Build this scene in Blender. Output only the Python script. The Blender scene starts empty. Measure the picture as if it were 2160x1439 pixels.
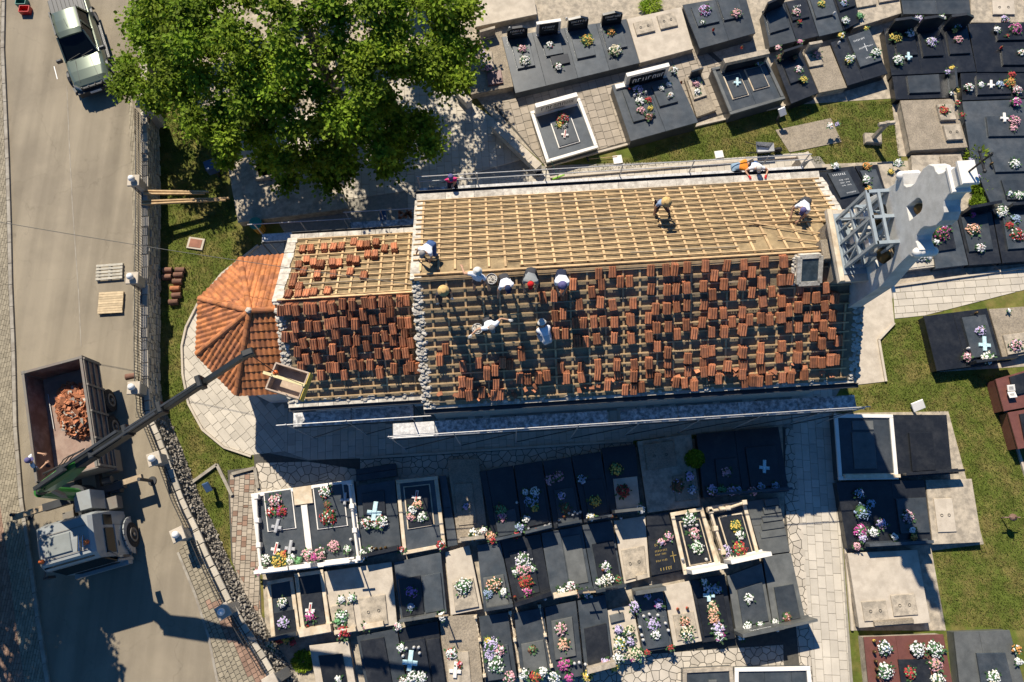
import bpy, math, random
from mathutils import Vector, Matrix
random.seed(7)
R=random.random
def U(a,b): return a+(b-a)*random.random()
# ------------------------------------------------------------------ camera, sky, sun, exposure
scene=bpy.context.scene
FPX=1560.0; CAMH=33.0; TILT=math.atan(400/FPX)
cam=bpy.data.cameras.new('camera'); cam.sensor_width=36; cam.lens=36*FPX/2160; cam.clip_end=1500
camo=bpy.data.objects.new('camera',cam); scene.collection.objects.link(camo)
camo.location=(0,0,CAMH); camo.rotation_euler=(TILT,0,0); scene.camera=camo
w=bpy.data.worlds.new('World'); scene.world=w; w.use_nodes=True
nt=w.node_tree; bg=nt.nodes['Background']
sky=nt.nodes.new('ShaderNodeTexSky'); sky.sky_type='NISHITA'; sky.sun_disc=False
SUN=Vector((-0.383,0.924,math.tan(math.radians(46.5)))).normalized()
sky.sun_elevation=math.radians(46.5); sky.sun_rotation=math.atan2(-0.385,0.923); sky.altitude=100
tint=nt.nodes.new('ShaderNodeMixRGB'); tint.blend_type='MULTIPLY'; tint.inputs[0].default_value=1; tint.inputs[2].default_value=(.5,1.0,1.4,1)
nt.links.new(sky.outputs[0],tint.inputs[1]); nt.links.new(tint.outputs[0],bg.inputs[0]); bg.inputs[1].default_value=0.052; sky.ozone_density=6; sky.dust_density=0.2
sl=bpy.data.lights.new('sun','SUN'); sl.energy=5.0; sl.angle=math.radians(0.5); sl.color=(1,0.915,0.775)
so=bpy.data.objects.new('sun',sl); scene.collection.objects.link(so)
so.rotation_euler=SUN.to_track_quat('Z','Y').to_euler(); so.location=(-20,48,45)
vs=scene.view_settings; vs.view_transform='Standard'; vs.look='None'; vs.gamma=1; vs.exposure=0.68
try: vs.use_curve_mapping=False
except Exception: pass
# ------------------------------------------------------------------ photo measurements -> world
_c,_s=math.cos(TILT),math.sin(TILT)
def ray(px,py):
    a=(px-1080)/FPX; b=(719.5-py)/FPX
    return Vector((a,b*_c+_s,b*_s-_c))
def W(px,py,z=0.0):
    d=ray(px,py); k=(z-CAMH)/d.z
    return Vector((d.x*k,d.y*k,z))
def Wq(pts,z=0.0): return [W(x,y,z) for x,y in pts]
def pxof(p):
    x,y,z=p[0],p[1],p[2]-CAMH
    a=y*_c+z*_s; b=-y*_s+z*_c
    return 1080+FPX*x/(-b), 719.5-FPX*a/(-b)
# ------------------------------------------------------------------ materials
MATS={}
def mat(name,col,rough=.8,var=.18,sc=3.0,col2=None,mix=.5,sc2=1.2,bump=0.0,bsc=30.0,isl=0.0,metal=0.0,spec=.4,trans=0.0,emit=0,thr=(.42,.6),fine=0.0,coat=0.0,streak=0,spots=0):
    m=bpy.data.materials.new(name); m.use_nodes=True; n=m.node_tree.nodes; l=m.node_tree.links
    b=n['Principled BSDF']; b.inputs['Roughness'].default_value=rough; b.inputs['Metallic'].default_value=metal
    b.inputs['Specular IOR Level'].default_value=spec
    if coat: b.inputs['Coat Weight'].default_value=coat; b.inputs['Coat Roughness'].default_value=.06
    g=n.new('ShaderNodeNewGeometry'); pos=g.outputs['Position']
    def noise(s,det=4,rg=.6):
        t=n.new('ShaderNodeTexNoise'); t.inputs['Scale'].default_value=s; t.inputs['Detail'].default_value=det; t.inputs['Roughness'].default_value=rg
        l.new(pos,t.inputs['Vector']); return t.outputs['Fac']
    rgb=n.new('ShaderNodeRGB'); rgb.outputs[0].default_value=(*col,1); cur=rgb.outputs[0]
    if col2:
        r=n.new('ShaderNodeValToRGB'); r.color_ramp.elements[0].position=thr[0]; r.color_ramp.elements[1].position=thr[1]
        r.color_ramp.elements[1].color=(mix,mix,mix,1); r.color_ramp.elements[0].color=(0,0,0,1)
        l.new(noise(sc2,6,.65),r.inputs[0])
        mx=n.new('ShaderNodeMixRGB'); mx.inputs[2].default_value=(*col2,1); l.new(r.outputs[0],mx.inputs[0]); l.new(cur,mx.inputs[1]); cur=mx.outputs[0]
    def mul(fac):
        nonlocal cur
        v=n.new('ShaderNodeVectorMath'); v.operation='SCALE'; l.new(cur,v.inputs[0]); l.new(fac,v.inputs['Scale']); cur=v.outputs[0]
    def rng(sock,lo,hi,a=0,b2=1):
        r=n.new('ShaderNodeMapRange'); r.inputs[1].default_value=a; r.inputs[2].default_value=b2; r.inputs[3].default_value=lo; r.inputs[4].default_value=hi
        l.new(sock,r.inputs[0]); return r.outputs[0]
    if var: mul(rng(noise(sc,5),1-var,1+var,.3,.7))
    if fine: mul(rng(noise(bsc*1.7,2,.8),1-fine,1+fine,.3,.7))
    if streak:
        mp=n.new('ShaderNodeMapping'); mp.inputs['Scale'].default_value=(1.5,.07,1); mp.inputs['Rotation'].default_value=(0,0,.04); l.new(pos,mp.inputs['Vector'])
        t=n.new('ShaderNodeTexNoise'); t.inputs['Scale'].default_value=1.0; t.inputs['Detail'].default_value=4; l.new(mp.outputs[0],t.inputs['Vector']); mul(rng(t.outputs['Fac'],1-streak,1+streak,.35,.65))
    if spots:
        r=n.new('ShaderNodeValToRGB'); r.color_ramp.elements[0].position=.66; r.color_ramp.elements[1].position=.76
        r.color_ramp.elements[0].color=(1,1,1,1); k_=1-spots*.45; r.color_ramp.elements[1].color=(k_,k_,k_,1); l.new(noise(.8,5,.7),r.inputs[0])
        mx=n.new('ShaderNodeMixRGB'); mx.blend_type='MULTIPLY'; mx.inputs[0].default_value=1; l.new(cur,mx.inputs[1]); l.new(r.outputs[0],mx.inputs[2]); cur=mx.outputs[0]
        vt=n.new('ShaderNodeTexVoronoi'); vt.feature='DISTANCE_TO_EDGE'; vt.inputs['Scale'].default_value=.32; dn=n.new('ShaderNodeTexNoise'); dn.inputs['Scale'].default_value=1.4; dn.inputs['Detail'].default_value=5; l.new(pos,dn.inputs['Vector'])
        vm=n.new('ShaderNodeVectorMath'); vm.operation='MULTIPLY_ADD'; vm.inputs[1].default_value=(1.1,1.1,0); l.new(dn.outputs['Color'],vm.inputs[0]); l.new(pos,vm.inputs[2]); l.new(vm.outputs[0],vt.inputs['Vector'])
        mul(rng(vt.outputs['Distance'],.82,1,.0,.005))
    if isl:
        oi=n.new('ShaderNodeObjectInfo'); ad=n.new('ShaderNodeMath'); ad.operation='ADD'; l.new(g.outputs['Random Per Island'],ad.inputs[0]); l.new(oi.outputs['Random'],ad.inputs[1])
        fr=n.new('ShaderNodeMath'); fr.operation='FRACT'; l.new(ad.outputs[0],fr.inputs[0])
        mul(rng(fr.outputs[0],1-isl,1+isl))
    l.new(cur,b.inputs['Base Color'])
    if bump:
        bp=n.new('ShaderNodeBump'); bp.inputs['Strength'].default_value=bump; bp.inputs['Distance'].default_value=.02
        l.new(noise(bsc,3),bp.inputs['Height']); l.new(bp.outputs[0],b.inputs['Normal'])
    if trans:
        tr=n.new('ShaderNodeBsdfTranslucent'); l.new(cur,tr.inputs[0]); ms=n.new('ShaderNodeMixShader'); ms.inputs[0].default_value=trans
        l.new(b.outputs[0],ms.inputs[1]); l.new(tr.outputs[0],ms.inputs[2]); l.new(ms.outputs[0],n['Material Output'].inputs[0])
    MATS[name]=m; return m
M=mat
m_grass=M('grass',(.085,.105,.02),.95,.3,2.0,(.18,.14,.05),.75,.9,bump=.8,bsc=60,fine=.35,spec=.1,thr=(.45,.62))
m_blade=M('grass_blade',(.13,.175,.03),.8,.3,1.2,(.25,.19,.08),.85,1.3,isl=.35,spec=.15,trans=.25,thr=(.45,.62))
m_asph=M('asphalt',(.245,.207,.15),.92,.07,.4,(.19,.16,.118),.7,.3,bump=.5,bsc=70,fine=.25,spec=.15,streak=.13,spots=.5)
m_pave=M('pale_limestone',(.44,.395,.325),.85,.1,1.5,isl=.1,bump=.15,fine=.06,spec=.2)
m_pave_b=M('paving_joint',(.24,.22,.185),.95,.2,6)
m_crazy=M('crazy_stone',(.43,.38,.31),.85,.12,2,isl=.13,bump=.25,fine=.08,spec=.2)
m_crazy_b=M('dark_joint',(.07,.065,.055),.95,.2,6)
m_tilep=M('grey_brown_paver',(.3,.255,.2),.9,.15,2,isl=.14,bump=.2,fine=.1,spec=.2)
m_brick_y=M('sand_paver',(.25,.215,.155),.9,.15,2,isl=.16,bump=.2,spec=.2)
m_brick_r=M('red_paver',(.25,.16,.115),.9,.15,2,isl=.2,bump=.2,spec=.2)
m_brick_g=M('beige_paver',(.33,.28,.22),.9,.12,2,isl=.13,bump=.2,spec=.2)
m_kerb=M('kerb_concrete',(.3,.27,.22),.9,.15,3,(.15,.12,.09),.5,2,bump=.2)
m_conc=M('weathered_concrete',(.4,.34,.26),.92,.16,2,(.2,.175,.14),.7,3.5,bump=.5,bsc=35,fine=.2,spec=.15)
m_gravel=M('exposed_gravel',(.3,.25,.185),.95,.2,2,(.17,.145,.115),.7,14,bump=.9,bsc=40,fine=.35,spec=.15)
m_conc_l=M('pale_concrete',(.46,.4,.32),.9,.1,1.5,(.33,.28,.22),.5,2.5,bump=.25,fine=.1,spec=.15)
m_black=M('black_granite',(.014,.0155,.018),.3,.2,8,(.035,.036,.037),.8,1.6,fine=.5,bsc=55,spec=.5,isl=.25,thr=(.45,.75))
m_grey=M('dark_grey_granite',(.036,.044,.051),.34,.2,3,(.075,.08,.083),.8,1.1,fine=.35,bsc=60,spec=.5,isl=.22,thr=(.4,.7))
m_green=M('grey_green_granite',(.08,.084,.08),.45,.2,3,(.11,.112,.105),.6,.9,fine=.25,bsc=60,spec=.5,isl=.12)
m_brown=M('red_brown_granite',(.13,.05,.038),.4,.15,4,fine=.3,bsc=60,spec=.5)
m_white=M('white_marble',(.68,.64,.575),.55,.08,2,isl=.03,spec=.4)
m_cream=M('travertine',(.55,.465,.345),.7,.18,3,(.42,.31,.19),.6,2.5,spec=.3)
m_tile=M('clay_tile',(.4,.155,.075),.85,.22,7,(.2,.09,.055),.7,2.6,isl=.38,fine=.2,bsc=40,spec=.2)
m_tile_o=M('orange_clay_tile',(.42,.16,.06),.85,.18,5,(.22,.09,.05),.75,2.0,isl=.25,fine=.12,bsc=40,spec=.2)
m_wood=M('roof_batten_wood',(.44,.3,.16),.8,.22,5,isl=.2,fine=.12,bsc=40,spec=.2)
m_wood_g=M('aged_wood',(.28,.215,.14),.85,.2,5,isl=.2,fine=.15,spec=.2)
m_deck=M('roof_underlay',(.26,.19,.105),.95,.25,2.5,(.15,.11,.065),.8,1.6,bump=.6,bsc=18,fine=.15,spec=.1)
m_deck_d=M('roof_underlay_dusty',(.23,.185,.118),.95,.2,2.5,(.15,.12,.085),.7,1.4,bump=.8,bsc=14,fine=.15,spec=.1)
m_mortar=M('lime_mortar',(.5,.46,.39),.95,.2,3,(.3,.265,.22),.75,5,bump=.6,bsc=25,fine=.15,isl=.12,spec=.1)
m_stone=M('limestone',(.42,.375,.305),.92,.2,3,(.26,.23,.185),.6,3,bump=.6,bsc=18,isl=.22,fine=.12,spec=.15)
m_rubble=M('grey_rubble',(.235,.21,.175),.95,.25,4,isl=.45,bump=.6,bsc=25,fine=.2,spec=.1)
m_wallm=M('dark_mortar',(.12,.105,.085),.95,.2,3,bump=.5)
m_plaster=M('pale_plaster',(.55,.53,.49),.9,.12,1.5,(.41,.39,.35),.6,2.5,bump=.5,bsc=45,fine=.14,spec=.15)
m_steel=M('galvanised_steel',(.27,.31,.335),.5,.15,4,metal=.25,spec=.5)
m_pipe=M('scaffold_pipe',(.4,.39,.38),.5,.15,5,metal=.3)
m_plank=M('scaffold_deck',(.25,.25,.25),.85,.3,3,(.62,.6,.57),.85,6,fine=.25,spec=.2)
m_plankw=M('dusted_sunlit_deck',(.42,.41,.4),.9,.2,5,(.6,.58,.55),.8,9,fine=.3,spec=.2)  # plaster dust speckle, with sunlight put into the paler base colour
m_iron=M('black_iron',(.02,.02,.02),.55,.1,5)
m_gutter=M('dark_gutter',(.035,.037,.04),.5,.2,3)
m_bark=M('bark',(.15,.12,.085),.95,.3,5,(.28,.25,.19),.6,3,bump=.8)
m_leaf=M('leaf',(.145,.23,.014),.65,.4,.5,(.21,.25,.022),.5,.6,isl=.5,spec=.15,trans=.4)
m_leaf_d=M('flower_leaf',(.04,.095,.03),.7,.2,3,isl=.4,trans=.2)
m_glass=M('dark_glass',(.006,.009,.012),.15,0,1,spec=.2)
m_rubber=M('rubber',(.02,.02,.02),.85,.2,10)
m_carp=M('olive_car_paint',(.13,.155,.115),.32,.05,1,metal=.35,coat=.5)
m_carb=M('black_plastic',(.025,.027,.03),.45,.1,4)
m_chrome=M('bright_metal',(.6,.6,.6),.2,0,1,metal=1)
m_lamp=M('lens',(.6,.6,.58),.1,0,1,spec=.7)
m_orange=M('orange_lens',(.6,.12,.02),.25,0,1)
m_truckw=M('silver_white_paint',(.27,.29,.29),.38,.08,1,(.22,.22,.21),.6,2,coat=.3)
m_truckg=M('grey_truck_steel',(.17,.155,.13),.6,.2,3,(.1,.06,.045),.5,3)
m_rust=M('rusty_steel',(.16,.09,.062),.75,.2,3,(.23,.16,.125),.7,1.5,fine=.15)
m_bedf=M('dusty_bed_floor',(.3,.215,.17),.85,.15,2,(.22,.14,.11),.7,1.8,fine=.15)
m_boom=M('black_boom',(.018,.02,.021),.45,.2,4)
m_cgreen=M('crane_green',(.022,.13,.022),.4,.12,3,coat=.3)
m_yellow=M('yellow_paint',(.55,.38,.07),.6,.2,4)
m_plywood=M('dusty_plywood',(.4,.31,.23),.85,.15,3,(.3,.22,.16),.6,4,fine=.15)
m_hatch=M('dark_hatch_sheet',(.03,.045,.055),.4,.3,4,(.08,.1,.11),.5,5)
m_bell=M('bronze',(.12,.075,.03),.5,.2,6,metal=.7)
m_text_g=M('gold_letter',(.6,.42,.12),.4,0,1,metal=.5)
m_text_w=M('white_letter',(.7,.7,.68),.6,0,1)
m_bluedk=M('blue_plastic',(.04,.08,.16),.4,.1,3)
m_greenp=M('green_plastic',(.02,.16,.12),.4,.1,3)
m_redp=M('red_plastic',(.5,.02,.015),.35,.1,3)
m_ice=M('ice_glass',(.45,.62,.64),.25,.3,20,spec=.6)
m_greyl=M('light_grey_metal',(.45,.45,.45),.4,.1,3,metal=.3)
FC={'w':('white',(.75,.74,.7)),'p':('pink',(.62,.34,.37)),'r':('red',(.4,.05,.05)),'y':('yellow',(.6,.45,.1)),'o':('orange',(.58,.27,.08)),'v':('violet',(.3,.18,.45)),'b':('blue',(.3,.38,.52)),'c':('cream',(.66,.57,.4)),'m':('magenta',(.45,.08,.26)),'s':('salmon',(.68,.38,.26)),'g':('green',(.16,.36,.16)),'l':('lilac',(.5,.42,.62)),'k':('brown',(.2,.1,.06))}
m_fl={k:M('petal_'+v[0],v[1],.7,.25,15,isl=.25,trans=.15,spec=.2) for k,v in FC.items()}
def cloth(name,col): return M(name,col,.9,.12,12,bump=.3,bsc=50,spec=.15)
# ------------------------------------------------------------------ object helpers
COL=scene.collection; WL={}; LABELS={}
def tag(o,label=None,cat=None,group=None,kind=None):
    if label:
        o['label']=label
    if cat: o['category']=cat
    if group: o['group']=group
    if kind: o['kind']=kind
    return o
def empty(name,loc,label=None,cat=None,group=None):
    o=bpy.data.objects.new(name,None); COL.objects.link(o); o.location=loc; o.empty_display_size=.2
    WL[o]=Vector(loc); return tag(o,label,cat,group)
class B:
    def __init__(s): s.v=[];s.f=[];s.m=[];s.mi=0
    def add(s,vs,fs):
        n=len(s.v); s.v+= [tuple(p) for p in vs]; s.f+=[tuple(i+n for i in f) for f in fs]; s.m+=[s.mi]*len(fs); return s
    def box(s,c,sz,rot=None,ch=0):
        x,y,z=sz[0]/2,sz[1]/2,sz[2]/2; c=Vector(c)
        if ch:
            vs=[]; h=min(ch,x*.45,y*.45,z*.9)
            for (a,b,zz) in ((x,y,-z),(x,y,z-h),(x-h,y-h,z)): vs+=[(-a,-b,zz),(a,-b,zz),(a,b,zz),(-a,b,zz)]
            fs=[(3,2,1,0),(8,9,10,11)]
            for k in (0,4):
                for i in range(4): fs.append((k+i,k+(i+1)%4,k+4+(i+1)%4,k+4+i))
        else:
            vs=[(-x,-y,-z),(x,-y,-z),(x,y,-z),(-x,y,-z),(-x,-y,z),(x,-y,z),(x,y,z),(-x,y,z)]
            fs=[(3,2,1,0),(4,5,6,7),(0,1,5,4),(1,2,6,5),(2,3,7,6),(3,0,4,7)]
        if rot is None: rot=Matrix.Identity(3)
        elif not isinstance(rot,Matrix): rot=Matrix.Rotation(rot,3,'Z')
        return s.add([rot@Vector(p)+c for p in vs],fs)
    def beam(s,p0,p1,w,h,up=(0,0,1)):
        p0=Vector(p0);p1=Vector(p1);d=p1-p0;L=d.length
        if L<1e-6: return s
        d.normalize();u=Vector(up)
        y=u.cross(d)
        if y.length<1e-4: y=Vector((1,0,0)).cross(d)
        y.normalize(); z=d.cross(y)
        return s.box((p0+p1)/2,(L,w,h),Matrix((d,y,z)).transposed())
    def prism(s,poly,z0,z1,ch=0.0):
        n=len(poly); P=[(p[0],p[1]) for p in poly]
        a=sum(P[i][0]*P[(i+1)%n][1]-P[(i+1)%n][0]*P[i][1] for i in range(n))
        if a<0: P.reverse()
        if ch:
            Q=inset(P,ch); vs=[(x,y,z0) for x,y in P]+[(x,y,z1-ch) for x,y in P]+[(x,y,z1) for x,y in Q]; k=2
        else: vs=[(x,y,z0) for x,y in P]+[(x,y,z1) for x,y in P]; k=1
        fs=[tuple(range(n-1,-1,-1)),tuple(range(k*n,k*n+n))]
        for r in range(k):
            for i in range(n): fs.append((r*n+i,r*n+(i+1)%n,(r+1)*n+(i+1)%n,(r+1)*n+i))
        return s.add(vs,fs)
    def zprism(s,poly,z0,z1,ch=0.0): return s.prism(poly,ZM(z0),ZM(z1),ch)
    def cyl(s,p0,p1,r0,r1=None,n=8,cap=True):
        r1=r0 if r1 is None else r1; p0=Vector(p0);p1=Vector(p1);d=(p1-p0).normalized()
        a=d.orthogonal().normalized(); b=d.cross(a)
        vs=[p0+(a*math.cos(2*math.pi*i/n)+b*math.sin(2*math.pi*i/n))*r0 for i in range(n)]+[p1+(a*math.cos(2*math.pi*i/n)+b*math.sin(2*math.pi*i/n))*r1 for i in range(n)]
        fs=[(i,(i+1)%n,n+(i+1)%n,n+i) for i in range(n)]
        if cap: fs+=[tuple(range(n-1,-1,-1)),tuple(range(n,2*n))]
        return s.add(vs,fs)
    def tube(s,pts,r,n=6):
        for i in range(len(pts)-1): s.cyl(pts[i],pts[i+1],r,r,n)
        return s
    def lathe(s,c,prof,n=16):
        c=Vector(c); vs=[];fs=[]
        for r,z in prof: vs+=[c+Vector((r*math.cos(2*math.pi*i/n),r*math.sin(2*math.pi*i/n),z)) for i in range(n)]
        for k in range(len(prof)-1):
            for i in range(n): fs.append((k*n+i,k*n+(i+1)%n,(k+1)*n+(i+1)%n,(k+1)*n+i))
        fs+=[tuple(range(n-1,-1,-1)),tuple(range((len(prof)-1)*n,len(prof)*n))]
        return s.add(vs,fs)
    def sphere(s,c,r,n=10,m=6,sq=1.0):
        return s.lathe(c,[(max(.004,r*math.sin(math.pi*k/m)),-r*sq*math.cos(math.pi*k/m)) for k in range(m+1)],n)
    def rock(s,c,r,sq=.7):
        c=Vector(c); t=(1+5**.5)/2
        vs=[Vector(p) for p in ((-1,t,0),(1,t,0),(-1,-t,0),(1,-t,0),(0,-1,t),(0,1,t),(0,-1,-t),(0,1,-t),(t,0,-1),(t,0,1),(-t,0,-1),(-t,0,1))]
        fs=[(0,11,5),(0,5,1),(0,1,7),(0,7,10),(0,10,11),(1,5,9),(5,11,4),(11,10,2),(10,7,6),(7,1,8),(3,9,4),(3,4,2),(3,2,6),(3,6,8),(3,8,9),(4,9,5),(2,4,11),(6,2,10),(8,6,7),(9,8,1)]
        ax=Vector((U(.7,1.3),U(.7,1.3),sq)); ro=Matrix.Rotation(U(0,6.3),3,'Z')
        return s.add([c+ro@Vector([v.normalized()[i]*ax[i]*r*U(.8,1.15) for i in range(3)]) for v in vs],fs)
def inset(P,d):
    n=len(P); out=[]
    for i in range(n):
        a,b,c=Vector(P[i-1]),Vector(P[i]),Vector(P[(i+1)%n]); e=(b-a);g=(c-b)
        if e.length<1e-6 or g.length<1e-6: out.append(tuple(b)); continue
        e.normalize();g.normalize(); n1=Vector((-e.y,e.x));n2=Vector((-g.y,g.x)); k=1+n1.dot(n2)
        off=(n1+n2)*(d/max(k,.35)); out.append((b.x+off.x,b.y+off.y))
    return out
def mk(b,name,mats,smooth=False,off=(0,0,0)):
    me=bpy.data.meshes.new(name); ox,oy,oz=off
    me.from_pydata([(x-ox,y-oy,z-oz) for x,y,z in b.v],[],b.f)
    if not isinstance(mats,(list,tuple)): mats=[mats]
    for m in mats: me.materials.append(m)
    if len(mats)>1: me.polygons.foreach_set('material_index',b.m)
    if smooth: me.polygons.foreach_set('use_smooth',[True]*len(me.polygons))
    me.update(); return me
def build(b,name,mats,parent=None,label=None,cat=None,group=None,kind=None,smooth=False):
    if parent is None:
        xs=[p[0] for p in b.v];ys=[p[1] for p in b.v];zs=[p[2] for p in b.v]
        off=Vector(((min(xs)+max(xs))/2,(min(ys)+max(ys))/2,min(zs))); loc=off
    else: off=WL[parent]; loc=(0,0,0)
    o=bpy.data.objects.new(name,mk(b,name,mats,smooth,off)); COL.objects.link(o); o.location=loc
    if parent: o.parent=parent
    WL[o]=Vector(off); return tag(o,label,cat,group,kind)
def inst(name,me,parent,mw,label=None,cat=None,group=None):
    o=bpy.data.objects.new(name,me); COL.objects.link(o)
    if parent:
        o.parent=parent; m=mw.copy(); m.translation=mw.translation-WL[parent]; o.matrix_local=m; WL[o]=WL[parent]
    else: o.matrix_world=mw; WL[o]=mw.translation.copy()
    return tag(o,label,cat,group)
def inframe(p,mg=20):
    x,y=pxof(p); return -mg<x<2160+mg and -mg<y<1439+mg
def pieces(parent,name,polys,z0,z1,m,ch=.008,limit=300):
    """pavers and slabs: the largest in view each an object of its own, the rest one joined part"""
    def area(P): return abs(sum(P[i][0]*P[(i+1)%len(P)][1]-P[(i+1)%len(P)][0]*P[i][1] for i in range(len(P))))/2
    L=[]
    for P in polys:
        if len(P)<3 or area(P)<.0015: continue
        c=(sum(p[0] for p in P)/len(P),sum(p[1] for p in P)/len(P),z1)
        if inframe(c,60): L.append((area(P),P))
    L.sort(key=lambda t:-t[0])
    for a,P in L[:limit]:
        build(B().prism(P,z0,z1+U(-.004,.004),ch),name,m,parent)
    if L[limit:]:
        b=B()
        for a,P in L[limit:]: b.prism(P,z0,z1+U(-.004,.004),ch)
        build(b,name,m,parent,kind='stuff')
def clip(P,C):
    """convex polygon P clipped by convex polygon C"""
    n=len(C); a=sum(C[i][0]*C[(i+1)%n][1]-C[(i+1)%n][0]*C[i][1] for i in range(n))
    if a<0: C=C[::-1]
    for i in range(n):
        ax,ay=C[i][0],C[i][1];bx,by=C[(i+1)%n][0],C[(i+1)%n][1]; out=[]
        if not P: return []
        def sd(p): return (bx-ax)*(p[1]-ay)-(by-ay)*(p[0]-ax)
        for j in range(len(P)):
            p,q=P[j-1],P[j]; sp,sq_=sd(p),sd(q)
            if sq_>=0:
                if sp<0: t=sp/(sp-sq_); out.append((p[0]+(q[0]-p[0])*t,p[1]+(q[1]-p[1])*t))
                out.append((q[0],q[1]))
            elif sp>=0:
                t=sp/(sp-sq_); out.append((p[0]+(q[0]-p[0])*t,p[1]+(q[1]-p[1])*t))
        P=out
    Q=[]
    for p in P:
        if not Q or (p[0]-Q[-1][0])**2+(p[1]-Q[-1][1])**2>1e-5: Q.append(p)
    if len(Q)>2 and (Q[0][0]-Q[-1][0])**2+(Q[0][1]-Q[-1][1])**2<1e-5: Q.pop()
    return Q
def inpoly(x,y,P):
    r=False; n=len(P)
    for i in range(n):
        a,b=P[i],P[i-1]
        if (a[1]>y)!=(b[1]>y) and x<(b[0]-a[0])*(y-a[1])/(b[1]-a[1])+a[0]: r=not r
    return r
def courses(region,ang,cw,lens,gap):
    """running-bond slabs laid in columns across a convex region"""
    c,s=math.cos(ang),math.sin(ang); R2=[(p[0],p[1]) for p in region]
    loc=[(x*c+y*s,-x*s+y*c) for x,y in R2]; x0=min(p[0] for p in loc);x1=max(p[0] for p in loc);y0=min(p[1] for p in loc);y1=max(p[1] for p in loc)
    out=[];i=math.floor(x0/cw)
    while i*cw<x1:
        y=y0-U(0,lens[0])
        while y<y1:
            L=random.choice(lens); q=[(i*cw+gap,y+gap),(i*cw+cw-gap,y+gap),(i*cw+cw-gap,y+L-gap),(i*cw+gap,y+L-gap)]
            P=clip([(x*c-y_*s,x*s+y_*c) for x,y_ in q],R2)
            if len(P)>2: out.append(P)
            y+=L
        i+=1
    return out
def voronoi(region,size,gap):
    R2=[(p[0],p[1]) for p in region]; x0=min(p[0] for p in R2);x1=max(p[0] for p in R2);y0=min(p[1] for p in R2);y1=max(p[1] for p in R2)
    S={}; nx=int((x1-x0)/size)+3; ny=int((y1-y0)/size)+3
    for i in range(-1,nx):
        for j in range(-1,ny): S[i,j]=(x0+(i+.5+U(-.48,.48))*size,y0+(j+.5+U(-.48,.48))*size)
    out=[]
    for (i,j),p in S.items():
        if not (x0-size<p[0]<x1+size and y0-size<p[1]<y1+size): continue
        P=[(p[0]-size*2,p[1]-size*2),(p[0]+size*2,p[1]-size*2),(p[0]+size*2,p[1]+size*2),(p[0]-size*2,p[1]+size*2)]
        for a in range(-2,3):
            for b2 in range(-2,3):
                q=S.get((i+a,j+b2))
                if q is None or (a==0 and b2==0): continue
                mx,my=(p[0]+q[0])/2,(p[1]+q[1])/2; dx,dy=q[0]-p[0],q[1]-p[1]; L=math.hypot(dx,dy) or 1; dx/=L;dy/=L
                mx-=dx*gap;my-=dy*gap; tx,ty=-dy,dx
                P=clip(P,[(mx-tx*9,my-ty*9),(mx+tx*9,my+ty*9),(mx+tx*9-dx*9,my+ty*9-dy*9),(mx-tx*9-dx*9,my-ty*9-dy*9)])
                if len(P)<3: break
            if len(P)<3: break
        if len(P)>2:
            P=clip(P,R2)
            if len(P)>2: out.append(P)
    return out
# church frame
TH=math.radians(3.6); CA,SA=math.cos(TH),math.sin(TH); OX,OY=-3.48,4.72
CS=.965
def ZM(z): return 1.155+.965*z if z>=1 else 2.12*z
def C(u,v,z=0.0): return Vector(((OX+u*CA-v*SA)*CS,(OY+u*SA+v*CA)*CS,ZM(z)))
def toC(x,y): dx,dy=x/CS-OX,y/CS-OY; return dx*CA+dy*SA,-dx*SA+dy*CA
CHURCH=[C(-5.6,.7),C(0,.2),C(17.4,.2),C(17.4,8.6),C(0,8.6),C(-5.6,7.6),C(-7.8,6.9),C(-9.3,5.4),C(-9.3,3.1),C(-7.8,1.5)]
def out_church(polys):
    r=[]
    for P in polys:
        x=sum(p[0] for p in P)/len(P);y=sum(p[1] for p in P)/len(P)
        if not inpoly(x,y,CHURCH): r.append(P)
    return r
# ------------------------------------------------------------------ SETTING: ground, road, paving
b=B().add([(-420,-420,0),(420,-420,0),(420,420,0),(-420,420,0)],[(0,1,2,3)])
ground=build(b,'ground',m_grass,kind='structure')
WZ=1.35
wall_px=[(300,-260),(301,60),(302,210),(304,350),(304,480),(303,600),(302,720),(303,800),(309,875),(333,930),(355,990),(379,1055),(411,1122),(444,1198),(482,1275),(520,1337),(553,1391),(590,1455),(680,1620)]
wall=[W(x,y,WZ) for x,y in wall_px]
RZ=1.0
rb=B(); poly=[(p.x-.12,p.y) for p in wall]+[(-14,-60),(-160,-60),(-160,90),(wall[0].x,90)]
rb.prism(poly,-.5,RZ); road=build(rb,'road',m_asph,kind='structure')
# faint centre joint of the two asphalt lanes
cj=B(); pts=Wq([(141,180),(146,300),(152,420),(160,540),(166,620),(171,730)],RZ+.004)
for p,q in zip(pts,pts[1:]): cj.beam(p,q,.035,.006)
build(cj,'asphalt_joint',m_kerb,kind='structure')
cj=B().beam(W(114,140,RZ+.004),W(121,167,RZ+.004),.04,.006); build(cj,'painted_road_mark',m_text_w,kind='structure')
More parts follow.
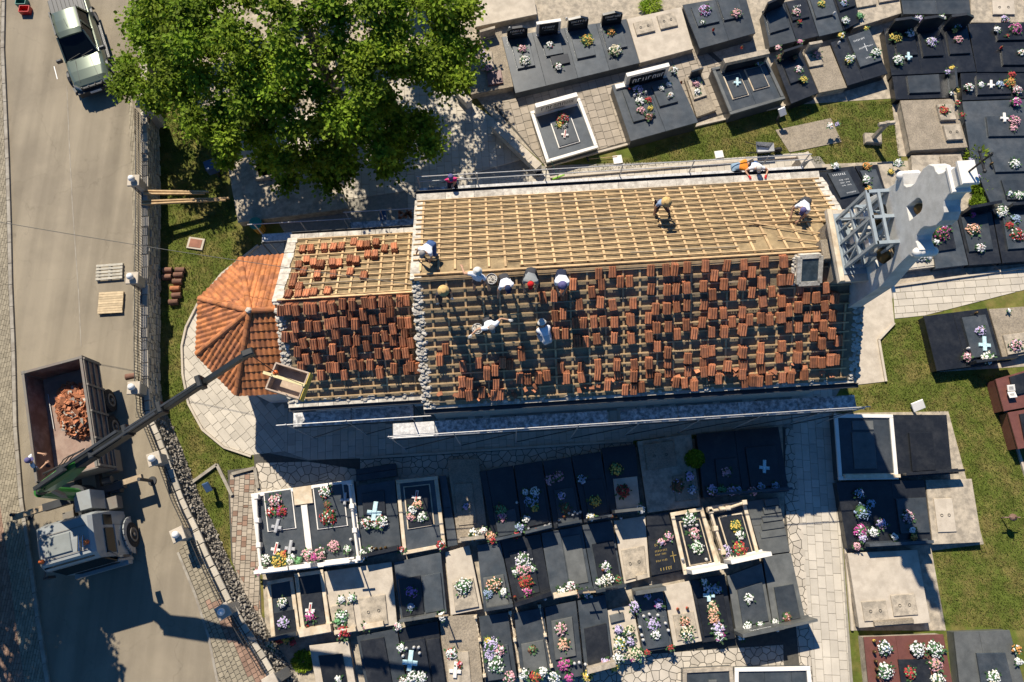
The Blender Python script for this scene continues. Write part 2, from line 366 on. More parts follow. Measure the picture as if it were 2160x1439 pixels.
# left pavement with kerb
kl=[(11,-60),(8,100),(18,333),(22,467),(25,600),(31,740),(35,900),(47,1050),(69,1200),(82,1300),(105,1450)]
K=Wq(kl,RZ+.1)
pav=B().prism([(p.x-.16,p.y) for p in K]+[(-60,K[-1].y),(-60,K[0].y)],RZ-.2,RZ+.07)
lp=build(pav,'pavement',m_wallm,kind='structure')
kb=[]
for p,q in zip(K,K[1:]):
    n=max(1,int((q-p).length/.9)); d=(q-p).normalized(); o=Vector((-d.y,d.x,0))*-.16
    if o.x>0: o=-o
    for i in range(n):
        a=p.lerp(q,i/n)+d*.008; c=p.lerp(q,(i+1)/n)-d*.008
        kb.append([(a.x,a.y),(c.x,c.y),((c+o).x,(c+o).y),((a+o).x,(a+o).y)])
pieces(lp,'kerbstone',kb,RZ-.1,RZ+.1,m_kerb)
for (x0,x1,mm) in ((-.17,-.98,m_brick_y),(-.98,-2.2,m_brick_r)):
    ps=[]
    for p,q in zip(K,K[1:]):
        reg=[(p.x+x0,p.y),(q.x+x0,q.y),(q.x+x1,q.y),(p.x+x1,p.y)]
        ps+=courses(reg,math.radians(-4),.115,[.23],.006)
    st=B()
    for P in ps:
        if inframe((P[0][0],P[0][1],RZ),30): st.prism(P,RZ,RZ+.1+U(-.004,.004))
    build(st,'paver',mm,lp,kind='stuff')
# gutter strip and right pavement along the wall
rg=Wq([(268,190),(274,300),(280,470),(281,700),(283,880),(286,205),(291,880)],RZ)
gp=[]
for (a,c) in (((270,200),(276,330)),((276,330),(280,470)),((280,470),(281,720)),((281,720),(286,880))):
    p,q=W(*a,RZ),W(*c,RZ); gp+=courses([(p.x,p.y),(q.x,q.y),(q.x+.24,q.y),(p.x+.24,p.y)],math.radians(2),.12,[.24],.006)
st=B()
for P in gp: st.prism(P,RZ-.05,RZ+.02+U(-.003,.003))
build(st,'paver',m_brick_y,road,kind='stuff')
rpv=B(); rpoly=[(384,1158),(384,1172),(411,1250),(440,1340),(462,1450),(580,1450),(553,1391),(520,1337),(482,1275),(444,1198),(411,1122)]
RP=Wq(rpoly,RZ)
rpv.prism([(p.x,p.y) for p in RP],RZ-.1,RZ+.012); rps=build(rpv,'pavement',m_crazy_b,kind='structure')
ky=[];kr=[]
for reg in ([(378,1160),(411,1122),(444,1198),(411,1250)],[(411,1250),(444,1198),(482,1275),(440,1340)],[(440,1340),(482,1275),(520,1337),(462,1450)],[(462,1450),(520,1337),(553,1391),(580,1450)]):
    r=[(p.x,p.y) for p in Wq(reg,RZ)]
    for P in courses(r,math.radians(28),.2,[.2],.008):
        cx=sum(p[0] for p in P)/len(P);cy=sum(p[1] for p in P)/len(P); x,y=pxof((cx,cy,RZ))
        (kr if (x-470)*.86-(y-1330)*.5>2 and y>1270 else ky).append(P)
pieces(rps,'paver',ky,RZ-.02,RZ+.035,m_brick_y,.01,220); pieces(rps,'paver',kr,RZ-.02,RZ+.035,m_brick_r,.01,80)
kk=B()
e=Wq([(376,1165),(411,1250),(440,1340),(462,1450)],RZ)
for p,q in zip(e,e[1:]): kk.beam(p,q,.1,.1)
build(kk,'kerb_edge',m_kerb,rps)
# plaza slabs round the church
base=B().prism([(p.x,p.y) for p in Wq([(600,490),(545,520),(470,580),(420,640),(395,690),(386,730),(388,790),(400,850),(430,905),(475,942),(530,960),(650,972),(760,969),(1335,930),(1642,900),(1676,905),(1712,1450),(1800,1450),(1755,850),(1900,600),(1730,330),(1145,350),(1040,250),(900,150),(480,300)])],-.2,.004)
plaza=build(base,'plaza_paving',m_pave_b,kind='structure')
S=[]
hull=Wq([(600,490),(545,520),(470,580),(420,640),(395,690),(386,730),(388,790),(400,850),(430,905),(475,942),(530,960),(600,952)])
S+=out_church(courses(hull,math.radians(42),.33,[.36,.5,.66],.007))
for reg in ([(600,800),(1330,750),(1330,930),(760,967),(650,970),(600,952)],[(1330,800),(1668,780),(1668,893),(1330,930)],[(1668,780),(1752,780),(1793,1450),(1716,1450),(1672,905)]):
    S+=out_church(courses(Wq(reg),TH if reg[0][0]<1600 else math.radians(-2),.335,[.36,.5,.68],.007))
S2=[]
for reg in ([(1883,603),(2200,562),(2200,640),(1950,666),(1888,682)],):
    S2+=courses(Wq(reg),math.radians(4)+math.pi/2,.34,[.42,.55,.7],.007)
for reg in ([(480,300),(900,150),(1040,250),(1140,362),(880,400),(600,480)],[(860,395),(1140,362),(1700,322),(1732,376),(860,450)]):
    S2+=out_church(courses(Wq(reg),TH,.37,[.4,.6],.007))
def vis(P):
    x,y=pxof((P[0][0],P[0][1],0)); return not(300<x<1000 and y<330 and (x-1000)*.5<(y-200))
pieces(plaza,'paving_slab',S+S2,-.05,.024,m_pave,.006,300)
cz=[]
for reg in ([(540,957),(650,974),(760,971),(760,1035),(540,1045)],[(760,971),(1335,933),(1335,965),(1010,1000),(760,1035)],[(1642,902),(1673,904),(1697,1150),(1714,1450),(1650,1450),(1655,1050)],[(1000,1405),(1290,1385),(1560,1325),(1650,1320),(1655,1450),(1000,1450)]):
    cz+=voronoi(Wq(reg),.31,.012)
bedc=B()
for reg in ([(535,950),(650,972),(1335,930),(1335,965),(1010,1000),(760,1035),(540,1045)],[(1642,900),(1676,904),(1716,1450),(1000,1450),(1000,1400),(1290,1385),(1560,1325),(1650,1320),(1655,1050)]):
    bedc.prism([(p.x,p.y) for p in Wq(reg)],-.2,.008)
cp=build(bedc,'crazy_paving',m_crazy_b,kind='structure')
pieces(cp,'paving_stone',cz,-.05,.026,m_crazy,.008,300)
# pale concrete apron east of the nave
ap=B().prism([(p.x,p.y) for p in Wq([(1800,590),(1878,598),(1886,682),(1853,717),(1868,805),(1780,815)])],-.2,.03)
build(ap,'concrete_apron',m_conc_l,kind='structure')
# cemetery beds
bd=B()
for i,reg in enumerate(([(545,1032),(760,1005),(1010,990),(1335,945),(1650,897),(1655,1050),(1650,1322),(1560,1327),(1290,1387),(1000,1405),(1000,1450),(600,1450),(560,1330)],[(960,-60),(2250,-60),(2250,330),(1895,330),(1880,208),(1660,222),(1480,263),(1150,348),(1040,250),(960,150)],[(1733,347),(2250,325),(2250,560),(1880,602),(1760,470)],[(1760,872),(2000,868),(2075,1148),(1965,1162),(1995,1330),(1797,1330)],[(1948,667),(2250,640),(2250,768),(1975,785)])):
    bd.prism([(p.x,p.y) for p in Wq(reg)],-.2,.012)
bd.prism([(p.x,p.y) for p in Wq([(330,-140),(1010,-140),(1005,60),(900,150),(480,305),(395,240)])],-.2,.003)
build(bd,'cemetery_bed',m_conc,kind='structure')
tp=B().prism([(p.x,p.y) for p in Wq([(1040,225),(1480,90),(1620,215),(1150,352)])],-.2,.016); tpo=build(tp,'tile_paving',m_crazy_b,kind='structure')
pieces(tpo,'paving_tile',courses(Wq([(1045,222),(1470,95),(1612,215),(1150,350)]),math.radians(14),.41,[.41],.008),-.05,.032,m_tilep,.008,300)
ipb=B().prism([(p.x,p.y) for p in Wq([(480,992),(540,985),(552,1300),(575,1320),(560,1340),(520,1270),(488,1180)])],-.2,.01); ip=build(ipb,'paver_path',m_crazy_b,kind='structure')
ia=[];ic=[]
for P in courses(Wq([(484,1000),(538,996),(550,1292),(492,1190)]),math.radians(2),.22,[.22,.22,.11],.008)+courses(Wq([(492,1190),(550,1292),(566,1338),(528,1290)]),math.radians(2),.22,[.22,.22,.11],.008):
    h=abs((P[0][1]-P[-1][1])); (ic if R()<.14 else ia).append(P)
pieces(ip,'paver',ia,-.05,.03,m_brick_g,.008,240); pieces(ip,'paver',ic,-.05,.03,m_brick_r,.008,60)
kk=B()
for a,c in (((400,1022),(458,980)),((458,980),(490,1045)),((490,1000),(538,987)),((538,987),(545,1030))): kk.beam(W(*a,.06),W(*c,.06),.13,.16)
build(kk,'concrete_edging',m_kerb,kind='structure')
kk=B()
ring=Wq([(545,518),(468,578),(418,640),(393,690),(384,730),(386,790),(398,852),(428,907),(473,944),(530,963)],.05)
for p,q in zip(ring,ring[1:]): kk.beam(p,q,.09,.14)
for a,c in (((1150,352),(1480,263)),((1480,263),(1660,222)),((1883,604),(2200,560)),((1853,717),(1886,682)),((1868,805),(1853,717)),((1160,375),(1690,330)),((1758,850),(1797,1330)),((760,967),(1335,930)),((2100,800),(2165,1010))): kk.beam(W(*a,.05),W(*c,.05),.1,.14)
build(kk,'stone_edging',m_conc_l,kind='structure')
gb=B().prism([(p.x,p.y) for p in Wq([(1635,275),(1752,250),(1775,300),(1665,322)])],-.1,.03); build(gb,'gravel_bed',m_gravel,kind='structure')
# grass blades
lawns=[Wq(p) for p in ([(345,190),(400,200),(470,340),(490,470),(545,515),(468,575),(415,640),(390,690),(381,730),(383,790),(395,852),(425,910),(470,948),(530,968),(535,985),(480,990),(487,1180),(470,1180),(440,1110),(405,1020),(385,940),(345,850),(340,600)],[(1300,345),(1480,270),(1660,226),(1880,212),(1900,340),(1720,345),(1690,322),(1160,372),(1270,340)],[(1892,680),(1950,672),(1978,787),(2110,792),(2165,1010),(2165,1330),(1998,1318),(1968,1165),(2078,1148),(2000,868),(1762,862),(1800,820),(1872,805),(1858,720)])]
keep=[Wq(p) for p in ([(1635,275),(1752,250),(1775,300),(1665,322)],)]
gv=[];gf=[]
for L in lawns:
    x0=min(p.x for p in L);x1=max(p.x for p in L);y0=min(p.y for p in L);y1=max(p.y for p in L)
    for k in range(int((x1-x0)*(y1-y0)*480)):
        x,y=U(x0,x1),U(y0,y1)
        if not inpoly(x,y,L) or inpoly(x,y,keep[0]): continue
        a=U(0,6.28);h=U(.03,.1);w2=U(.011,.021);n=len(gv);dx,dy=math.cos(a)*w2,math.sin(a)*w2;t=U(-.04,.04);t2=U(-.04,.04)
        gv+=[(x-dx,y-dy,0),(x+dx,y+dy,0),(x+t,y+t2,h)]; gf.append((n,n+1,n+2))
gbm=B(); gbm.v=gv; gbm.f=gf; gbm.m=[0]*len(gf)
build(gbm,'grass',m_blade,kind='stuff')
# ------------------------------------------------------------------ retaining wall, railing, pillars
rw=empty('retaining_wall',(wall[4].x,wall[4].y,0),'grey stone retaining wall with pale capstones along the road','wall')
core=B()
for p,q in zip(wall,wall[1:]):
    core.prism([(p.x-.12,p.y),(q.x-.12,q.y),(q.x+.1,q.y),(p.x+.1,p.y)],-.1,WZ-.09)
build(core,'wall_core',m_wallm,rw)
st=[];caps=[]
def walk(step):
    acc=[]
    for p,q in zip(wall,wall[1:]):
        L=(q-p).length; t=0
        while t<L-.05:
            s=min(step(),L-t); acc.append((p+(q-p)*(t/L),p+(q-p)*((t+s)/L))); t+=s
    return acc
for a,c in walk(lambda:U(.38,.62)):
    d=(c-a).normalized(); n=Vector((-d.y,d.x,0)); n=n if n.x>0 else -n
    if inframe(a,40):
        a2=a+d*.012;c2=c-d*.012;w1,w2=U(.15,.19),U(.13,.17)
        q=[a2-n*w2,c2-n*w2,c2+n*w1,a2+n*w1]; build(B().prism([(p.x,p.y) for p in q],WZ-.09,WZ+U(-.02,.03),.02),'capstone',m_stone,rw)
fs=[]
for r in range(6):
    for a,c in walk(lambda:U(.16,.4)):
        if a.y<W(309,880).y or not inframe(a,30) or a.y>W(302,205).y+.6: continue
        d=(c-a).normalized(); n=Vector((-d.y,d.x,0)); n=n if n.x>0 else -n
        fs.append((a+d*.015,c-d*.015,n,r))
random.shuffle(fs); rest=B()
for i,(a,c,n,r) in enumerate(fs):
    bb=B() if i<300 else rest; ww=U(.03,.1); z0=.02+r*.21+U(0,.02);z1=z0+.185+U(-.02,.015)
    a0,c0,a1,c1=a+n*.08,c+n*.08,a+n*(.1+ww),c+n*(.1+ww)
    bb.add([(a0.x,a0.y,z0),(c0.x,c0.y,z0),(c1.x,c1.y,z0+U(0,.03)),(a1.x,a1.y,z0+U(0,.03)),(a0.x,a0.y,z1),(c0.x,c0.y,z1),(c1.x,c1.y,z1-U(0,.05)),(a1.x,a1.y,z1-U(0,.05))],[(3,2,1,0),(4,5,6,7),(0,1,5,4),(1,2,6,5),(2,3,7,6),(3,0,4,7)])
    if i<300: build(bb,'wall_stone',m_stone,rw)
if rest.v: build(rest,'wall_stone',m_stone,rw,kind='stuff')
rub=B()
for a,c in walk(lambda:.16):
    if a.y>W(309,880).y or not inframe(a,60): continue
    d=(c-a).normalized(); n=Vector((-d.y,d.x,0)); n=n if n.x>0 else -n
    for k in range(15):
        t=R(); p=a+d*U(0,.16)+n*(.13+t*.2); rub.rock((p.x,p.y,max(.03,1.1*(1-t)**1.2+U(-.03,.03))),U(.025,.07),U(.5,.9))
build(rub,'rubble_bank',m_rubble,rw,kind='stuff')
sl_=B()
for p,q in zip(wall[8:],wall[9:]):
    d=(q-p).normalized(); n=Vector((-d.y,d.x,0)); n=n if n.x>0 else -n
    a1,c1=p+n*.34,q+n*.34
    sl_.add([(p.x,p.y,1.05),(q.x,q.y,1.05),(c1.x,c1.y,0.01),(a1.x,a1.y,0.01)],[(0,1,2,3)])
build(sl_,'bank_core',m_wallm,rw)
PZ=2.2
pil=[(299,214),(281,380),(278,586),(281,818),(324,968),(374,1128),(470,1290),(570,1440)]
plab=['shaded stone pillar under the tree by the pickup','stone pillar with globe beside the propped timber beams','stone pillar with globe beside the wooden pallets','stone pillar with globe under the crane boom','stone pillar with globe touched by the crane outrigger','stone pillar with globe beside the truck cab','stone pillar with globe at the pavement bend','stone pillar at the bottom edge of the photo']
pw=[]
for i,(x,y) in enumerate(pil):
    c=W(x,y,PZ); ang=0.05 if i<4 else [0,0,0,0,.35,.45,.55,.55][i]
    r=empty('pillar',(c.x,c.y,RZ),plab[i],'pillar','pillars of the roadside railing'); pw.append(c)
    build(B().box((c.x,c.y,(PZ-.32)/2+.215),(.4,.4,PZ-.32),ang),'shaft',m_stone,r)
    build(B().box((c.x,c.y,PZ-.05),(.54,.54,.1),ang,.015),'cap',m_conc_l,r)
    if i not in (0,7):
        g=build(B().lathe((c.x,c.y,PZ),[(.1,0),(.1,.03),(.06,.05)],12),'lamp_base',m_white,r)
        build(B().sphere((c.x,c.y,PZ+.17),.15,16,10),'globe_lamp',M('opal_globe_%d'%i,(.7,.69,.66),.25,.02,1) if i==1 else MATS['opal_globe_1'],r,smooth=True)
balm=mk(B().box((0,0,.36),(.016,.016,.72)),'baluster',m_iron)
for i in range(len(pw)-1):
    a,c=pw[i],pw[i+1]; r=empty('railing',((a.x+c.x)/2,(a.y+c.y)/2,WZ),'black iron railing between '+['the shaded pillar and the timber-beam pillar','the timber-beam pillar and the pallet pillar','the pallet pillar and the crane-boom pillar','the crane-boom pillar and the outrigger pillar','the outrigger pillar and the truck-cab pillar','the truck-cab pillar and the pavement-bend pillar','the pavement-bend pillar and the bottom-edge pillar'][i],'railing','iron railings along the road')
    d=(c-a);L=d.length;d.normalize(); pts=[]
    def wy(y):
        for p,q in zip(wall,wall[1:]):
            if q.y<=y<=p.y: return p.x+(q.x-p.x)*(p.y-y)/(p.y-q.y)
        return a.x
    n=int((L-.6)/.125)
    P=[]
    for k in range(n+1):
        y=a.y+(c.y-a.y)*((.3+(L-.6)*k/n)/L); P.append(Vector((wy(y)-.05,y,WZ)))
    for z in (.08,.4,.72):
        rb=B()
        for j in range(0,n,6):
            p,q=P[j],P[min(n,j+6)]; rb.beam((p.x,p.y,WZ+z),(q.x,q.y,WZ+z),.03,.025)
        build(rb,'rail',m_iron,r)
    for p in P: inst('baluster',balm,r,Matrix.Translation(p))
# ------------------------------------------------------------------ CHURCH
ch=empty('church',C(6,4.4,0),'stone church with half stripped tiled roof','church')
VR=4.45; EZ=4.2; RZ_=6.75; VE=8.77; SL=(RZ_-EZ)/VR; LN=math.hypot(1,SL)
PV0,PV1,PVR,PEZ,PRZ=.62,7.7,4.22,3.5,5.5; PSL=(PRZ-PEZ)/(PVR-PV0)
def roofz(x,y):
    u,v=toC(x,y)
    if u>=0: return ZM(EZ+(SL*v if v<VR else (RZ_-EZ)/(VE-VR)*(VE-v)))
    return ZM(PEZ+(PSL*(v-PV0) if v<PVR else (PRZ-PEZ)/(PV1-PVR)*(PV1-v)))
def onroof(px,py,h=0.0):
    d=ray(px,py); k=(6-CAMH)/d.z
    for i in range(12):
        z=roofz(d.x*k,d.y*k)+h; k=k*.3+.7*(z-CAMH)/d.z
    return Vector((d.x*k,d.y*k,z))
def slope(which):
    """origin at the eave, along the ridge, up the slope, normal"""
    if which=='NS': o=C(0,0,EZ); up=(C(0,VR,RZ_)-C(0,0,EZ))
    elif which=='NN': o=C(0,VE,EZ); up=(C(0,VR,RZ_)-C(0,VE,EZ))
    elif which=='PS': o=C(-5.5,PV0,PEZ); up=(C(0,PVR,PRZ)-C(0,PV0,PEZ))
    else: o=C(-5.5,PV1,PEZ); up=(C(0,PVR,PRZ)-C(0,PV1,PEZ))
    L=up.length; up.normalize(); al=Vector((CA,SA,0))*CS; n=al.cross(up).normalized()
    if n.z<0: n=-n
    return o,al,up,n,L
# walls
def wallprism(name,pts,z0,z1,m,par=ch): return build(B().zprism([(p.x,p.y) for p in pts],z0,z1),name,m,par)
nv=B(); ga=[C(0,.32),C(17.2,.32),C(17.2,8.45),C(0,8.45)]
nv.zprism([(p.x,p.y) for p in ga],0,EZ-.02)
for u in (.12,17.0):
    a=[C(u-.12,.32,EZ-.02),C(u-.12,8.45,EZ-.02),C(u-.12,VR,RZ_-.2)];c=[C(u+.12,.32,EZ-.02),C(u+.12,8.45,EZ-.02),C(u+.12,VR,RZ_-.2)]
    nv.add(a+c,[(0,1,2),(5,4,3),(0,3,4,1),(1,4,5,2),(2,5,3,0)])
build(nv,'nave_wall',m_stone,ch)
pvw=B(); pvw.zprism([(p.x,p.y) for p in [C(-5.4,.95),C(0,.95),C(0,7.4),C(-5.4,7.4)]],0,PEZ-.02)
a=[C(-5.4,.95,PEZ-.02),C(-5.4,7.4,PEZ-.02),C(-5.4,PVR,PRZ-.2)];c=[C(-5.15,.95,PEZ-.02),C(-5.15,7.4,PEZ-.02),C(-5.15,PVR,PRZ-.2)]
pvw.add(a+c,[(0,1,2),(5,4,3),(0,3,4,1),(1,4,5,2),(2,5,3,0)])
build(pvw,'chancel_wall',m_stone,ch)
# south wall ashlar courses in view below the chancel eave
for k in range(7):
    u=-5.4+(k%2)*.3
    while u<-.1:
        L=min(U(.5,.8),-.05-u); z=.05+k*.48
        p=C(u+L/2,.93,z+.23); build(B().box(p,(L-.02,.06,.46),TH,.01),'wall_block',m_plaster,ch); u+=L
wb=B(); wb.box(C(-2.2,.9,2.9),(.75,.08,.42),TH); build(wb,'window',m_glass,ch)
APX=[(-5.45,7.25),(-7.85,7.2),(-9.55,5.5),(-9.55,3.05),(-7.85,1.22),(-5.45,1.2)]
APW=[(-5.45,6.9),(-7.7,6.85),(-9.2,5.35),(-9.2,3.2),(-7.7,1.55),(-5.45,1.5)]
build(B().zprism([(p.x,p.y) for p in [C(*q) for q in APW]],0,2.72),'apse_wall',m_plaster,ch)
# roof decks
def deck(name,s,u0,u1,s0,s1,m,th=.06):
    o,al,up,n,L=slope(s); b=B()
    P=[o+al*u+up*t for u,t in ((u0,s0),(u1,s0),(u1,s1),(u0,s1))]
    b.add([p-n*th for p in P]+P,[(3,2,1,0),(4,5,6,7),(0,1,5,4),(1,2,6,5),(2,3,7,6),(3,0,4,7)])
    if (P[1]-P[0]).cross(P[2]-P[1]).z<0: b.f=[f[::-1] for f in b.f]
    return build(b,name,m,ch)
LS=slope('NS')[4]; LP=slope('PS')[4]; LPN=slope('PN')[4]
deck('roof_deck','NS',0,16.2,0,LS,m_deck_d); deck('roof_deck','NS',16.2,17.25,0,LS*.8,m_deck_d)
deck('roof_deck','NN',0,16.2,0,LS,m_deck); deck('roof_deck','NN',16.2,17.25,0,LS*.6,m_deck)
deck('roof_deck','PS',0,5.5,0,LP,m_deck_d); deck('roof_deck','PN',0,5.5,0,LPN,m_deck)
def strips(s,u0,u1,s0,s1,nb,ncb,cb_w=.075,du=0,skip=None,wob=.01,m1=m_wood):
    o,al,up,n,L=slope(s)
    for i in range(ncb):                      # counter battens running up the slope
        u=u0+.35+(u1-u0-.6)*i/(ncb-1)+U(-.03,.03); sl0,sl1=s0+U(-.02,.05),s1-U(.0,.1)
        if skip and skip(u,sl1) and u>6: sl1=L*.62
        cut=U(.55,.75)*(sl1-sl0)+sl0
        for a,c in ((sl0,cut),(cut+.01,sl1)):
            build(B().beam(o+al*(u+U(-wob,wob))+up*a+n*.028,o+al*(u+U(-wob,wob))+up*c+n*.028,cb_w,.056,n),'counter_batten',m1,ch)
    for k in range(nb):                       # battens along the roof
        t=s0+.06+(s1-s0-.12)*k/(nb-1); u=u0-.02+U(0,.1)
        while u<u1-.05:
            e=min(u+U(3.2,5.2),u1-U(0,.08))
            if e<u+.3: break
            if not(skip and skip((u+e)/2 if e<16.5 else 16.6,t)):
                build(B().beam(o+al*u+up*(t+U(-wob,wob))+n*.078,o+al*(e-.01)+up*(t+U(-wob,wob))+n*.078,.05,.042,n),'batten',m1 if R()<.85 else m_wood_g,ch)
            u=e
rnd=lambda u,t: u>16.1 and t>LS*.6
rnd2=lambda u,t: rnd(u,t) or (t>LS*.8 and u<4.5)
strips('NN',.0,17.1,.05,LS-.35,15,27,.085,skip=rnd2)
strips('NS',.28,16.75,.12,LS-.05,14,25,.07,skip=lambda u,t:u>16.1 and t>LS*.8,m1=m_wood)
strips('PN',.35,5.35,.1,LPN-.12,11,9,.08); strips('PS',.35,5.4,.1,LP-.06,12,9,.07)
for (u0,u1,s,dv) in ((0.1,16.2,'NN',.06),(0.1,16.2,'NS',.03),(.1,5.4,'PN',.05)):
    o,al,up,n,L=slope(s); build(B().beam(o+al*u0+up*(L-dv)+n*.09,o+al*u1+up*(L-dv)+n*.09,.09,.045,n),'ridge_board',m_wood,ch)
# lime mortar verges, stone by stone
def verge(s,u0,u1,s0,s1,n_,big,m=m_mortar):
    o,al,up,n,L=slope(s)
    for i in range(n_):
        t=s0+(s1-s0)*(i+.5)/n_
        b=B()
        for k in range(4): b.rock(o+al*(u0+(u1-u0)*(k+R())/4)+up*(t+U(-.08,.08))+n*U(-.02,.02),big*U(.8,1.5),.3)
        build(b,'verge_stone',m,ch)
verge('NS',.0,.34,0,LS,34,.085); verge('PS',-.02,.3,0,LP,26,.08); verge('NS',16.9,17.25,0,LS*.8,26,.085)
def flat(s,u0,u1,s0,s1,nn,h):
    o,al,up,n,L=slope(s)
    for i in range(nn):
        a=s0+(s1-s0)*i/nn;c=s0+(s1-s0)*(i+1)/nn-.012; b=B()
        p=[o+al*(u0+U(-.01,.01))+up*a,o+al*(u1+U(-.05,.05))+up*a,o+al*(u1+U(-.05,.05))+up*c,o+al*(u0+U(-.01,.01))+up*c]
        hh=h+U(-.012,.012); b.add([q-n*.04 for q in p]+[q+n*hh for q in p],[(3,2,1,0),(4,5,6,7),(0,1,5,4),(1,2,6,5),(2,3,7,6),(3,0,4,7)])
        if ((p[1]-p[0]).cross(p[2]-p[1])).z<0: b.f=[f[::-1] for f in b.f]
        build(b,'verge_slab',m_mortar,ch)
flat('NN',-.06,.34,0,LS,15,.045); flat('NN',16.85,17.27,0,LS*.6,9,.045); flat('PN',-.1,.3,0,LPN,12,.05)
# cornice and gutters
def cornice(u0,u1,v,z,w,h,m,name,nn):
    for i in range(nn):
        a=u0+(u1-u0)*i/nn;c=u0+(u1-u0)*(i+1)/nn-.015
        build(B().beam(C(a,v,z),C(c,v,z),w,h),name,m,ch)
cornice(0,17.2,8.93,4.12,.34,.16,m_mortar,'cornice_stone',14)
cornice(0,17.2,.05,4.1,.3,.14,m_mortar,'cornice_stone',18)
cornice(-5.5,-.05,.55,3.42,.26,.14,m_mortar,'cornice_stone',9); cornice(-5.5,-.05,7.78,3.42,.26,.14,m_mortar,'cornice_stone',9)
for i in range(46):
    u=U(.3,17); build(B().rock(C(u,U(.02,.2),4.2),U(.07,.14),.5),'eave_stone',m_mortar,ch)
for i in range(26):
    u=U(-5.4,-.2); build(B().rock(C(u,U(.55,.78),3.52),U(.06,.12),.5),'eave_stone',m_mortar,ch)
def gutter(u0,u1,v,z):
    b=B().beam(C(u0,v,z),C(u1,v,z),.15,.03)
    for s_ in (-.075,.075): b.beam(C(u0,v+s_,z+.05),C(u1,v+s_,z+.05),.012,.12)
    build(b,'gutter',m_gutter,ch)
gutter(-.05,17.6,9.19,4.06); gutter(0,17.3,-.2,4.0); gutter(-5.5,-.05,.36,3.34); gutter(-5.5,-.05,7.98,3.3)
b=B().beam(C(0,-.28,4.06),C(17.2,-.28,4.06),.012,.02); build(b,'gutter_edge',m_pipe,ch)
# apse roof: tiles course by course
AP=C(-6.75,4.22,4.62); AE=2.82
def tilemesh(name,w,l,m,n=5,amp=.028):
    prof=[(-w/2,0.012),(-w*.36,.002),(-w*.22,.0),(-w*.1,.03),(.0+w*.08,.045),(w*.22,.045),(w*.36,.028),(w/2,.012)]
    b=B(); vs=[]
    for t,dz in ((0,.036),(l,.0)):
        for x,z in prof: vs.append((x,t,z+dz))
    for x,z in prof: vs.append((x,0,-.012))
    k=len(prof); fs=[(i,i+1,k+i+1,k+i) for i in range(k-1)]+[(2*k+i,2*k+i+1,i+1,i) for i in range(k-1)]
    b.add(vs,fs); return mk(b,name,m)
tm=tilemesh('roof_tile',.225,.42,m_tile_o)
T=[]
faces=[]
corn=[C(u,v,AE) for u,v in APX]
for i in range(5):
    e0,e1=corn[i],corn[i+1]
    apx=AP if 0<i<4 else AP
    tri=[e0,e1,AP]
    if i in (0,4):
        top=C(-5.42,4.22,4.62); tri=[e0,e1,AP,top] if i==4 else [e0,e1,AP,top]
    faces.append((e0,e1,tri,i))
under=B()
for e0,e1,tri,i in faces:
    if i==0: P=[corn[0],corn[1],AP,C(-5.42,4.22,4.62)]
    elif i==4: P=[corn[4],corn[5],C(-5.42,4.22,4.62),AP]
    else: P=[e0,e1,AP]
    under.add([p-Vector((0,0,.05)) for p in P],[tuple(range(len(P)))])
    al=(e1-e0).normalized(); mid=(e0+e1)/2; up=(AP-mid); up=(up-al*up.dot(al)).normalized(); n=al.cross(up)
    if n.z<0: n=-n
    X=up.cross(n); hl=(AP-e0).dot(up)
    rows=int(hl/.33)+1
    loc=[((p-e0).dot(al),(p-e0).dot(up)) for p in P]
    lo=min(q[0] for q in loc);hi=max(q[0] for q in loc)
    for r in range(rows):
        t=-.04+r*.33
        for k in range(int((hi-lo)/.21)+2):
            x=lo+(k+.5)*.21+(.0 if i!=2 else .05)
            if inpoly(x,t+.2,loc):
                p=e0+al*x+up*t+n*(.01)
                mw=Matrix((X,up,n)).transposed().to_4x4(); mw.translation=p
                if U(0,1)<.5: mw=mw@Matrix.Rotation(U(-.02,.02),4,'Z')
                T.append(mw)
build(under,'roof_underlay',m_tile_o,ch)
T.sort(key=lambda m:-m.translation.z); rest=B()
for i,mw in enumerate(T):
    if i<300: inst('roof_tile',tm,ch,mw)
    else: rest.add([mw@v.co for v in tm.vertices],[tuple(p.vertices) for p in tm.polygons])
if rest.v: build(rest,'roof_tile',m_tile_o,ch,kind='stuff')
def ridge(p0,p1,nn,r=.11):
    for i in range(nn):
        a=p0.lerp(p1,i/nn);c=p0.lerp(p1,(i+1)/nn+.02); b=B(); d=(c-a).normalized(); y=Vector((0,0,1)).cross(d).normalized(); z=d.cross(y)
        ra,rc=r*1.12,r
        k=7; vs=[]
        for p,rr in ((a,ra),(c,rc)): vs+=[p+(y*math.cos(math.pi*j/(k-1))+z*math.sin(math.pi*j/(k-1))*.8)*rr for j in range(k)]
        vs+=[a+(y*math.cos(math.pi*j/(k-1))+z*math.sin(math.pi*j/(k-1))*.8)*ra*.82 for j in range(k)]
        b.add(vs,[(j,j+1,k+j+1,k+j) for j in range(k-1)]+[(2*k+j,2*k+j+1,j+1,j) for j in range(k-1)])
        build(b,'ridge_tile',m_tile_o,ch)
for i in (1,2,3,4): ridge(corn[i]+Vector((0,0,.05)),AP+Vector((0,0,.05)),10)
ridge(AP+Vector((0,0,.06)),C(-5.42,4.22,4.68),4)
build(B().rock(AP+Vector((0,0,.14)),.13),'ridge_mortar',m_mortar,ch)
GS=.962
def GZ(z): return CAMH-GS*(CAMH-ZM(z))
def G_(u,v,z=0.0):
    p=C(u,v,z); return Vector((p.x*GS,p.y*GS,GZ(z) if z>=1 else ZM(z)))
B.gprism=lambda s,poly,z0,z1,ch=0.0: s.prism(poly,GZ(z0) if z0>=1 else ZM(z0),GZ(z1),ch)
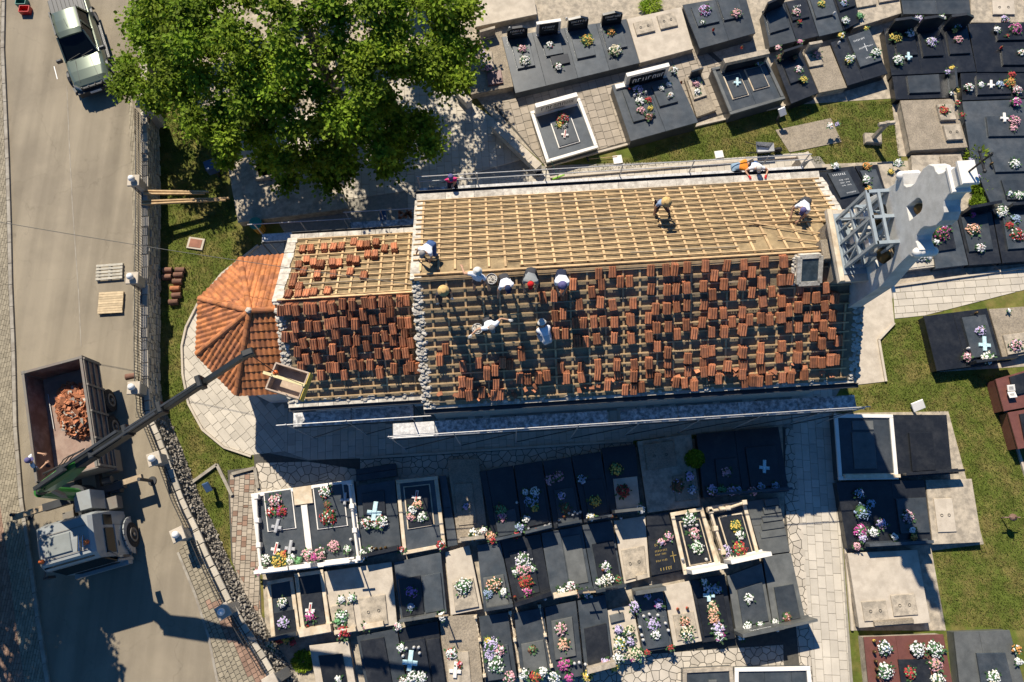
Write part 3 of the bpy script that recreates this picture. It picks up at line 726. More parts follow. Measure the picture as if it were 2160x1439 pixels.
build(B().zprism([(p.x,p.y) for p in [C(15.45,4.15),C(15.9,4.15),C(15.9,4.95),C(15.45,4.95)]],5.9,6.95,.03),'stone_pier',m_gravel,ch)
# bell platform, pier, hatch
build(B().gprism([(p.x,p.y) for p in [G_(16.25,3.7),G_(17.2,3.7),G_(17.2,6.0),G_(16.25,6.0)]],4.6,6.38),'bell_platform_base',m_gravel,ch)
build(B().gprism([(p.x,p.y) for p in [G_(16.05,3.35),G_(17.2,3.35),G_(17.2,6.3),G_(16.05,6.3)]],6.38,6.52,.02),'bell_platform',m_conc_l,ch)
build(B().gprism([(p.x,p.y) for p in [G_(16.05,3.35),G_(16.25,3.35),G_(16.25,6.3),G_(16.05,6.3)]],6.525,6.66,.02),'platform_parapet',m_cream,ch)
# hatch on the south slope by the ridge
o,al,up,n,L=slope('NS')
hb=B(); u0,u1,s0,s1=14.55,15.35,L-1.02,L-.02
P=[o+al*u+up*t for u,t in ((u0,s0),(u1,s0),(u1,s1),(u0,s1))]
for i in range(4): hb.beam(P[i]+n*.15,P[(i+1)%4]+n*.15,.16,.3,n)
hk=build(hb,'roof_hatch',m_mortar,ch)
sb=B(); Q=[o+al*u+up*t+n*.25 for u,t in ((u0+.08,s0+.05),(u1-.08,s0+.05),(u1-.08,s1-.05),(u0+.08,s1-.05))]
sb.add(Q+[q+n*.02 for q in Q],[(3,2,1,0),(4,5,6,7),(0,1,5,4),(1,2,6,5),(2,3,7,6),(3,0,4,7)]); build(sb,'hatch_lid',m_hatch,hk)
for k in range(14): build(B().rock(o+al*(u0-.12+U(-.06,.06))+up*(s0+(s1-s0)*k/13)+n*.1,U(.06,.12)),'verge_stone',m_mortar,ch)
# bell gable
GU0,GU1,GC=17.2,17.7,4.58
half=[(1.7,0),(1.7,7.3),(1.52,8.1),(1.38,8.8),(1.3,9.45),(1.48,9.65),(1.52,9.9),(1.38,10.05),(1.2,10.0),(1.02,9.95),(.86,10.08),(.76,10.35),(.76,10.6),(.9,10.9),(.98,11.2),(.95,11.5),(.78,11.72),(.6,11.75),(.44,11.85),(.36,12.1),(.36,12.3)]
out=[(GC+a,z) for a,z in half]+[(GC-a,z) for a,z in reversed(half)]
def arch(c,w,z0,z1,n=8): return [(c-w,z0),(c+w,z0)]+[(c+w*math.cos(math.pi*i/n),z1+w*math.sin(math.pi*i/n)) for i in range(n+1)]
holes=[arch(GC+.72,.33,7.2,8.35),arch(GC-.72,.33,7.2,8.35),arch(GC,.27,9.85,10.5)]
bm=bpy.data.curves.new('bell_gable','CURVE'); bm.dimensions='2D'; bm.fill_mode='BOTH'; bm.extrude=(GU1-GU0)/2; bm.bevel_depth=.02; bm.bevel_resolution=1
for lp_ in [out]+holes:
    s_=bm.splines.new('POLY'); s_.points.add(len(lp_)-1); s_.use_cyclic_u=True
    for p,(v,z) in zip(s_.points,lp_): p.co=(v,z,0,1)
co=bpy.data.objects.new('tmp_curve',bm); COL.objects.link(co)
dg=bpy.context.evaluated_depsgraph_get(); dg.update()
gm=bpy.data.meshes.new_from_object(co.evaluated_get(dg)); bpy.data.objects.remove(co)
gb_=B(); mid=(GU0+GU1)/2
gb_.add([G_(mid+v.co.z,v.co.x,v.co.y) for v in gm.vertices],[tuple(p.vertices) for p in gm.polygons])
gable=build(gb_,'bell_gable',m_plaster,ch)
for sg in (1,-1):
    cb=B()
    for k in range(5): cb.sphere(G_(GU0+.02+.13*k,GC+sg*1.4,9.87),.16,10,6,1.0)
    build(cb,'scroll',m_white,gable,smooth=True)
pb=B()
for (w2,z0,z1) in ((.42,12.28,12.38),(.3,12.38,12.75),(.38,12.75,12.86)):
    pb.gprism([(p.x,p.y) for p in [G_(mid-w2*.7,GC-w2),G_(mid+w2*.7,GC-w2),G_(mid+w2*.7,GC+w2),G_(mid-w2*.7,GC+w2)]],z0,z1,.02)
build(pb,'pedestal',m_white,gable)
xb=B(); q=G_(mid,GC,12.86); xb.cyl(q,q+Vector((0,0,1.05)),.03,.03,6); xb.beam(G_(mid,GC-.32,13.5),G_(mid,GC+.32,13.5),.05,.05)
for dv,z in ((-.32,13.5),(.32,13.5),(0,13.9)): xb.sphere(G_(mid,GC+dv,z),.06,6,4)
build(xb,'iron_cross',m_iron,gable)
for (z,hw,t) in ((7.0,1.9,.12),(9.35,1.55,.1)): build(B().gprism([(p.x,p.y) for p in [G_(GU0-t,GC-hw),G_(GU1+t,GC-hw),G_(GU1+t,GC+hw),G_(GU0-t,GC+hw)]],z,z+.1,.03) if z>9 else B().gprism([(p.x,p.y) for p in [G_(GU1,GC-hw),G_(GU1+t,GC-hw),G_(GU1+t,GC+hw),G_(GU1,GC+hw)]],z,z+.1,.03),'string_course',m_white,gable) if z<9 else None
# steel bell frame
fr=build(B().box(G_(16.75,4.88,6.535),(.9,2.3,.03),TH),'bell_frame',m_steel,ch)
V3=(3.92,4.88,5.85)
def fb(a,c,w_=.11): build(B().beam(G_(*a),G_(*c),w_,w_),'steel_beam',m_steel,fr)
for v in V3:
    fb((16.4,v,6.55),(16.4,v,9.0)); fb((16.4,v,9.0),(17.2,v,9.0)); fb((16.4,v,7.75),(17.2,v,7.75),.09)
    fb((16.45,v,6.6),(17.15,v,6.6)); fb((17.12,v,6.6),(17.12,v,9.0),.09)
fb((16.4,3.86,9.0),(16.4,5.91,9.0)); fb((16.8,3.86,9.02),(16.8,5.91,9.02),.09); fb((16.4,3.86,7.75),(16.4,5.91,7.75),.1); fb((16.45,3.86,6.62),(16.45,5.91,6.62))
fb((17.0,3.92,6.7),(16.4,4.4,7.75),.05); fb((17.0,5.85,6.7),(16.4,5.3,7.75),.05); fb((16.6,3.92,7.75),(17.1,4.88,9.0),.05); fb((16.6,5.85,7.75),(17.1,4.88,9.0),.05); fb((16.4,4.4,6.6),(16.4,4.4,9.0),.06); fb((16.4,5.37,6.6),(16.4,5.37,9.0),.06); fb((16.45,4.4,8.3),(17.15,4.4,8.3),.08); fb((16.45,5.37,8.3),(17.15,5.37,8.3),.08)
fb((16.38,3.92,6.7),(16.38,4.88,9.0),.06); fb((16.38,5.85,6.7),(16.38,4.88,9.0),.06); fb((16.7,3.9,7.75),(16.7,5.87,7.75),.1)
for k in range(16): build(B().rock(G_(U(16.5,17.1),U(3.8,5.9),U(6.56,6.7)),U(.05,.12),.6),'roof_debris',m_bark if k%2 else m_mortar,fr)
for v,z,s_ in ((5.4,8.2,1.0),(4.35,8.2,1.0),(4.9,7.2,1.0)):
    build(B().box(G_(16.62,v-.18,z+.12),(.34,.26,.3),TH,.02),'drive_box',m_greyl,fr)
blab=['bronze bell hanging in the north opening of the bell gable','bronze bell hanging in the south opening of the bell gable','small bronze bell in the top arch of the bell gable']
for i,(v,z,s_) in enumerate(((5.3,8.4,.85),(3.86,8.4,.85),(4.58,10.6,.6))):
    r=empty('bell',G_(17.3 if i<2 else mid,v,z-.75*s_),blab[i],'bell','bells of the church'); cc=G_(17.3 if i<2 else mid,v,z-.75*s_)
    build(B().lathe(cc,[(.36*s_,0),(.34*s_,.05*s_),(.25*s_,.2*s_),(.2*s_,.4*s_),(.17*s_,.5*s_),(.06*s_,.56*s_)],18),'bell_body',m_bell,r,smooth=True)
    build(B().box(cc+Vector((0,0,.62*s_)),(.14,.7*s_,.12),TH),'yoke',m_wood_g,r)
    build(B().cyl(cc+Vector((0,0,.3*s_)),cc-Vector((0,0,.08*s_)),.02,.045*s_,8),'clapper',m_iron,r)
# ------------------------------------------------------------------ scaffolding
def scaffold(name,label,u0,u1,v0,v1,z,rail_v,decks,posts,rails=(.55,1.0),post_top=1.05,over=.0,zb=0):
    r=empty(name,C((u0+u1)/2,(v0+v1)/2,0),label,'scaffold','scaffolds along the church')
    n=len(decks); 
    for i,(a,c,m) in enumerate(decks):
        build(B().zprism([(p.x,p.y) for p in [C(a+.015,v0),C(c-.015,v0),C(c-.015,v1),C(a+.015,v1)]],z-.05,z,.008),'deck_board',m,r)
    for u in posts:
        for v in (v0-.03,v1+.03):
            top=z+post_top if abs(v-rail_v)<.2 else z-.03
            build(B().cyl(C(u,v,zb),C(u,v,top),.026,.026,8),'post',m_pipe if top>z else m_gutter,r)
        build(B().cyl(C(u,v0-.03,z-.08),C(u,v1+.03,z-.08),.024,.024,6),'transom',m_gutter,r)
    for h in rails: build(B().cyl(C(u0-over,rail_v,z+h),C(u1+over,rail_v,z+h),.021,.021,8),'guard_rail',m_pipe,r)
    for a,c in zip(posts,posts[1:]):
        build(B().cyl(C(a,rail_v,.2),C(c,rail_v,z-.2),.02,.02,6),'diagonal_brace',m_gutter,r)
        build(B().cyl(C(a,v0-.03,z-.12),C(c,v0-.03,z-.12),.022,.022,6),'ledger',m_gutter,r)
    return r
scaffold('scaffold','long scaffold walkway under the south eave of the nave',-1.45,17.7,-1.0,-.38,2.75,-1.04,[(-1.45,.28,m_plankw),(.28,2.4,m_plank),(2.4,4.9,m_plank),(4.9,7.4,m_plank),(7.9,10.3,m_plank),(10.3,12.8,m_plank),(12.8,15.3,m_plank),(15.3,17.7,m_plank)],[-1.45,1.1,3.6,6.1,8.6,11.1,13.6,16.1,17.6],(.5,1.0),over=.05)  # first board paler: sunlight short of the nave's shadow, put in as colour
scaffold('scaffold','lower scaffold walkway under the south eave beside the crane box',-5.6,-.15,-.22,.36,2.5,-.26,[(-5.6,-3.2,m_plank),(-3.2,-.6,m_plank)],[-5.6,-3.2,-.6],(.95,),over=.4)
scaffold('scaffold','sunlit scaffold walkway along the north eave of the nave',.0,17.1,9.42,9.95,3.05,9.98,[(.0,2.5,m_plank),(2.5,5,m_plankw),(5,7.5,m_plankw),(7.5,10,m_plankw),(10,12.5,m_plankw),(12.5,15,m_plankw),(15,17.1,m_plankw)],[.05,2.6,5.6,8.9,12.0,15.2,17.0],(.55,1.0))
scaffold('scaffold','shaded scaffold walkway north of the chancel',-3.2,-.2,8.3,8.85,2.3,8.88,[(-3.2,-.2,m_plank)],[-3.2,-1.7,-.2],(1.0,),over=.1)
scaffold('scaffold','tree shaded scaffold walkway beside the apse wall',-7.2,-3.3,8.25,8.62,2.1,8.66,[(-7.2,-3.3,m_plankw)],[-7.2,-5.2,-3.3],(1.0,),over=.3)
# ------------------------------------------------------------------ roof tile stacks
def flat_tile():
    w,l,h=.245,.4,.03
    b=B(); xs=[(-w/2,0),(-w/2+.035,.03),(-w/2+.06,-.004),(-.04,-.004),(-.015,.03),(.015,.03),(.04,-.004),(w/2-.06,-.004),(w/2-.035,.03),(w/2,0)]
    vs=[(x,-l/2,z+h) for x,z in xs]+[(x,l/2,z+h) for x,z in xs]+[(-w/2,-l/2,0),(w/2,-l/2,0),(w/2,l/2,0),(-w/2,l/2,0)]
    k=len(xs); fs=[(i,i+1,k+i+1,k+i) for i in range(k-1)]
    fs+=[(2*k,2*k+1)+tuple(range(k-1,-1,-1)), (2*k+2,2*k+3)+tuple(range(k,2*k)), (2*k+1,2*k+2,2*k-1,k-1),(2*k+3,2*k,0,k)]
    b.add(vs,fs); return mk(b,'clay_tile',m_tile)
ftm=flat_tile()
def orient(s):
    o,al,up,n,L=slope(s); X=up.cross(n); return Matrix((X,up,n)).transposed().to_4x4(),n,up,o,L
ORD=lambda k:('first','second','third','fourth','fifth','sixth','seventh','eighth','ninth','tenth','eleventh','twelfth','thirteenth','fourteenth','fifteenth','sixteenth','seventeenth','eighteenth','nineteenth','twentieth','21st','22nd','23rd','24th','25th','26th','27th','28th','29th','30th','31st','32nd','33rd','34th','35th')[k]
def stacks(s,pts,nlo,nhi,rowlab,grp,rowh):
    M4,n,up,o,L=orient(s); out=[]
    for x,y in pts:
        nn=random.randint(nlo,nhi); h=.1+nn*.042
        p=onroof(x,y,h*n.z); base=p-n*h+n*.1
        out.append((base,nn))
    rows={}
    for b_,nn in out: rows.setdefault(int((L-(b_-o).dot(up))/rowh),[]).append((toC(b_.x,b_.y)[0],b_,nn))
    for ri,k in enumerate(sorted(rows)):
        for ci,(u,b_,nn) in enumerate(sorted(rows[k],key=lambda t:t[0])):
            r=empty('tile_stack',b_,'tile stack, %s from left in %s row below the %s'%(ORD(ci),ORD(ri),rowlab),'tile stack',grp)
            a=U(-.11,.11); sl=U(-.012,.012); sx=U(-.006,.006)
            for j in range(nn):
                mw=Matrix.Translation(b_+n*(.042*j)+up*(sl*j+U(-.014,.014)))@M4@Matrix.Rotation(a+U(-.035,.035),4,'Z')@Matrix.Translation((sx*j+U(-.01,.01),0,0))
                inst('clay_tile',ftm,r,mw)
c7=lambda L,x0=540,y0=440:[(x0+a/3,y0+b_/3) for a,b_ in L]
PSL_=c7([(150,653),(200,640),(245,640),(315,635),(360,633),(428,625),(476,625),(541,615),(601,608),(685,605),(735,597),(795,592),(840,590),(905,585),(950,585),(590,680),(672,668),(850,662),(240,743),(330,742),(382,748),(452,733),(495,733),(553,729),(628,727),(738,711),(800,706),(915,724),(958,724),(505,797),(693,772),(862,762),(940,789),(183,818),(236,815),(575,842),(635,832),(760,822),(815,810),(865,828),(925,850),(975,852),(298,857),(360,855),(410,850),(483,895),(700,875),(617,905),(258,910),(310,952),(383,948),(533,945),(770,925),(832,923),(890,920),(942,918),(970,960),(285,1000),(465,1010),(505,1010),(618,990),(660,995),(720,988),(985,1000),(1020,1015),(410,1065),(558,1055),(783,1035),(870,1022),(950,1022)])
PNL_=c7([(293,250),(345,247),(430,240),(485,238),(537,232),(617,205),(655,218),(702,218),(760,205),(813,243),(872,238),(703,283),(748,278),(318,317),(265,352),(365,338),(408,338),(480,333),(523,333),(590,315),(632,315),(298,388),(240,425),(386,413),(485,405),(592,392),(682,418),(225,465),(205,530),(270,485),(262,530),(315,528),(365,522),(452,512)])
NSL_=c7([(550,415),(635,405),(570,480),(881,393),(978,385),(1037,383),(1118,378),(1230,367),(1363,362),(1470,358),(1283,428),(1600,345),(1525,412),(393,483),(687,462),(745,460),(508,535),(882,515),(986,512),(1045,505),(1110,500),(1220,495),(1350,485),(1465,478),(1278,550),(1400,545),(1520,535),(1590,470),(195,565),(270,555),(330,555),(425,605),(558,597),(640,615),(770,605),(914,635),(985,635),(1045,622),(1113,618),(1217,612),(1460,655),(1340,660),(1590,590),(1273,670),(272,683),(328,672),(405,725),(458,725),(525,718),(582,722),(650,728),(752,703),(867,693),(918,752),(997,750),(1108,733),(1212,730),(1397,718),(1513,710),(1580,700),(1463,770),(283,797),(340,790),(417,840),(466,842),(537,832),(652,822),(758,818),(868,808),(1047,797),(1155,793),(1270,783),(1350,780),(920,875),(60,920),(990,915),(1115,957),(1220,905),(1270,905),(1465,905),(1580,885),(1465,1000),(50,1075),(100,1080),(165,1070),(220,1068),(310,1010),(347,1065),(437,1010),(440,1072),(545,990),(545,1060),(670,990),(670,1055),(775,990),(775,1060),(872,985),(872,1047),(990,980),(990,1040),(1115,1030),(1215,980),(1220,1040),(1270,1025),(1370,1010),(1465,1060),(1580,950),(1580,1015),(610,1115),(720,1145),(772,1150),(820,1135),(925,1080),(1047,1110),(1095,1110),(1157,1115),(1313,1085),(1480,1100),(1527,1085),(1575,1090)],1080)
NSL_+=c7([(1200,893),(1165,955),(1310,1000),(1408,985),(1458,1040),(1512,1025),(1300,1105),(1350,1108),(1300,1170),(1350,1172),(1425,1170),(1520,1115),(1505,1185),(1550,1185),(1560,975),(1605,990)])
NSL_+=c7([(110,753),(95,880),(145,880),(28,945),(95,1000),(205,930),(370,925),(255,990),(315,985),(430,985),(140,1062),(203,1055),(365,1045),(15,1120),(85,1120),(253,1110),(313,1105),(418,1100),(133,1172),(200,1168),(362,1165),(300,1222),(418,1215),(347,1270),(457,1265),(92,1297),(203,1297),(75,1365),(190,1360),(295,1395),(340,1395),(400,1380),(440,1378)],1620,300)
NSL_+=c7([(155,470),(235,460),(15,490),(95,478)],1620,640)
stacks('PS',PSL_,4,7,'chancel ridge, south slope','tile stacks on the chancel south slope',.37)
stacks('PN',PNL_,3,5,'chancel ridge, north slope','tile stacks on the chancel north slope',.37)
stacks('NS',NSL_,3,8,'nave ridge','tile stacks on the nave south slope',.37)
# ------------------------------------------------------------------ TOMBS
TOMBS=[]
def tomb(label,q,h,m,fr=None,pl=(),hs=(),ln=(),rings=(),plm=None,base=None,txt=None,plh=.1,steps=None,group=None):
    pts=[W(q[i],q[i+1],h) for i in range(0,8,2)]         # NW NE SE SW
    def P(u,v,z=0): 
        a=pts[0].lerp(pts[1],u); c=pts[3].lerp(pts[2],u); r=a.lerp(c,v); r.z=h+z; return r
    cen=P(.5,.5); cen.z=0
    r=empty('tomb',cen,label,'tomb',group or ('tombs south of the church' if cen.y<4 else 'tombs north and east of the church'))
    def blk(u0,v0,u1,v1,z0,z1,ch=.012,ins=0.0):
        pp=[P(u0,v0),P(u1,v0),P(u1,v1),P(u0,v1)]; pp=[(p.x,p.y) for p in pp]
        a=sum(pp[i][0]*pp[(i+1)%4][1]-pp[(i+1)%4][0]*pp[i][1] for i in range(4))
        if a<0: pp.reverse()
        if ins: pp=inset(pp,ins)
        return B().prism(pp,z0,z1,ch)
    polish=m in (m_black,m_grey,m_green,m_brown)
    build(blk(0,0,1,1,0,h-.07,0,.03 if polish else .02),'base',base or (m if polish else m_conc),r)
    cuts=[0]+list(ln)+[1]
    mm=m if isinstance(m,(list,tuple)) else [m]*(len(cuts)-1)
    for i in range(len(cuts)-1):
        g=.004
        if polish and not pl and not fr:
            build(blk(cuts[i],0,cuts[i+1],.46,h-.07,h,.01,.003),'slab',m,r); build(blk(cuts[i],.46,cuts[i+1],1,h-.07,h,.01,.003),'slab',m,r)
        else: build(blk(cuts[i],0,cuts[i+1],1,h-.07,h,.01,.003),'slab',m,r)
    fz=0
    if fr:
        A=(P(1,0)-P(0,0)).length; Bq=(P(0,1)-P(0,0)).length; fu,fv=.16/A,.16/Bq; fz=.08
        for e in ((0,0,1,fv),(0,1-fv,1,1),(0,fv+.002,fu,1-fv-.002),(1-fu,fv+.002,1,1-fv-.002)): build(blk(*e,h-.02,h+fz,.015),'kerb',fr,r)
    for i,p in enumerate(pl):
        pm=p[4] if len(p)>4 else (plm or m); rim=p[5] if len(p)>5 else None
        if rim:
            build(blk(*p[:4],h-.02,h+plh*.6,.012),'plate_rim',rim,r); o=build(blk(*p[:4],h,h+plh,.012,.05),'plate',pm,r)
        else: o=build(blk(*p[:4],h-.02,h+plh,.015),'plate',pm,r)
        if i in rings:
            for t in (.3,.7):
                c=P(p[0]+(p[2]-p[0])*t,(p[1]+p[3])/2,plh+.01); rb=B(); n=10
                ps=[c+Vector((.055*math.cos(6.283*k/n),.055*math.sin(6.283*k/n),.006)) for k in range(n+1)]
                rb.tube(ps,.009,4); build(rb,'lifting_ring',m_iron,o)
    if steps:
        for k in range(5): build(blk(.55-.1*k,.02+.14*k,1,.14+.14*k,h-.02,h+.09-.012*k,.01),'stepped_slab',m,r)
    for hsd in hs:
        side,a,c,hh,hm=hsd[:5]; hh=min(1.15,hh*1.9) if side=='S' and cen.y<3.5 and cen.x<14.5 and hm is not m_cream else hh; th=hsd[5] if len(hsd)>5 else .13; shape=hsd[6] if len(hsd)>6 else 0
        if side=='N': p0,p1,inn=P(a,.0),P(c,.0),(P(.5,1)-P(.5,0))
        elif side=='S': p0,p1,inn=P(a,1),P(c,1),(P(.5,0)-P(.5,1))
        elif side=='W': p0,p1,inn=P(0,a),P(0,c),(P(1,.5)-P(0,.5))
        else: p0,p1,inn=P(1,a),P(1,c),(P(0,.5)-P(1,.5))
        inn.z=0; inn.normalize(); p0=p0+inn*.06;p1=p1+inn*.06; q0,q1=p0+inn*th,p1+inn*th
        z0=h+.002; Lw=(p1-p0).length
        prof=[(0,0),(1,0),(1,hh),(0,hh)] if shape==0 else ([(0,0),(1,0),(1,hh*.8),(.75,hh),(.25,hh),(0,hh*.8)] if shape==1 else [(0,0),(1,0),(1,hh*.75),(.6,hh),(0,hh*.9)])
        b=B(); k=len(prof)
        vs=[p0.lerp(p1,t)+Vector((0,0,z0-h+z)) for t,z in prof]+[q0.lerp(q1,t)+Vector((0,0,z0-h+z)) for t,z in prof]
        fs=[tuple(range(k)),tuple(range(2*k-1,k-1,-1))]+[((i+1)%k,i,k+i,k+(i+1)%k) for i in range(k)]
        if (vs[1]-vs[0]).cross(vs[2]-vs[1]).dot(inn)>0: fs=[f[::-1] for f in fs]
        b.add(vs,fs); ho=build(b,'headstone',hm,r)
        fb_=B().beam(p0+inn*(th/2)-Vector((0,0,-.03)),p1+inn*(th/2)+Vector((0,0,.03)),th+.12,.07); build(fb_,'headstone_foot',hm,r)
        if len(hsd)>7:                                   # raised lettering strokes on the inner face
            tb=B(); tm_=hsd[7]; d=(p1-p0).normalized()
            rows=hsd[8] if len(hsd)>8 else [(.7,.14,.7),(.45,.06,.5)]
            for (zz,sz,wd) in rows:
                x=Lw*(.5-wd/2)
                while x<Lw*(.5+wd/2):
                    lw=sz*U(.45,.75); cpt=p0+d*(x+lw/2)+inn*(th+.006)+Vector((0,0,zz*hh))
                    up=Vector((0,0,1))
                    kind=random.randint(0,2)
                    tb.beam(cpt-d*lw*.35-up*sz*.45,cpt-d*lw*.35+up*sz*.45,sz*.14,.008,inn)
                    if kind!=1: tb.beam(cpt-d*lw*.35+up*sz*.4,cpt+d*lw*.35+up*sz*.4,sz*.14,.008,inn)
                    if kind!=0: tb.beam(cpt+d*lw*.35-up*sz*.45,cpt+d*lw*.35+up*sz*.45,sz*.14,.008,inn)
                    x+=lw+sz*.22
            build(tb,'lettering',tm_,ho,kind='stuff')
    if txt:                                              # engraved lines lying on a plate
        tm_,items=txt; tb=B(); zt=plh+.004
        for it in items:
            if it[0]=='x':
                _,u,v,l=it; c=P(u,v,zt); du=(P(u+.01,v,zt)-c).normalized(); dv=(P(u,v+.01,zt)-c).normalized()
                tb.beam(c-dv*l*.4,c+dv*l*.6,.022,.006); tb.beam(c-du*l*.3,c+du*l*.3,.022,.006)
            else:
                _,u0,u1,v,sz=it; u=u0; a=P(u0,v,zt);e=P(u1,v,zt); L=(e-a).length;d=(e-a).normalized();x=0; nv_=(P(u0,v+.01,zt)-a).normalized()
                while x<L:
                    lw=sz*U(.4,.8); c=a+d*(x+lw/2); k=random.randint(0,2)
                    tb.beam(c-nv_*sz*.45,c+nv_*sz*.45,sz*.18,.006)
                    if k: tb.beam(c-nv_*sz*.4,c-nv_*sz*.4+d*lw*.6,sz*.18,.006)
                    if k>1: tb.beam(c+nv_*sz*.4,c+nv_*sz*.4+d*lw*.6,sz*.18,.006)
                    x+=lw+sz*.25
        build(tb,'lettering',tm_,r,kind='stuff')
    TOMBS.append((label,[(q[i],q[i+1]) for i in range(0,8,2)],h,P,r,plh if pl else 0,pl,hs))
    return r
G,K_,GG=m_grey,m_black,m_green
PL=lambda *a:a
# --- north block
tomb('plain pale concrete tomb beside the tree crown',(1003,-12,1125,-14,1133,30,1003,57),.45,m_conc_l)
tomb('gravel-topped tomb with brown plaque beside the tree',(988,85,1058,65,1083,183,993,200),.45,m_gravel,pl=[(.28,.32,.62,.62,m_conc),(.42,.68,.78,.92,m_brown)],hs=[('N',.35,.8,.6,m_conc)])
tomb('blue-grey fourfold tomb with four headstones',(1058,78,1321,40,1350,133,1087,197),.55,G,ln=(.245,.5,.755),pl=[(.06,.22,.2,.62),(.3,.25,.44,.5),(.33,.52,.47,.7,K_),(.53,.2,.68,.66),(.78,.2,.94,.62)],hs=[('N',.04,.2,.75,K_,.13,1,m_text_w),('N',.27,.46,.85,m_white,.16,0),('N',.29,.44,.8,K_,.19,0,m_text_w),('N',.52,.68,.85,K_,.13,2,m_text_w),('N',.79,.95,.85,K_,.13,2,m_text_w)])
tomb('bare concrete double tomb with two ringed hatch plates',(1322,40,1437,15,1463,103,1350,133),.45,m_conc_l,pl=[(.08,.14,.42,.42,m_conc),(.52,.1,.84,.42,m_conc)],rings=(0,1))
tomb('white-kerbed slate tomb with low white headstone',(1118,237,1223,208,1262,313,1153,345),.5,G,fr=m_white,pl=[(.3,.3,.72,.8,G,m_white)],hs=[('N',.08,.9,.75,m_white,.22,0,K_,[(.62,.26,.75),(.25,.12,.4)])])
tomb('big slate tomb with long white headstone lettered in script',(1290,180,1423,147,1473,258,1330,298),.8,G,ln=(.52,),pl=[(.04,.02,.2,.1,m_white),(.12,.15,.46,.72),(.56,.2,.84,.58)],hs=[('N',.18,.84,.85,m_white,.2,0),('N',.24,.78,.68,K_,.24,0,m_text_w,[(.55,.3,.85)])])
tomb('narrow concrete grave with leaning slate headstone',(1443,165,1478,154,1512,232,1470,247),.25,m_gravel,pl=[(.1,.1,.8,.6,m_conc)],hs=[('N',.25,.95,.6,G,.08)])
tomb('dark double tomb above the tiled walk at the top',(1440,10,1572,-12,1594,70,1476,103),.7,G,ln=(.52,),pl=[(.1,.12,.46,.55),(.54,.06,.86,.55)])
tomb('dark tomb beneath a slanted black slab at the top',(1608,25,1652,5,1680,87,1624,100),.6,G,pl=[(.1,.1,.88,.66)],hs=[('N',.0,.9,.8,K_,.12)])
tomb('black tomb with white script beside the slanted slab',(1652,5,1699,-6,1727,76,1681,87),.6,K_,pl=[(.08,.05,.85,.52)],txt=(m_text_w,[('l',.3,.6,.2,.1)]))
tomb('slate tomb holding a yellow bouquet at the top edge',(1701,-6,1752,-16,1779,65,1728,77),.6,G,pl=[(.08,.05,.78,.58)])
tomb('dark tomb between yellow bouquet and concrete slab',(1753,-10,1800,-20,1815,46,1780,64),.6,K_,pl=[(.1,.05,.9,.5)])
tomb('slate double tomb with broad weathered stone headstone',(1500,145,1614,120,1656,210,1540,244),.75,G,fr=GG,ln=(.5,),pl=[(.14,.22,.44,.72,G,m_cream),(.54,.18,.84,.66,G,m_cream)],hs=[('N',.14,.95,.75,m_conc,.26),('N',.2,.9,.5,K_,.3)])
tomb('black tomb with flowers before a dark upright stone',(1633,125,1689,107,1727,196,1669,219),.7,K_,pl=[(.2,.25,.75,.62)],hs=[('N',.15,.85,.7,K_,.12)])
tomb('gravelly concrete tomb with worn grey headstone',(1691,107,1751,96,1787,185,1728,196),.5,m_gravel,pl=[(.0,.12,.5,.42,m_conc)],hs=[('N',.05,.5,.7,m_conc,.14)])
tomb('black tomb engraved with a white cross',(1752,90,1833,62,1873,155,1788,181),.6,K_,ln=(.4,),pl=[(.42,.02,.98,.72,G)],txt=(m_text_w,[('x',.72,.34,.45),('l',.5,.75,.16,.09),('l',.55,.68,.35,.07),('l',.78,.9,.35,.07),('l',.62,.8,.58,.08)]))
tomb('rough concrete tomb at the top centre right edge',(1790,-20,1895,-24,1902,28,1800,60),.5,m_conc,pl=[(.08,.1,.5,.52),(.56,.06,.98,.48)],plm=m_conc)
tomb('large slate double tomb cut by the top edge',(1898,-24,2042,-26,2048,30,1906,30),.6,G,ln=(.5,))
tomb('sandy concrete tomb with ringed lid at the top right',(2046,-26,2142,-26,2148,48,2049,48),.4,m_conc,pl=[(.45,.4,.92,.8,m_conc_l)],rings=(0,))
tomb('black triple tomb with three headstones and three plates',(1864,60,2039,50,2060,151,1881,159),.55,K_,ln=(.36,.68),pl=[(.1,.22,.34,.62),(.4,.18,.64,.66),(.72,.16,.96,.64)],hs=[('N',.04,.34,.9,K_,.14,2),('N',.38,.64,.9,K_,.14,2),('N',.7,.98,.95,K_,.14,2)])
tomb('black double tomb at the top right corner',(2042,50,2175,46,2180,152,2061,152),.55,K_,pl=[(.42,.05,.98,.38),(.46,.5,.98,.88)])
tomb('black tomb lying sideways with headstone at its east end',(1882,160,2005,153,2010,206,1890,210),.5,K_,ln=(.22,),pl=[(.24,.08,.78,.8,G)],hs=[('E',.08,.85,.6,G,.1)])
tomb('speckled pale tomb with two raised stone lids',(1899,212,2012,208,2042,311,1921,318),.5,m_gravel,pl=[(.62,.14,.9,.46,m_conc),(.64,.56,.93,.86,m_conc)],rings=(1,),plh=.16)
tomb('black tomb strewn with white crosses and red lanterns',(2026,154,2165,150,2172,207,2030,212),.5,K_,pl=[(.22,.15,.72,.85)])
tomb('wide slate tomb with white cross ornament at right edge',(2030,214,2175,209,2185,330,2048,331),.5,G,pl=[(.3,.3,.85,.66)])
tomb('worn concrete grave beside the bell gable top',(1922,328,2027,325,2043,380,1926,386),.35,m_conc,pl=[(.55,.1,.9,.7,m_gravel)])
tomb('wide slate tomb with white flowers at the right edge',(2047,332,2180,327,2186,433,2092,434),.5,G,pl=[(.3,.02,.98,.34),(.36,.5,.98,.9)])
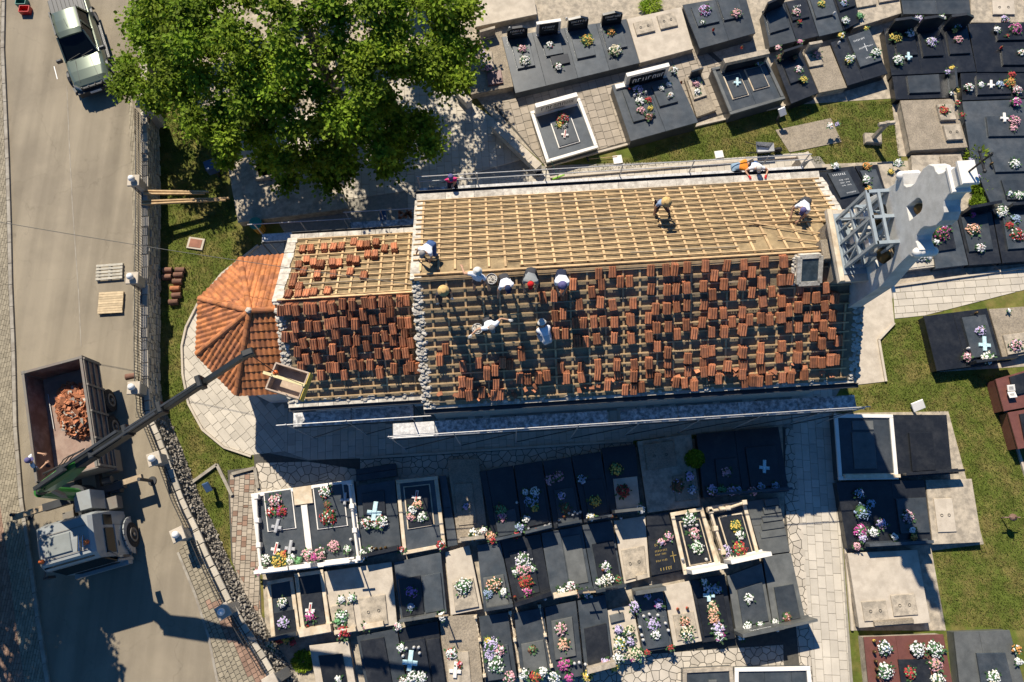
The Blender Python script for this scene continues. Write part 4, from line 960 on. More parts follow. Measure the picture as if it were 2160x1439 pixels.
tomb('slate tomb heaped with pink flowers behind the gable',(1960,462,2016,448,2043,559,1974,567),.5,G,pl=[(.06,.1,.7,.68,K_)])
tomb('black tomb with dark headstone right of the gable flowers',(2018,448,2090,435,2112,555,2045,560),.5,K_,pl=[(.06,.12,.8,.76,G)],hs=[('N',.1,1.0,.8,K_,.14)])
tomb('black tomb with red bouquets at the right edge',(2092,437,2178,430,2184,550,2115,555),.5,K_,pl=[(.2,.18,.98,.78,G)],hs=[('N',.35,1.0,.5,K_,.14)])
tomb('low white tomb paved with hexagon slabs by the gable foot',(1888,546,1968,531,1974,563,1898,572),.35,m_pave,pl=[(.05,.1,.28,.9,m_white),(.3,.1,.5,.9,m_pave),(.52,.1,.72,.9,m_pave),(.74,.1,.97,.9,m_pave)],plh=.03)
tomb('black tomb engraved with names beside the nave corner',(1722,360,1801,350,1850,440,1775,462),.4,K_,pl=[(.22,.1,.75,.62,G)],txt=(m_text_w,[('l',.3,.62,.16,.1),('l',.4,.5,.28,.06),('l',.55,.66,.28,.06),('l',.4,.5,.34,.06),('l',.55,.66,.34,.06),('l',.4,.5,.4,.06),('l',.55,.66,.4,.06),('l',.42,.66,.56,.06)]))
tomb('black tomb with orange flowers beside the bell frame',(1803,350,1851,347,1876,425,1851,438),.4,K_,pl=[(.05,.14,.8,.9,G)],txt=(m_text_w,[('x',.22,.28,.3)]))
tomb('grey concrete grave between black tomb and gable',(1852,347,1882,345,1902,402,1872,420),.35,m_conc)
tomb('black double tomb with white glass cross by the east path',(1948,667,2082,650,2115,765,1976,783),.55,K_,ln=(.46,),pl=[(.56,.12,.93,.86,G)],hs=[('S',.5,1.12,.55,K_,.12,0)])
tomb('lichened concrete tomb with round pink bouquet at right',(2086,652,2168,646,2180,745,2116,757),.4,m_gravel,pl=[(.15,.55,.9,.95,m_conc)],rings=(0,))
tomb('red-brown granite tomb carrying a white stone book',(2100,800,2175,778,2188,855,2118,868),.75,m_brown,pl=[(.35,.05,.95,.6,K_)])
tomb('red-brown granite tomb below the white stone book',(2126,870,2185,860,2190,940,2148,948),.75,m_brown,pl=[(.35,.1,.95,.8,K_)])
tomb('slate tomb inside a broad white kerb',(1758,874,1882,875,1894,1011,1768,1013),.55,G,fr=m_white,pl=[(.28,.28,.66,.84,GG),(.3,.1,.66,.24,GG)],plh=.05,hs=[('S',.08,1.0,.25,m_cream,.14)])
tomb('speckled black granite tomb with one raised plate',(1883,875,1997,875,2009,1000,1896,1008),.55,K_,pl=[(.25,.3,.68,.92,K_)],hs=[('S',.02,1.1,.55,K_,.1)])
tomb('black tomb with blue and pink bouquets in gable shadow',(1764,1017,1950,1012,1966,1148,1788,1158),.5,K_,ln=(.62,),pl=[(.64,.28,.98,.82,G)],hs=[('S',.2,.95,.5,G,.12)])
tomb('concrete tomb with narrow ringed lid on the lawn edge',(1952,1012,2050,1010,2072,1144,1968,1149),.4,m_conc,pl=[(.12,.3,.5,.82,m_conc_l)],rings=(0,),plh=.06)
tomb('bare concrete tomb carrying the gable cross shadow',(1788,1167,1935,1159,1963,1314,1813,1325),.45,m_conc_l,pl=[(.08,.66,.42,.92,m_conc),(.5,.6,.84,.88,m_conc)],rings=(0,1),plh=.06,hs=[('S',.2,.75,.14,m_gravel,.14)])
tomb('red-brown granite tomb covered in bouquets at the bottom',(1822,1344,1990,1338,2013,1460,1834,1460),.6,m_brown,ln=(.4,),pl=[(.38,.42,.75,1.0,K_)],base=m_conc)
tomb('slate tomb in the bottom right corner',(2012,1333,2130,1329,2166,1460,2026,1460),.6,GG,ln=(.45,),pl=[(.32,.36,.8,1.0,G)])
# --- south block, first row
tomb('white-balustraded double tomb by the paver path',(530,1042,745,1012,766,1186,549,1212),.55,G,fr=m_white,ln=(.5,),pl=[(.12,.0,.4,.5,G,m_white),(.6,.02,.9,.55,G,m_white),(.41,.0,.59,.22,m_cream),(.47,.23,.53,.9,m_white)],hs=[('S',.02,.34,.55,m_white,.14),('S',.36,.56,.68,m_white,.16),('S',.62,.92,.55,m_white,.14)])
tomb('dark granite tomb with heart and blue glass cross',(751,1025,833,1012,847,1162,763,1180),.5,G,pl=[(.14,.12,.7,.62,K_)],hs=[('S',.05,.95,.3,K_,.14)])
tomb('travertine-framed black tomb with two bouquets',(835,1013,923,1004,941,1154,851,1171),.55,G,fr=m_cream,pl=[(.16,.1,.8,.68,K_,m_cream)])
tomb('black polished block set on the crazy paving',(751,990,835,977,838,1004,751,1016),.45,K_)
tomb('long narrow slate strip beside the travertine frame',(926,1004,941,1002,966,1150,945,1154),.35,G)
tomb('sunlit corner gravel grave with short stone marker',(943,969,1010,967,1030,1138,966,1146),.35,m_gravel,pl=[(.1,.3,.7,.8,m_gravel)],plh=.05,hs=[('S',.1,.9,.35,m_conc,.14)])
tomb('black tomb with single pink bouquet in church shadow',(1011,995,1082,982,1103,1131,1041,1145),.45,K_,ln=(.2,),pl=[(.2,.6,.88,.94,G)],hs=[('S',.1,.95,.45,G,.1)])
tomb('black tomb with big blue bouquet in church shadow',(1084,982,1143,972,1166,1115,1105,1130),.45,K_,pl=[(.15,.4,.9,.9,K_)],hs=[('S',.05,.95,.4,G,.1)])
tomb('black tomb crowded with candles in church shadow',(1145,973,1204,964,1229,1104,1169,1115),.45,K_,pl=[(.2,.45,.9,.95,G)],hs=[('S',.1,.9,.6,G,.1)])
tomb('black tomb with one yellow-green bouquet in church shadow',(1205,962,1267,953,1291,1093,1232,1103),.45,K_,pl=[(.2,.4,.9,.92,K_)],hs=[('S',.1,.9,.65,G,.1)])
tomb('black tomb with pale square stone lid',(1269,945,1340,937,1354,1080,1287,1087),.45,K_,pl=[(.22,.48,.95,.95,m_conc_l)],hs=[('S',.05,.9,.6,GG,.12)])
tomb('mossy concrete tomb beside the round green shrub',(1344,931,1458,915,1478,1068,1366,1082),.4,m_conc,pl=[(.1,.06,.65,.42,m_gravel),(.55,.55,.95,.9,m_gravel)],rings=(0,))
tomb('wide black tomb with blue glass cross in church shadow',(1469,916,1642,900,1664,1037,1484,1051),.55,K_,ln=(.46,),pl=[(.18,.42,.44,.92,K_),(.56,.28,.92,.9,K_)],hs=[('S',.12,1.0,.26,G,.1)])
# second row
tomb('slate grave with three sharp shadow points',(1228,1108,1291,1098,1316,1238,1254,1251),.4,G,pl=[(.2,.3,.92,.95,K_)],hs=[('S',.0,1.0,.45,G,.12)])
tomb('sandy concrete grave with two iron rings beside gold lettering',(1294,1098,1361,1088,1371,1218,1317,1232),.35,m_conc_l,pl=[(.08,.48,.88,.95,m_conc)],rings=(0,),plh=.06,hs=[('S',.45,.85,.25,m_conc,.16)])
tomb('black tomb engraved with gold names and cross',(1363,1088,1410,1080,1440,1205,1372,1219),.4,K_,pl=[(.02,.4,.98,.97,K_)],txt=(m_text_g,[('l',.2,.4,.5,.1),('l',.2,.38,.6,.07),('l',.42,.58,.6,.07),('l',.2,.38,.66,.07),('l',.42,.58,.66,.07),('l',.2,.36,.76,.07),('l',.42,.56,.76,.07),('x',.8,.72,.45),('l',.3,.66,.9,.13)]))
tomb('travertine-framed black tomb with low white headstone',(1413,1082,1482,1070,1519,1199,1442,1213),.55,K_,fr=m_cream,pl=[(.2,.16,.82,.88,K_,m_cream)],hs=[('S',.08,1.02,.6,m_white,.16)])
tomb('travertine-framed black tomb with yellow bouquet and colonnettes',(1490,1069,1571,1056,1603,1175,1528,1191),.55,K_,fr=m_cream,pl=[(.2,.2,.84,.9,K_,m_cream)],hs=[('S',.0,1.1,.6,m_white,.16)])
tomb('stepped grey-green tomb beside the pale path',(1573,1058,1640,1048,1667,1164,1606,1172),.4,GG,steps=True)
tomb('grey-green slab tomb with white angel figure',(1609,1174,1668,1166,1700,1310,1632,1325),.45,GG,pl=[(.2,.45,.84,.94,G)],hs=[('S',.05,1.1,.5,GG,.1,0)])
tomb('grey-green tomb with lettered slanting headstone',(1534,1215,1607,1188,1631,1324,1554,1340),.45,GG,pl=[(.2,.28,.9,.88,G)],hs=[('S',-.05,1.05,.7,GG,.14,0,m_text_w,[(.7,.12,.5)])])
tomb('black tomb with long column of salmon flowers',(1457,1224,1529,1211,1551,1347,1482,1356),.4,K_,pl=[(.08,.3,.85,.9,K_)])
tomb('sandy concrete grave with two red lanterns',(1399,1236,1456,1225,1481,1353,1421,1364),.35,m_conc_l,pl=[(.15,.5,.9,.92,m_conc)],plh=.06)
tomb('slate tomb ringed by small white vases',(1333,1241,1396,1231,1419,1367,1357,1376),.5,G,pl=[(.15,.5,.9,.96,G)],hs=[('N',.0,1.0,.8,GG,.16)])
tomb('narrow concrete grave piled with white bouquets',(1277,1288,1335,1274,1355,1384,1297,1400),.35,m_conc_l,pl=[(.1,.1,.6,.25,GG)],plh=.12)
tomb('brownish slate slab tomb with two pale bouquets',(1141,1125,1227,1109,1252,1248,1164,1265),.4,G,ln=(.46,),pl=[(.48,.12,.92,.85,GG)],plh=.05,hs=[('S',.05,.6,.35,m_cream,.14),('S',.62,1.0,.3,G,.12)])
tomb('black tomb carrying a long row of bright bouquets',(1056,1140,1139,1126,1163,1256,1086,1280),.45,K_,pl=[(.15,.2,.72,.9,K_)],hs=[('S',.02,1.0,.45,K_,.16,0)])
tomb('slate tomb with large peach bouquet',(1006,1150,1055,1141,1083,1281,1021,1291),.45,G,pl=[(.1,.5,.88,.95,GG)],hs=[('S',.1,1.0,.3,G,.12)])
tomb('pale concrete grave with green star bouquet',(939,1165,990,1150,1018,1285,951,1298),.35,m_conc_l,pl=[(.15,.5,.9,.95,m_conc)],rings=(0,),plh=.1)
tomb('slate tomb in the crane box shadow with purple wreath',(831,1186,930,1165,943,1297,846,1313),.45,G,pl=[(.05,.3,.52,.92,K_),(.55,.32,.95,.92,G)],hs=[('S',.03,.8,.4,GG,.12)],fr=None)
tomb('pale concrete family grave with square ringed lid',(681,1206,826,1185,838,1318,706,1341),.4,m_conc_l,pl=[(.02,.55,.36,.95,m_conc),(.46,.5,.86,.96,m_conc)],rings=(1,),plh=.08,hs=[('S',.5,.8,.22,m_cream,.2),('S',.02,.36,.25,m_cream,.16)])
tomb('travertine-edged black tomb with red glass cross',(621,1210,682,1201,700,1334,638,1345),.45,K_,fr=m_cream,pl=[(.15,.35,.85,.85,K_)],hs=[('S',-.05,1.05,.35,m_cream,.3)])
tomb('small slate tomb between travertine and paver path',(563,1226,619,1216,635,1340,574,1353),.4,G,fr=m_cream,pl=[(.15,.55,.9,.95,K_)],hs=[('S',.05,1.0,.35,G,.14)])
# bottom rows
tomb('dark tomb with small white angel at the bottom edge',(652,1362,735,1352,752,1452,668,1452),.4,m_conc_l,pl=[(.2,.25,.8,1.0,K_)])
tomb('black tomb crossed by the crane boom shadow',(752,1342,837,1326,860,1452,772,1452),.4,G,pl=[(.08,.1,.66,1.0,K_)])
tomb('black tomb with blue glass cross at the bottom edge',(839,1326,923,1310,944,1452,862,1452),.4,K_,pl=[(.02,.22,.62,1.0,K_),(.66,.25,.98,1.0,K_)])
tomb('gravel grave with red cross wreath at the bottom',(927,1301,1005,1296,1020,1452,937,1452),.3,m_gravel,pl=[(.12,.5,.7,1.0,m_conc)],plh=.06)
tomb('chained slate tomb under violet and white bouquets',(1010,1301,1071,1291,1091,1430,1024,1440),.4,G,pl=[(.1,.48,.85,.98,G)])
tomb('chained slate tomb with single dried plant',(1084,1293,1145,1281,1167,1415,1099,1428),.4,G,pl=[(.12,.5,.85,.95,GG)])
tomb('slate tomb with coral and crimson bouquets in a row',(1149,1281,1215,1267,1231,1425,1167,1439),.45,G,pl=[(.15,.2,.82,.72,GG)])
tomb('slate tomb under the long cross shadow',(1218,1267,1277,1253,1295,1404,1234,1420),.45,G,pl=[(.12,.4,.9,.92,K_)],hs=[('S',.05,1.0,.35,m_conc,.2)])
tomb('slate slab tomb cut by the bottom edge',(1440,1411,1545,1405,1549,1460,1440,1460),.5,G,pl=[(.5,.5,.66,.9,GG)],fr=m_conc)
tomb('white-kerbed slate tomb cut by the bottom edge',(1549,1408,1708,1405,1713,1460,1549,1460),.5,G,fr=m_white,ln=(.4,.75))
# big shaded slab under the tree
tomb('large weathered slab tomb in the tree shade',(478,338,690,310,735,440,502,470),.5,m_conc,pl=[(.24,.05,.52,.4,m_conc),(.28,.1,.48,.36,K_)],plh=.2,hs=[])
# balustrade posts of the white double tomb and colonnettes
def posts_on(tl,pts,z=.62,m=m_white,name='baluster_post'):
    r=[t for t in TOMBS if t[0]==tl][0][4]
    for x,y in pts: c=W(x,y,z); build(B().box((c.x,c.y,z-.14),(.2,.2,.36),.1,.02),name,m,r)
    for (x0,y0),(x1,y1) in zip(pts,pts[1:]): build(B().cyl(W(x0,y0,z-.06),W(x1,y1,z-.06),.06,.06,8),'stone_rail',m,r)
wt='white-balustraded double tomb by the paver path'
posts_on(wt,[(540,1048),(542,1098),(545,1150),(550,1200)],.85); posts_on(wt,[(737,1018),(742,1068),(748,1119),(756,1178)],.85)
wt='travertine-framed black tomb with yellow bouquet and colonnettes'
posts_on(wt,[(1498,1075),(1510,1115),(1526,1165)],.85,m_cream); posts_on(wt,[(1500,1078),(1536,1072),(1571,1060)],.85,m_cream)
def head_cross(tl,u,h0,m=m_iron):
    t=[t for t in TOMBS if t[0]==tl][0]; r=t[4]; p=t[3](u,.96); z=t[2]; b=B(); b.cyl((p.x,p.y,z),(p.x,p.y,z+h0+.75),.03,.03,6); b.beam((p.x-.26,p.y-.02,z+h0+.45),(p.x+.26,p.y+.02,z+h0+.45),.06,.06); build(b,'cross',m,r)
head_cross('slate tomb in the crane box shadow with purple wreath',.95,.7,m_wood_g); head_cross('brownish slate slab tomb with two pale bouquets',.85,.6,m_wood_g); head_cross('white-balustraded double tomb by the paver path',.95,.8,m_white); head_cross('black tomb with one yellow-green bouquet in church shadow',.5,1.0,K_); head_cross('slate grave with three sharp shadow points',.5,.5,K_)
# chains between the small stone posts
for pts in ([(1003,1302),(1012,1350),(1022,1425)],[(1076,1292),(1086,1350),(1097,1415)],[(1138,1278),(1150,1340),(1163,1405)]):
    lb={1003:'chain with stone posts left of the violet bouquets',1076:'chain with stone posts between the two chained tombs',1138:'chain with stone posts right of the dried plant'}[pts[0][0]]
    ps=[W(x,y,.6) for x,y in pts]; r=empty('chain_fence',(ps[1].x,ps[1].y,0),lb,'chain fence','chains between tombs')
    for p in ps: build(B().box((p.x,p.y,.36),(.13,.13,.7),.2,.02),'stone_post',m_cream,r)
    for p,q in zip(ps,ps[1:]):
        L=(q-p).length; n=int(L/.09); cb=B()
        for k in range(n):
            t=k/n; c=p.lerp(q,t)+Vector((0,0,.02-.3*math.sin(math.pi*t)*.5)); d=(q-p).normalized()
            cb.box(c,(.1,.05 if k%2 else .02,.02 if k%2 else .05),math.atan2(d.y,d.x),.008)
        build(cb,'chain',m_cream,r)
# ------------------------------------------------------------------ FLOWERS, CROSSES, LANTERNS
def find_tomb(x,y):
    for t in TOMBS:
        if inpoly(x,y,t[1]): return t
    return min(TOMBS,key=lambda t:(sum(p[0] for p in t[1])/4-x)**2+(sum(p[1] for p in t[1])/4-y)**2)
USED={}
def spot(t,x,y):
    q=t[1]; cx=sum(p[0] for p in q)/4; cy=sum(p[1] for p in q)/4; w=max(p[0] for p in q)-min(p[0] for p in q); hh=max(p[1] for p in q)-min(p[1] for p in q)
    a='left' if x<cx-w*.14 else 'right' if x>cx+w*.14 else ''
    v='upper' if y<cy-hh*.17 else 'lower' if y>cy+hh*.17 else 'middle'
    return (v+' '+a).strip()
EXTRA=['','larger ','tall ','loose ','dense ','small ','round ']
def uniq(fn):
    for k in range(40):
        s=fn(k)
        if s not in USED: USED[s]=1; return s
def ztop(t,x,y):
    q=W(x,y,t[2]); z=t[2]
    return z+(t[5] if t[5] else 0)*.6
def short16(pre,names,noun,sp,tl):
    for s in ('%s%s %s at the %s of the %s'%(pre,' and '.join(names[:2]),noun,sp,tl),'%s%s %s, %s on %s'%(pre,' and '.join(names[:2]),noun,sp,tl),'%s%s %s, %s on %s'%(pre,'-'.join(names[:2]),noun,sp,tl),'%s%s %s on %s'%(pre,'-'.join(names[:2]).replace(' ','-'),noun,tl)):
        if len(s.split())<=16: return s
    return s
def flower_mesh(r,cols,ragged=1.0):
    b=B(); n=int(max(16,min(64,r*190))); b.mi=len(cols); b.lathe((0,0,0),[(r*.55,0),(r*.8,.03),(r*.7,.05+r*.25),(r*.35,.05+r*.45),(.01,.06+r*.5)],10)
    for i in range(n):
        a=U(0,6.283); d=r*math.sqrt(R())*.95; x,y=d*math.cos(a)*U(.85,1.1),d*math.sin(a)*U(.85,1.1); z=.06+r*.55*(1-(d/r)**2)+U(-.02,.03)
        b.mi=0 if R()<.62 else random.randrange(len(cols))
        s=U(.032,.056)*(1 if r>.14 else .8)
        # blossom: domed five-petal disc
        nn=Vector((x*1.1,y*1.1,r*.9+.05)).normalized(); ax=nn.orthogonal().normalized(); ay=nn.cross(ax); c=Vector((x,y,z))
        vs=[c+nn*s*.45]; k=7
        for j in range(k): rr=s*(1 if j%2 else .72); vs.append(c+(ax*math.cos(6.283*j/k)+ay*math.sin(6.283*j/k))*rr)
        b.add(vs,[(0,1+j,1+(j+1)%k) for j in range(k)]); 
        vs2=[c-nn*s*.4]+vs[1:]; b.add(vs2,[(0,1+(j+1)%k,1+j) for j in range(k)])
    return b
def leaf_mesh(r):
    b=B()
    for i in range(int(6+r*26)):
        a=U(0,6.283); d=r*U(.3,.95); l=U(.07,.14)*(1+r); w2=l*.3; c=Vector((d*math.cos(a),d*math.sin(a),U(.03,.1)+r*.2*R())); o=Vector((math.cos(a+U(-.6,.6)),math.sin(a+U(-.6,.6)),U(-.1,.5))).normalized(); s_=Vector((-o.y,o.x,U(-.3,.3))).normalized()
        b.add([c,c+o*l*.5+s_*w2,c+o*l,c+o*l*.5-s_*w2],[(0,1,2,3)])
    b.cyl((0,0,0),(0,0,.07),r*.35,r*.5,8)
    return b
def bouquet(x,y,d,cols,lab=None):
    t=find_tomb(x,y); z=ztop(t,x,y); p=W(x,y,z+.08); p.z=z+.004; r=d/2/46.0
    names=[FC[c][0] for c in cols if c!='g']
    cn=' and '.join(names[:2])
    sp=spot(t,x,y)
    label=lab or uniq(lambda k:short16(EXTRA[k%7],names,'bouquet',sp if k<7 else sp+' part',t[0]))
    o=build_at(flower_mesh(r,cols),'flower_bouquet',[m_fl[c] for c in cols]+[m_leaf_d],p,label,'flowers','bouquets on the tombs')
    lb=bpy.data.objects.new('leaves',mk(leaf_mesh(r),'leaves',m_leaf_d)); COL.objects.link(lb); lb.parent=o
def build_at(b,name,mats,p,label,cat,group,smooth=False,rot=0):
    o=bpy.data.objects.new(name,mk(b,name,mats,smooth)); COL.objects.link(o); o.location=p; o.rotation_euler=(0,0,rot); WL[o]=Vector(p); return tag(o,label,cat,group)
FLOW='''1102,103,22,pw;1107,128,28,wc;1160,94,18,wr;1238,85,34,yo;1289,67,22,o;1298,106,32,cw;1030,143,20,p;1008,94,18,pw;1178,140,18,wp;1187,250,30,rpg;1180,262,14,yw;1345,190,26,l;1350,213,22,w;1368,210,16,r;1352,233,20,p;1370,247,20,kp;1372,228,14,y;1395,186,14,w;1411,178,14,w;1415,200,14,ws;1423,148,18,wk;1468,176,20,pl;1471,194,16,w;1487,22,32,lm;1554,28,26,ps;1482,47,10,w;1642,101,14,pw;1646,122,18,k;1677,121,12,k;1685,146,18,wp;1695,168,18,y;1680,26,22,pw;1688,45,10,r;1733,8,20,yg;1780,6,18,bp;1784,43,20,wg;1723,115,22,ps;1688,88,14,pm;1600,130,24,bg;1590,125,14,yg;1775,75,16,yw;1791,125,22,wyg;1815,33,18,g;1828,60,12,yg;1890,78,30,y;1920,70,22,wp;1896,127,28,wcg;1965,88,26,lw;2022,83,22,pr;2014,65,14,yw;1938,42,26,lw;1987,38,18,wl;2018,48,32,b;1800,120,10,w;1848,112,26,wg;2120,40,20,lp;2143,60,32,mp;2104,62,16,w;2125,75,8,r;2155,112,18,ws;2000,152,14,l;2009,144,14,y;2018,190,14,y;2008,197,12,w;2044,184,22,wr;2070,178,14,w;2110,178,20,bw;2130,175,28,ory;2135,158,18,r;2145,190,24,pw;2143,215,26,mw;2020,217,14,rw;2031,242,12,r;1991,234,24,roy;2140,255,28,pm;2138,270,18,p;1752,265,16,ws;1766,262,12,l;1762,350,18,w;1829,350,20,o;1828,379,20,wg;1832,399,16,yo;1895,345,22,wg;1880,362,14,yr;2140,346,26,w;2150,412,22,wg;2130,408,14,bw;2048,337,12,l;2064,372,12,l;1985,490,44,mrlo;1975,510,14,w;2053,485,34,spw;2068,522,22,wp;2052,452,14,m;2115,445,26,wc;2109,452,14,w;2143,462,24,b;2130,476,18,r;2145,495,34,rwp;1938,538,30,wp;1952,540,24,w;1927,535,16,pl;1958,540,18,w;2068,698,24,lpw;2083,755,30,wcg;2040,753,20,pwc;2143,728,28,pwl;2128,655,8,w;1813,1041,20,b;1820,1078,36,byb;1838,1062,18,b;1860,1105,22,lp;1842,1122,22,w;1815,1120,28,mw;1820,1135,18,lw;1915,1090,26,pw;1925,1118,14,w;1928,1133,14,oy;1887,1133,16,w;1808,1153,16,p;1866,1367,28,wb;1935,1370,32,w;1973,1370,34,wg;1973,1402,28,ps;1977,1435,28,wc;1868,1415,34,wg;1920,1420,26,rg;2095,1430,30,wc;2145,1370,20,ow;2150,1395,16,w;
581,1057,30,psw;594,1078,24,rm;571,1080,20,rw;687,1037,28,wr;690,1065,14,k;693,1090,36,rwg;703,1152,24,p;733,1158,16,wg;774,1103,26,wr;805,1100,28,wr;791,1106,12,w;880,1066,20,s;867,1090,18,ps;871,1076,20,w;890,1092,22,wg;560,1180,22,wg;590,1182,34,yo;598,1170,20,or;613,1180,22,wg;628,1182,16,g;648,1170,26,pwg;662,1175,20,m;675,1168,26,pw;765,1170,22,wg;783,1158,12,w;848,1160,12,rw;930,1150,20,rw;542,1208,14,ps;1059,1091,20,pm;1056,1075,24,gr;1000,1127,24,wy;1020,1120,18,wp;1035,1130,20,so;1040,1139,16,rp;1089,1130,14,rp;983,1068,14,l;1127,1038,22,w;1122,1055,32,b;1128,1070,18,yg;1108,1038,14,w;1160,1012,22,p;1178,1004,24,pm;1185,1046,16,lw;1192,1072,22,kg;1228,1012,20,bw;1255,1057,26,yg;1300,990,30,yrg;1315,1035,30,rkg;1352,1074,18,wc;1246,1090,20,wy;1454,1005,20,l;1460,1034,20,bw;1430,1025,30,kl;1502,1034,22,lb;1523,1034,18,g;1542,1035,20,lp;1558,1034,16,b;1588,1036,20,pw;1605,1027,18,b;1636,1025,16,b;1532,996,20,p;1410,1132,20,pl;1396,1143,18,pl;1455,1094,28,wg;1464,1126,26,pw;1471,1155,28,wg;1551,1110,26,y;1561,1128,20,w;1530,1162,24,l;1560,1158,32,rgy;1277,1195,20,wl;1282,1223,28,wc;1263,1228,14,wg;1303,1222,12,gr;1097,1113,20,bl;1110,1095,16,wg;1104,1183,36,wl;1105,1202,32,p;1088,1205,14,wg;1122,1200,14,wg;1110,1227,32,ro;1109,1229,16,wb;1112,1247,20,mp;1043,1234,34,scw;1030,1252,20,b;1062,1250,18,w;1185,1248,18,wc;1204,1238,22,wp;1220,1253,16,so;1240,1252,22,wp;978,1237,36,wg;868,1249,24,v;867,1281,16,bw;932,1300,18,w;1338,1280,22,lw;1389,1273,20,lm;1366,1257,14,lg;1377,1317,26,l;1384,1339,18,w;1445,1312,22,srw;1448,1335,30,cwg;1505,1290,22,sc;1506,1305,22,so;1502,1278,18,cs;1515,1325,28,lpw;1517,1340,24,wm;1495,1242,22,bw;1513,1242,20,bw;1485,1227,14,w;1580,1263,20,w;1577,1321,18,w;1604,1317,12,wg;1660,1303,18,kp;1635,1314,14,w;1565,1343,16,w;1306,1328,18,l;1326,1332,22,cw;1310,1358,28,wyg;1330,1354,18,l;1305,1388,22,wc;1340,1380,30,cg;1335,1388,14,m;1365,1377,12,r;1415,1366,12,r;1037,1362,34,lw;1030,1352,16,yg;1052,1372,26,pw;1034,1384,22,l;1045,1400,34,wg;1057,1413,10,w;1122,1370,16,kg;1183,1327,28,pwg;1190,1360,26,sc;1190,1401,26,mp;1105,1423,22,w;1130,1428,26,ro;1145,1418,20,w;1170,1430,24,wb;1201,1430,18,m;1240,1425,22,ypw;1278,1396,18,lp;1296,1408,14,y;1075,1430,24,pw;953,1378,24,wr;968,1402,14,rp;845,1366,16,w;870,1428,24,w;889,1428,22,w;850,1436,16,wk;595,1271,20,wc;597,1314,24,l;655,1300,24,mw;720,1265,14,w;742,1262,18,wg;722,1300,26,wg;714,1312,16,g;725,1333,30,rmw;772,1322,14,pw;840,1322,16,wp;566,1366,26,c;590,1352,14,ry;603,1350,14,y;618,1356,14,r;713,1433,14,w'''
for it in FLOW.replace('\n','').split(';'):
    x,y,d,c=it.split(','); bouquet(float(x),float(y),float(d)*1.0,c)
CROSS='''1020,115,14,l;1192,282,16,r;1555,172,16,i;2118,247,18,w;2090,177,16,w;791,1075,28,i;879,1045,18,r;585,1107,20,g;583,1155,18,r;613,1152,20,g;728,1050,18,g;655,1283,18,r;1612,982,20,i;1495,1250,22,i;866,1390,28,i;961,1410,22,w;2076,723,24,i;1916,118,16,i;612,1002,0,i'''
cm={'l':m_fl['l'],'r':m_fl['r'],'w':m_white,'i':m_ice,'g':m_greyl}; cn={'l':'lilac','r':'red and white','w':'white stone','i':'pale blue glass','g':'grey metal'}
for it in CROSS.split(';'):
    x,y,d,c=it.split(','); x,y,d=float(x),float(y),float(d)
    if not d: continue
    t=find_tomb(x,y); z=ztop(t,x,y)+.05; p=W(x,y,z); L=d/46.0*1.3; b=B()
    b.box((0,-L*.08,.035),(L*.24,L,.07),None,.02); b.box((-L*.26,-L*.2+L*.02,.036),(L*.26,L*.24,.068),None,.02); b.box((L*.26,-L*.2+L*.02,.036),(L*.26,L*.24,.068),None,.02)
    if c in 'rg':
        b.mi=1; b.box((0,-L*.08,.075),(L*.1,L*.8,.012))
    sp=spot(t,x,y); o=build_at(b,'cross_ornament',[m_ice if c=='i' else (m_white if c=='r' else cm[c]),cm[c]],p,uniq(lambda k:short16(EXTRA[k],[cn[c]],'cross',sp,t[0])),'cross','cross ornaments lying on tombs',rot=U(-.1,.1)-.08)
LANT='''1195,263,w;1190,268,w;1338,202,w;1350,200,w;1362,195,w;1328,186,r;1505,62,r;1437,174,r;1195,40,w;1135,60,w;1075,60,w;1200,1083,w;1212,1080,w;1218,1083,w;1224,1080,w;1208,1086,w;1190,1090,r;1180,1098,w;1150,1110,w;1131,1117,r;1115,1115,w;1160,1106,w;1090,1060,w;1292,1090,r;1300,1090,o;1310,1093,w;1440,1180,w;1490,1180,w;1445,1110,w;1470,1108,w;1430,1285,r;1450,1283,r;1358,1300,w;1370,1296,w;1388,1298,w;1404,1315,w;1410,1330,w;1350,1323,w;1354,1340,w;1357,1350,w;1086,1260,r;1150,1264,w;1212,1400,w;1222,1398,w;1235,1402,w;1273,1203,r;857,1368,w;873,1366,w;883,1366,w;850,1384,w;885,1378,w;785,1156,k;793,1157,k;803,1157,k;813,1155,k;648,1322,r;664,1335,r;740,1138,w;580,1353,r;1845,1352,y;1845,1375,k;1848,1395,k;1850,1412,k;1852,1430,k;2043,735,w;1640,1330,w;2060,660,k;2092,345,k;1897,338,w;1770,90,w;1565,100,r;1760,28,w;1410,205,w;2113,100,r'''
lm={'w':(m_white,'white'),'r':(m_redp,'red'),'o':(m_orange,'orange'),'k':(m_bell,'bronze'),'y':(m_yellow,'yellow')}
lan={}
for k,(mm,nm) in lm.items():
    lan[k]=(mk(B().lathe((0,0,0),[(.05,0),(.06,.02),(.06,.14),(.045,.16)],10),'lantern',mm),mk(B().lathe((0,0,.16),[(.055,0),(.045,.025),(.012,.05)],10),'lid',m_bell if k!='w' else m_greyl))
for it in LANT.split(';'):
    x,y,k=it.split(','); x,y=float(x),float(y); t=find_tomb(x,y); z=ztop(t,x,y); p=W(x,y,z+.1); p.z=z
    sp=spot(t,x,y); lb=uniq(lambda q:short16(['','second ','third ','fourth ','fifth ','sixth ','seventh '][q],[lm[k][1]],'lantern',sp,t[0]))
    o=inst('grave_lantern',lan[k][0],None,Matrix.Translation(p),lb,'lantern','lanterns on the tombs'); inst('lid',lan[k][1],o,Matrix.Translation(p))
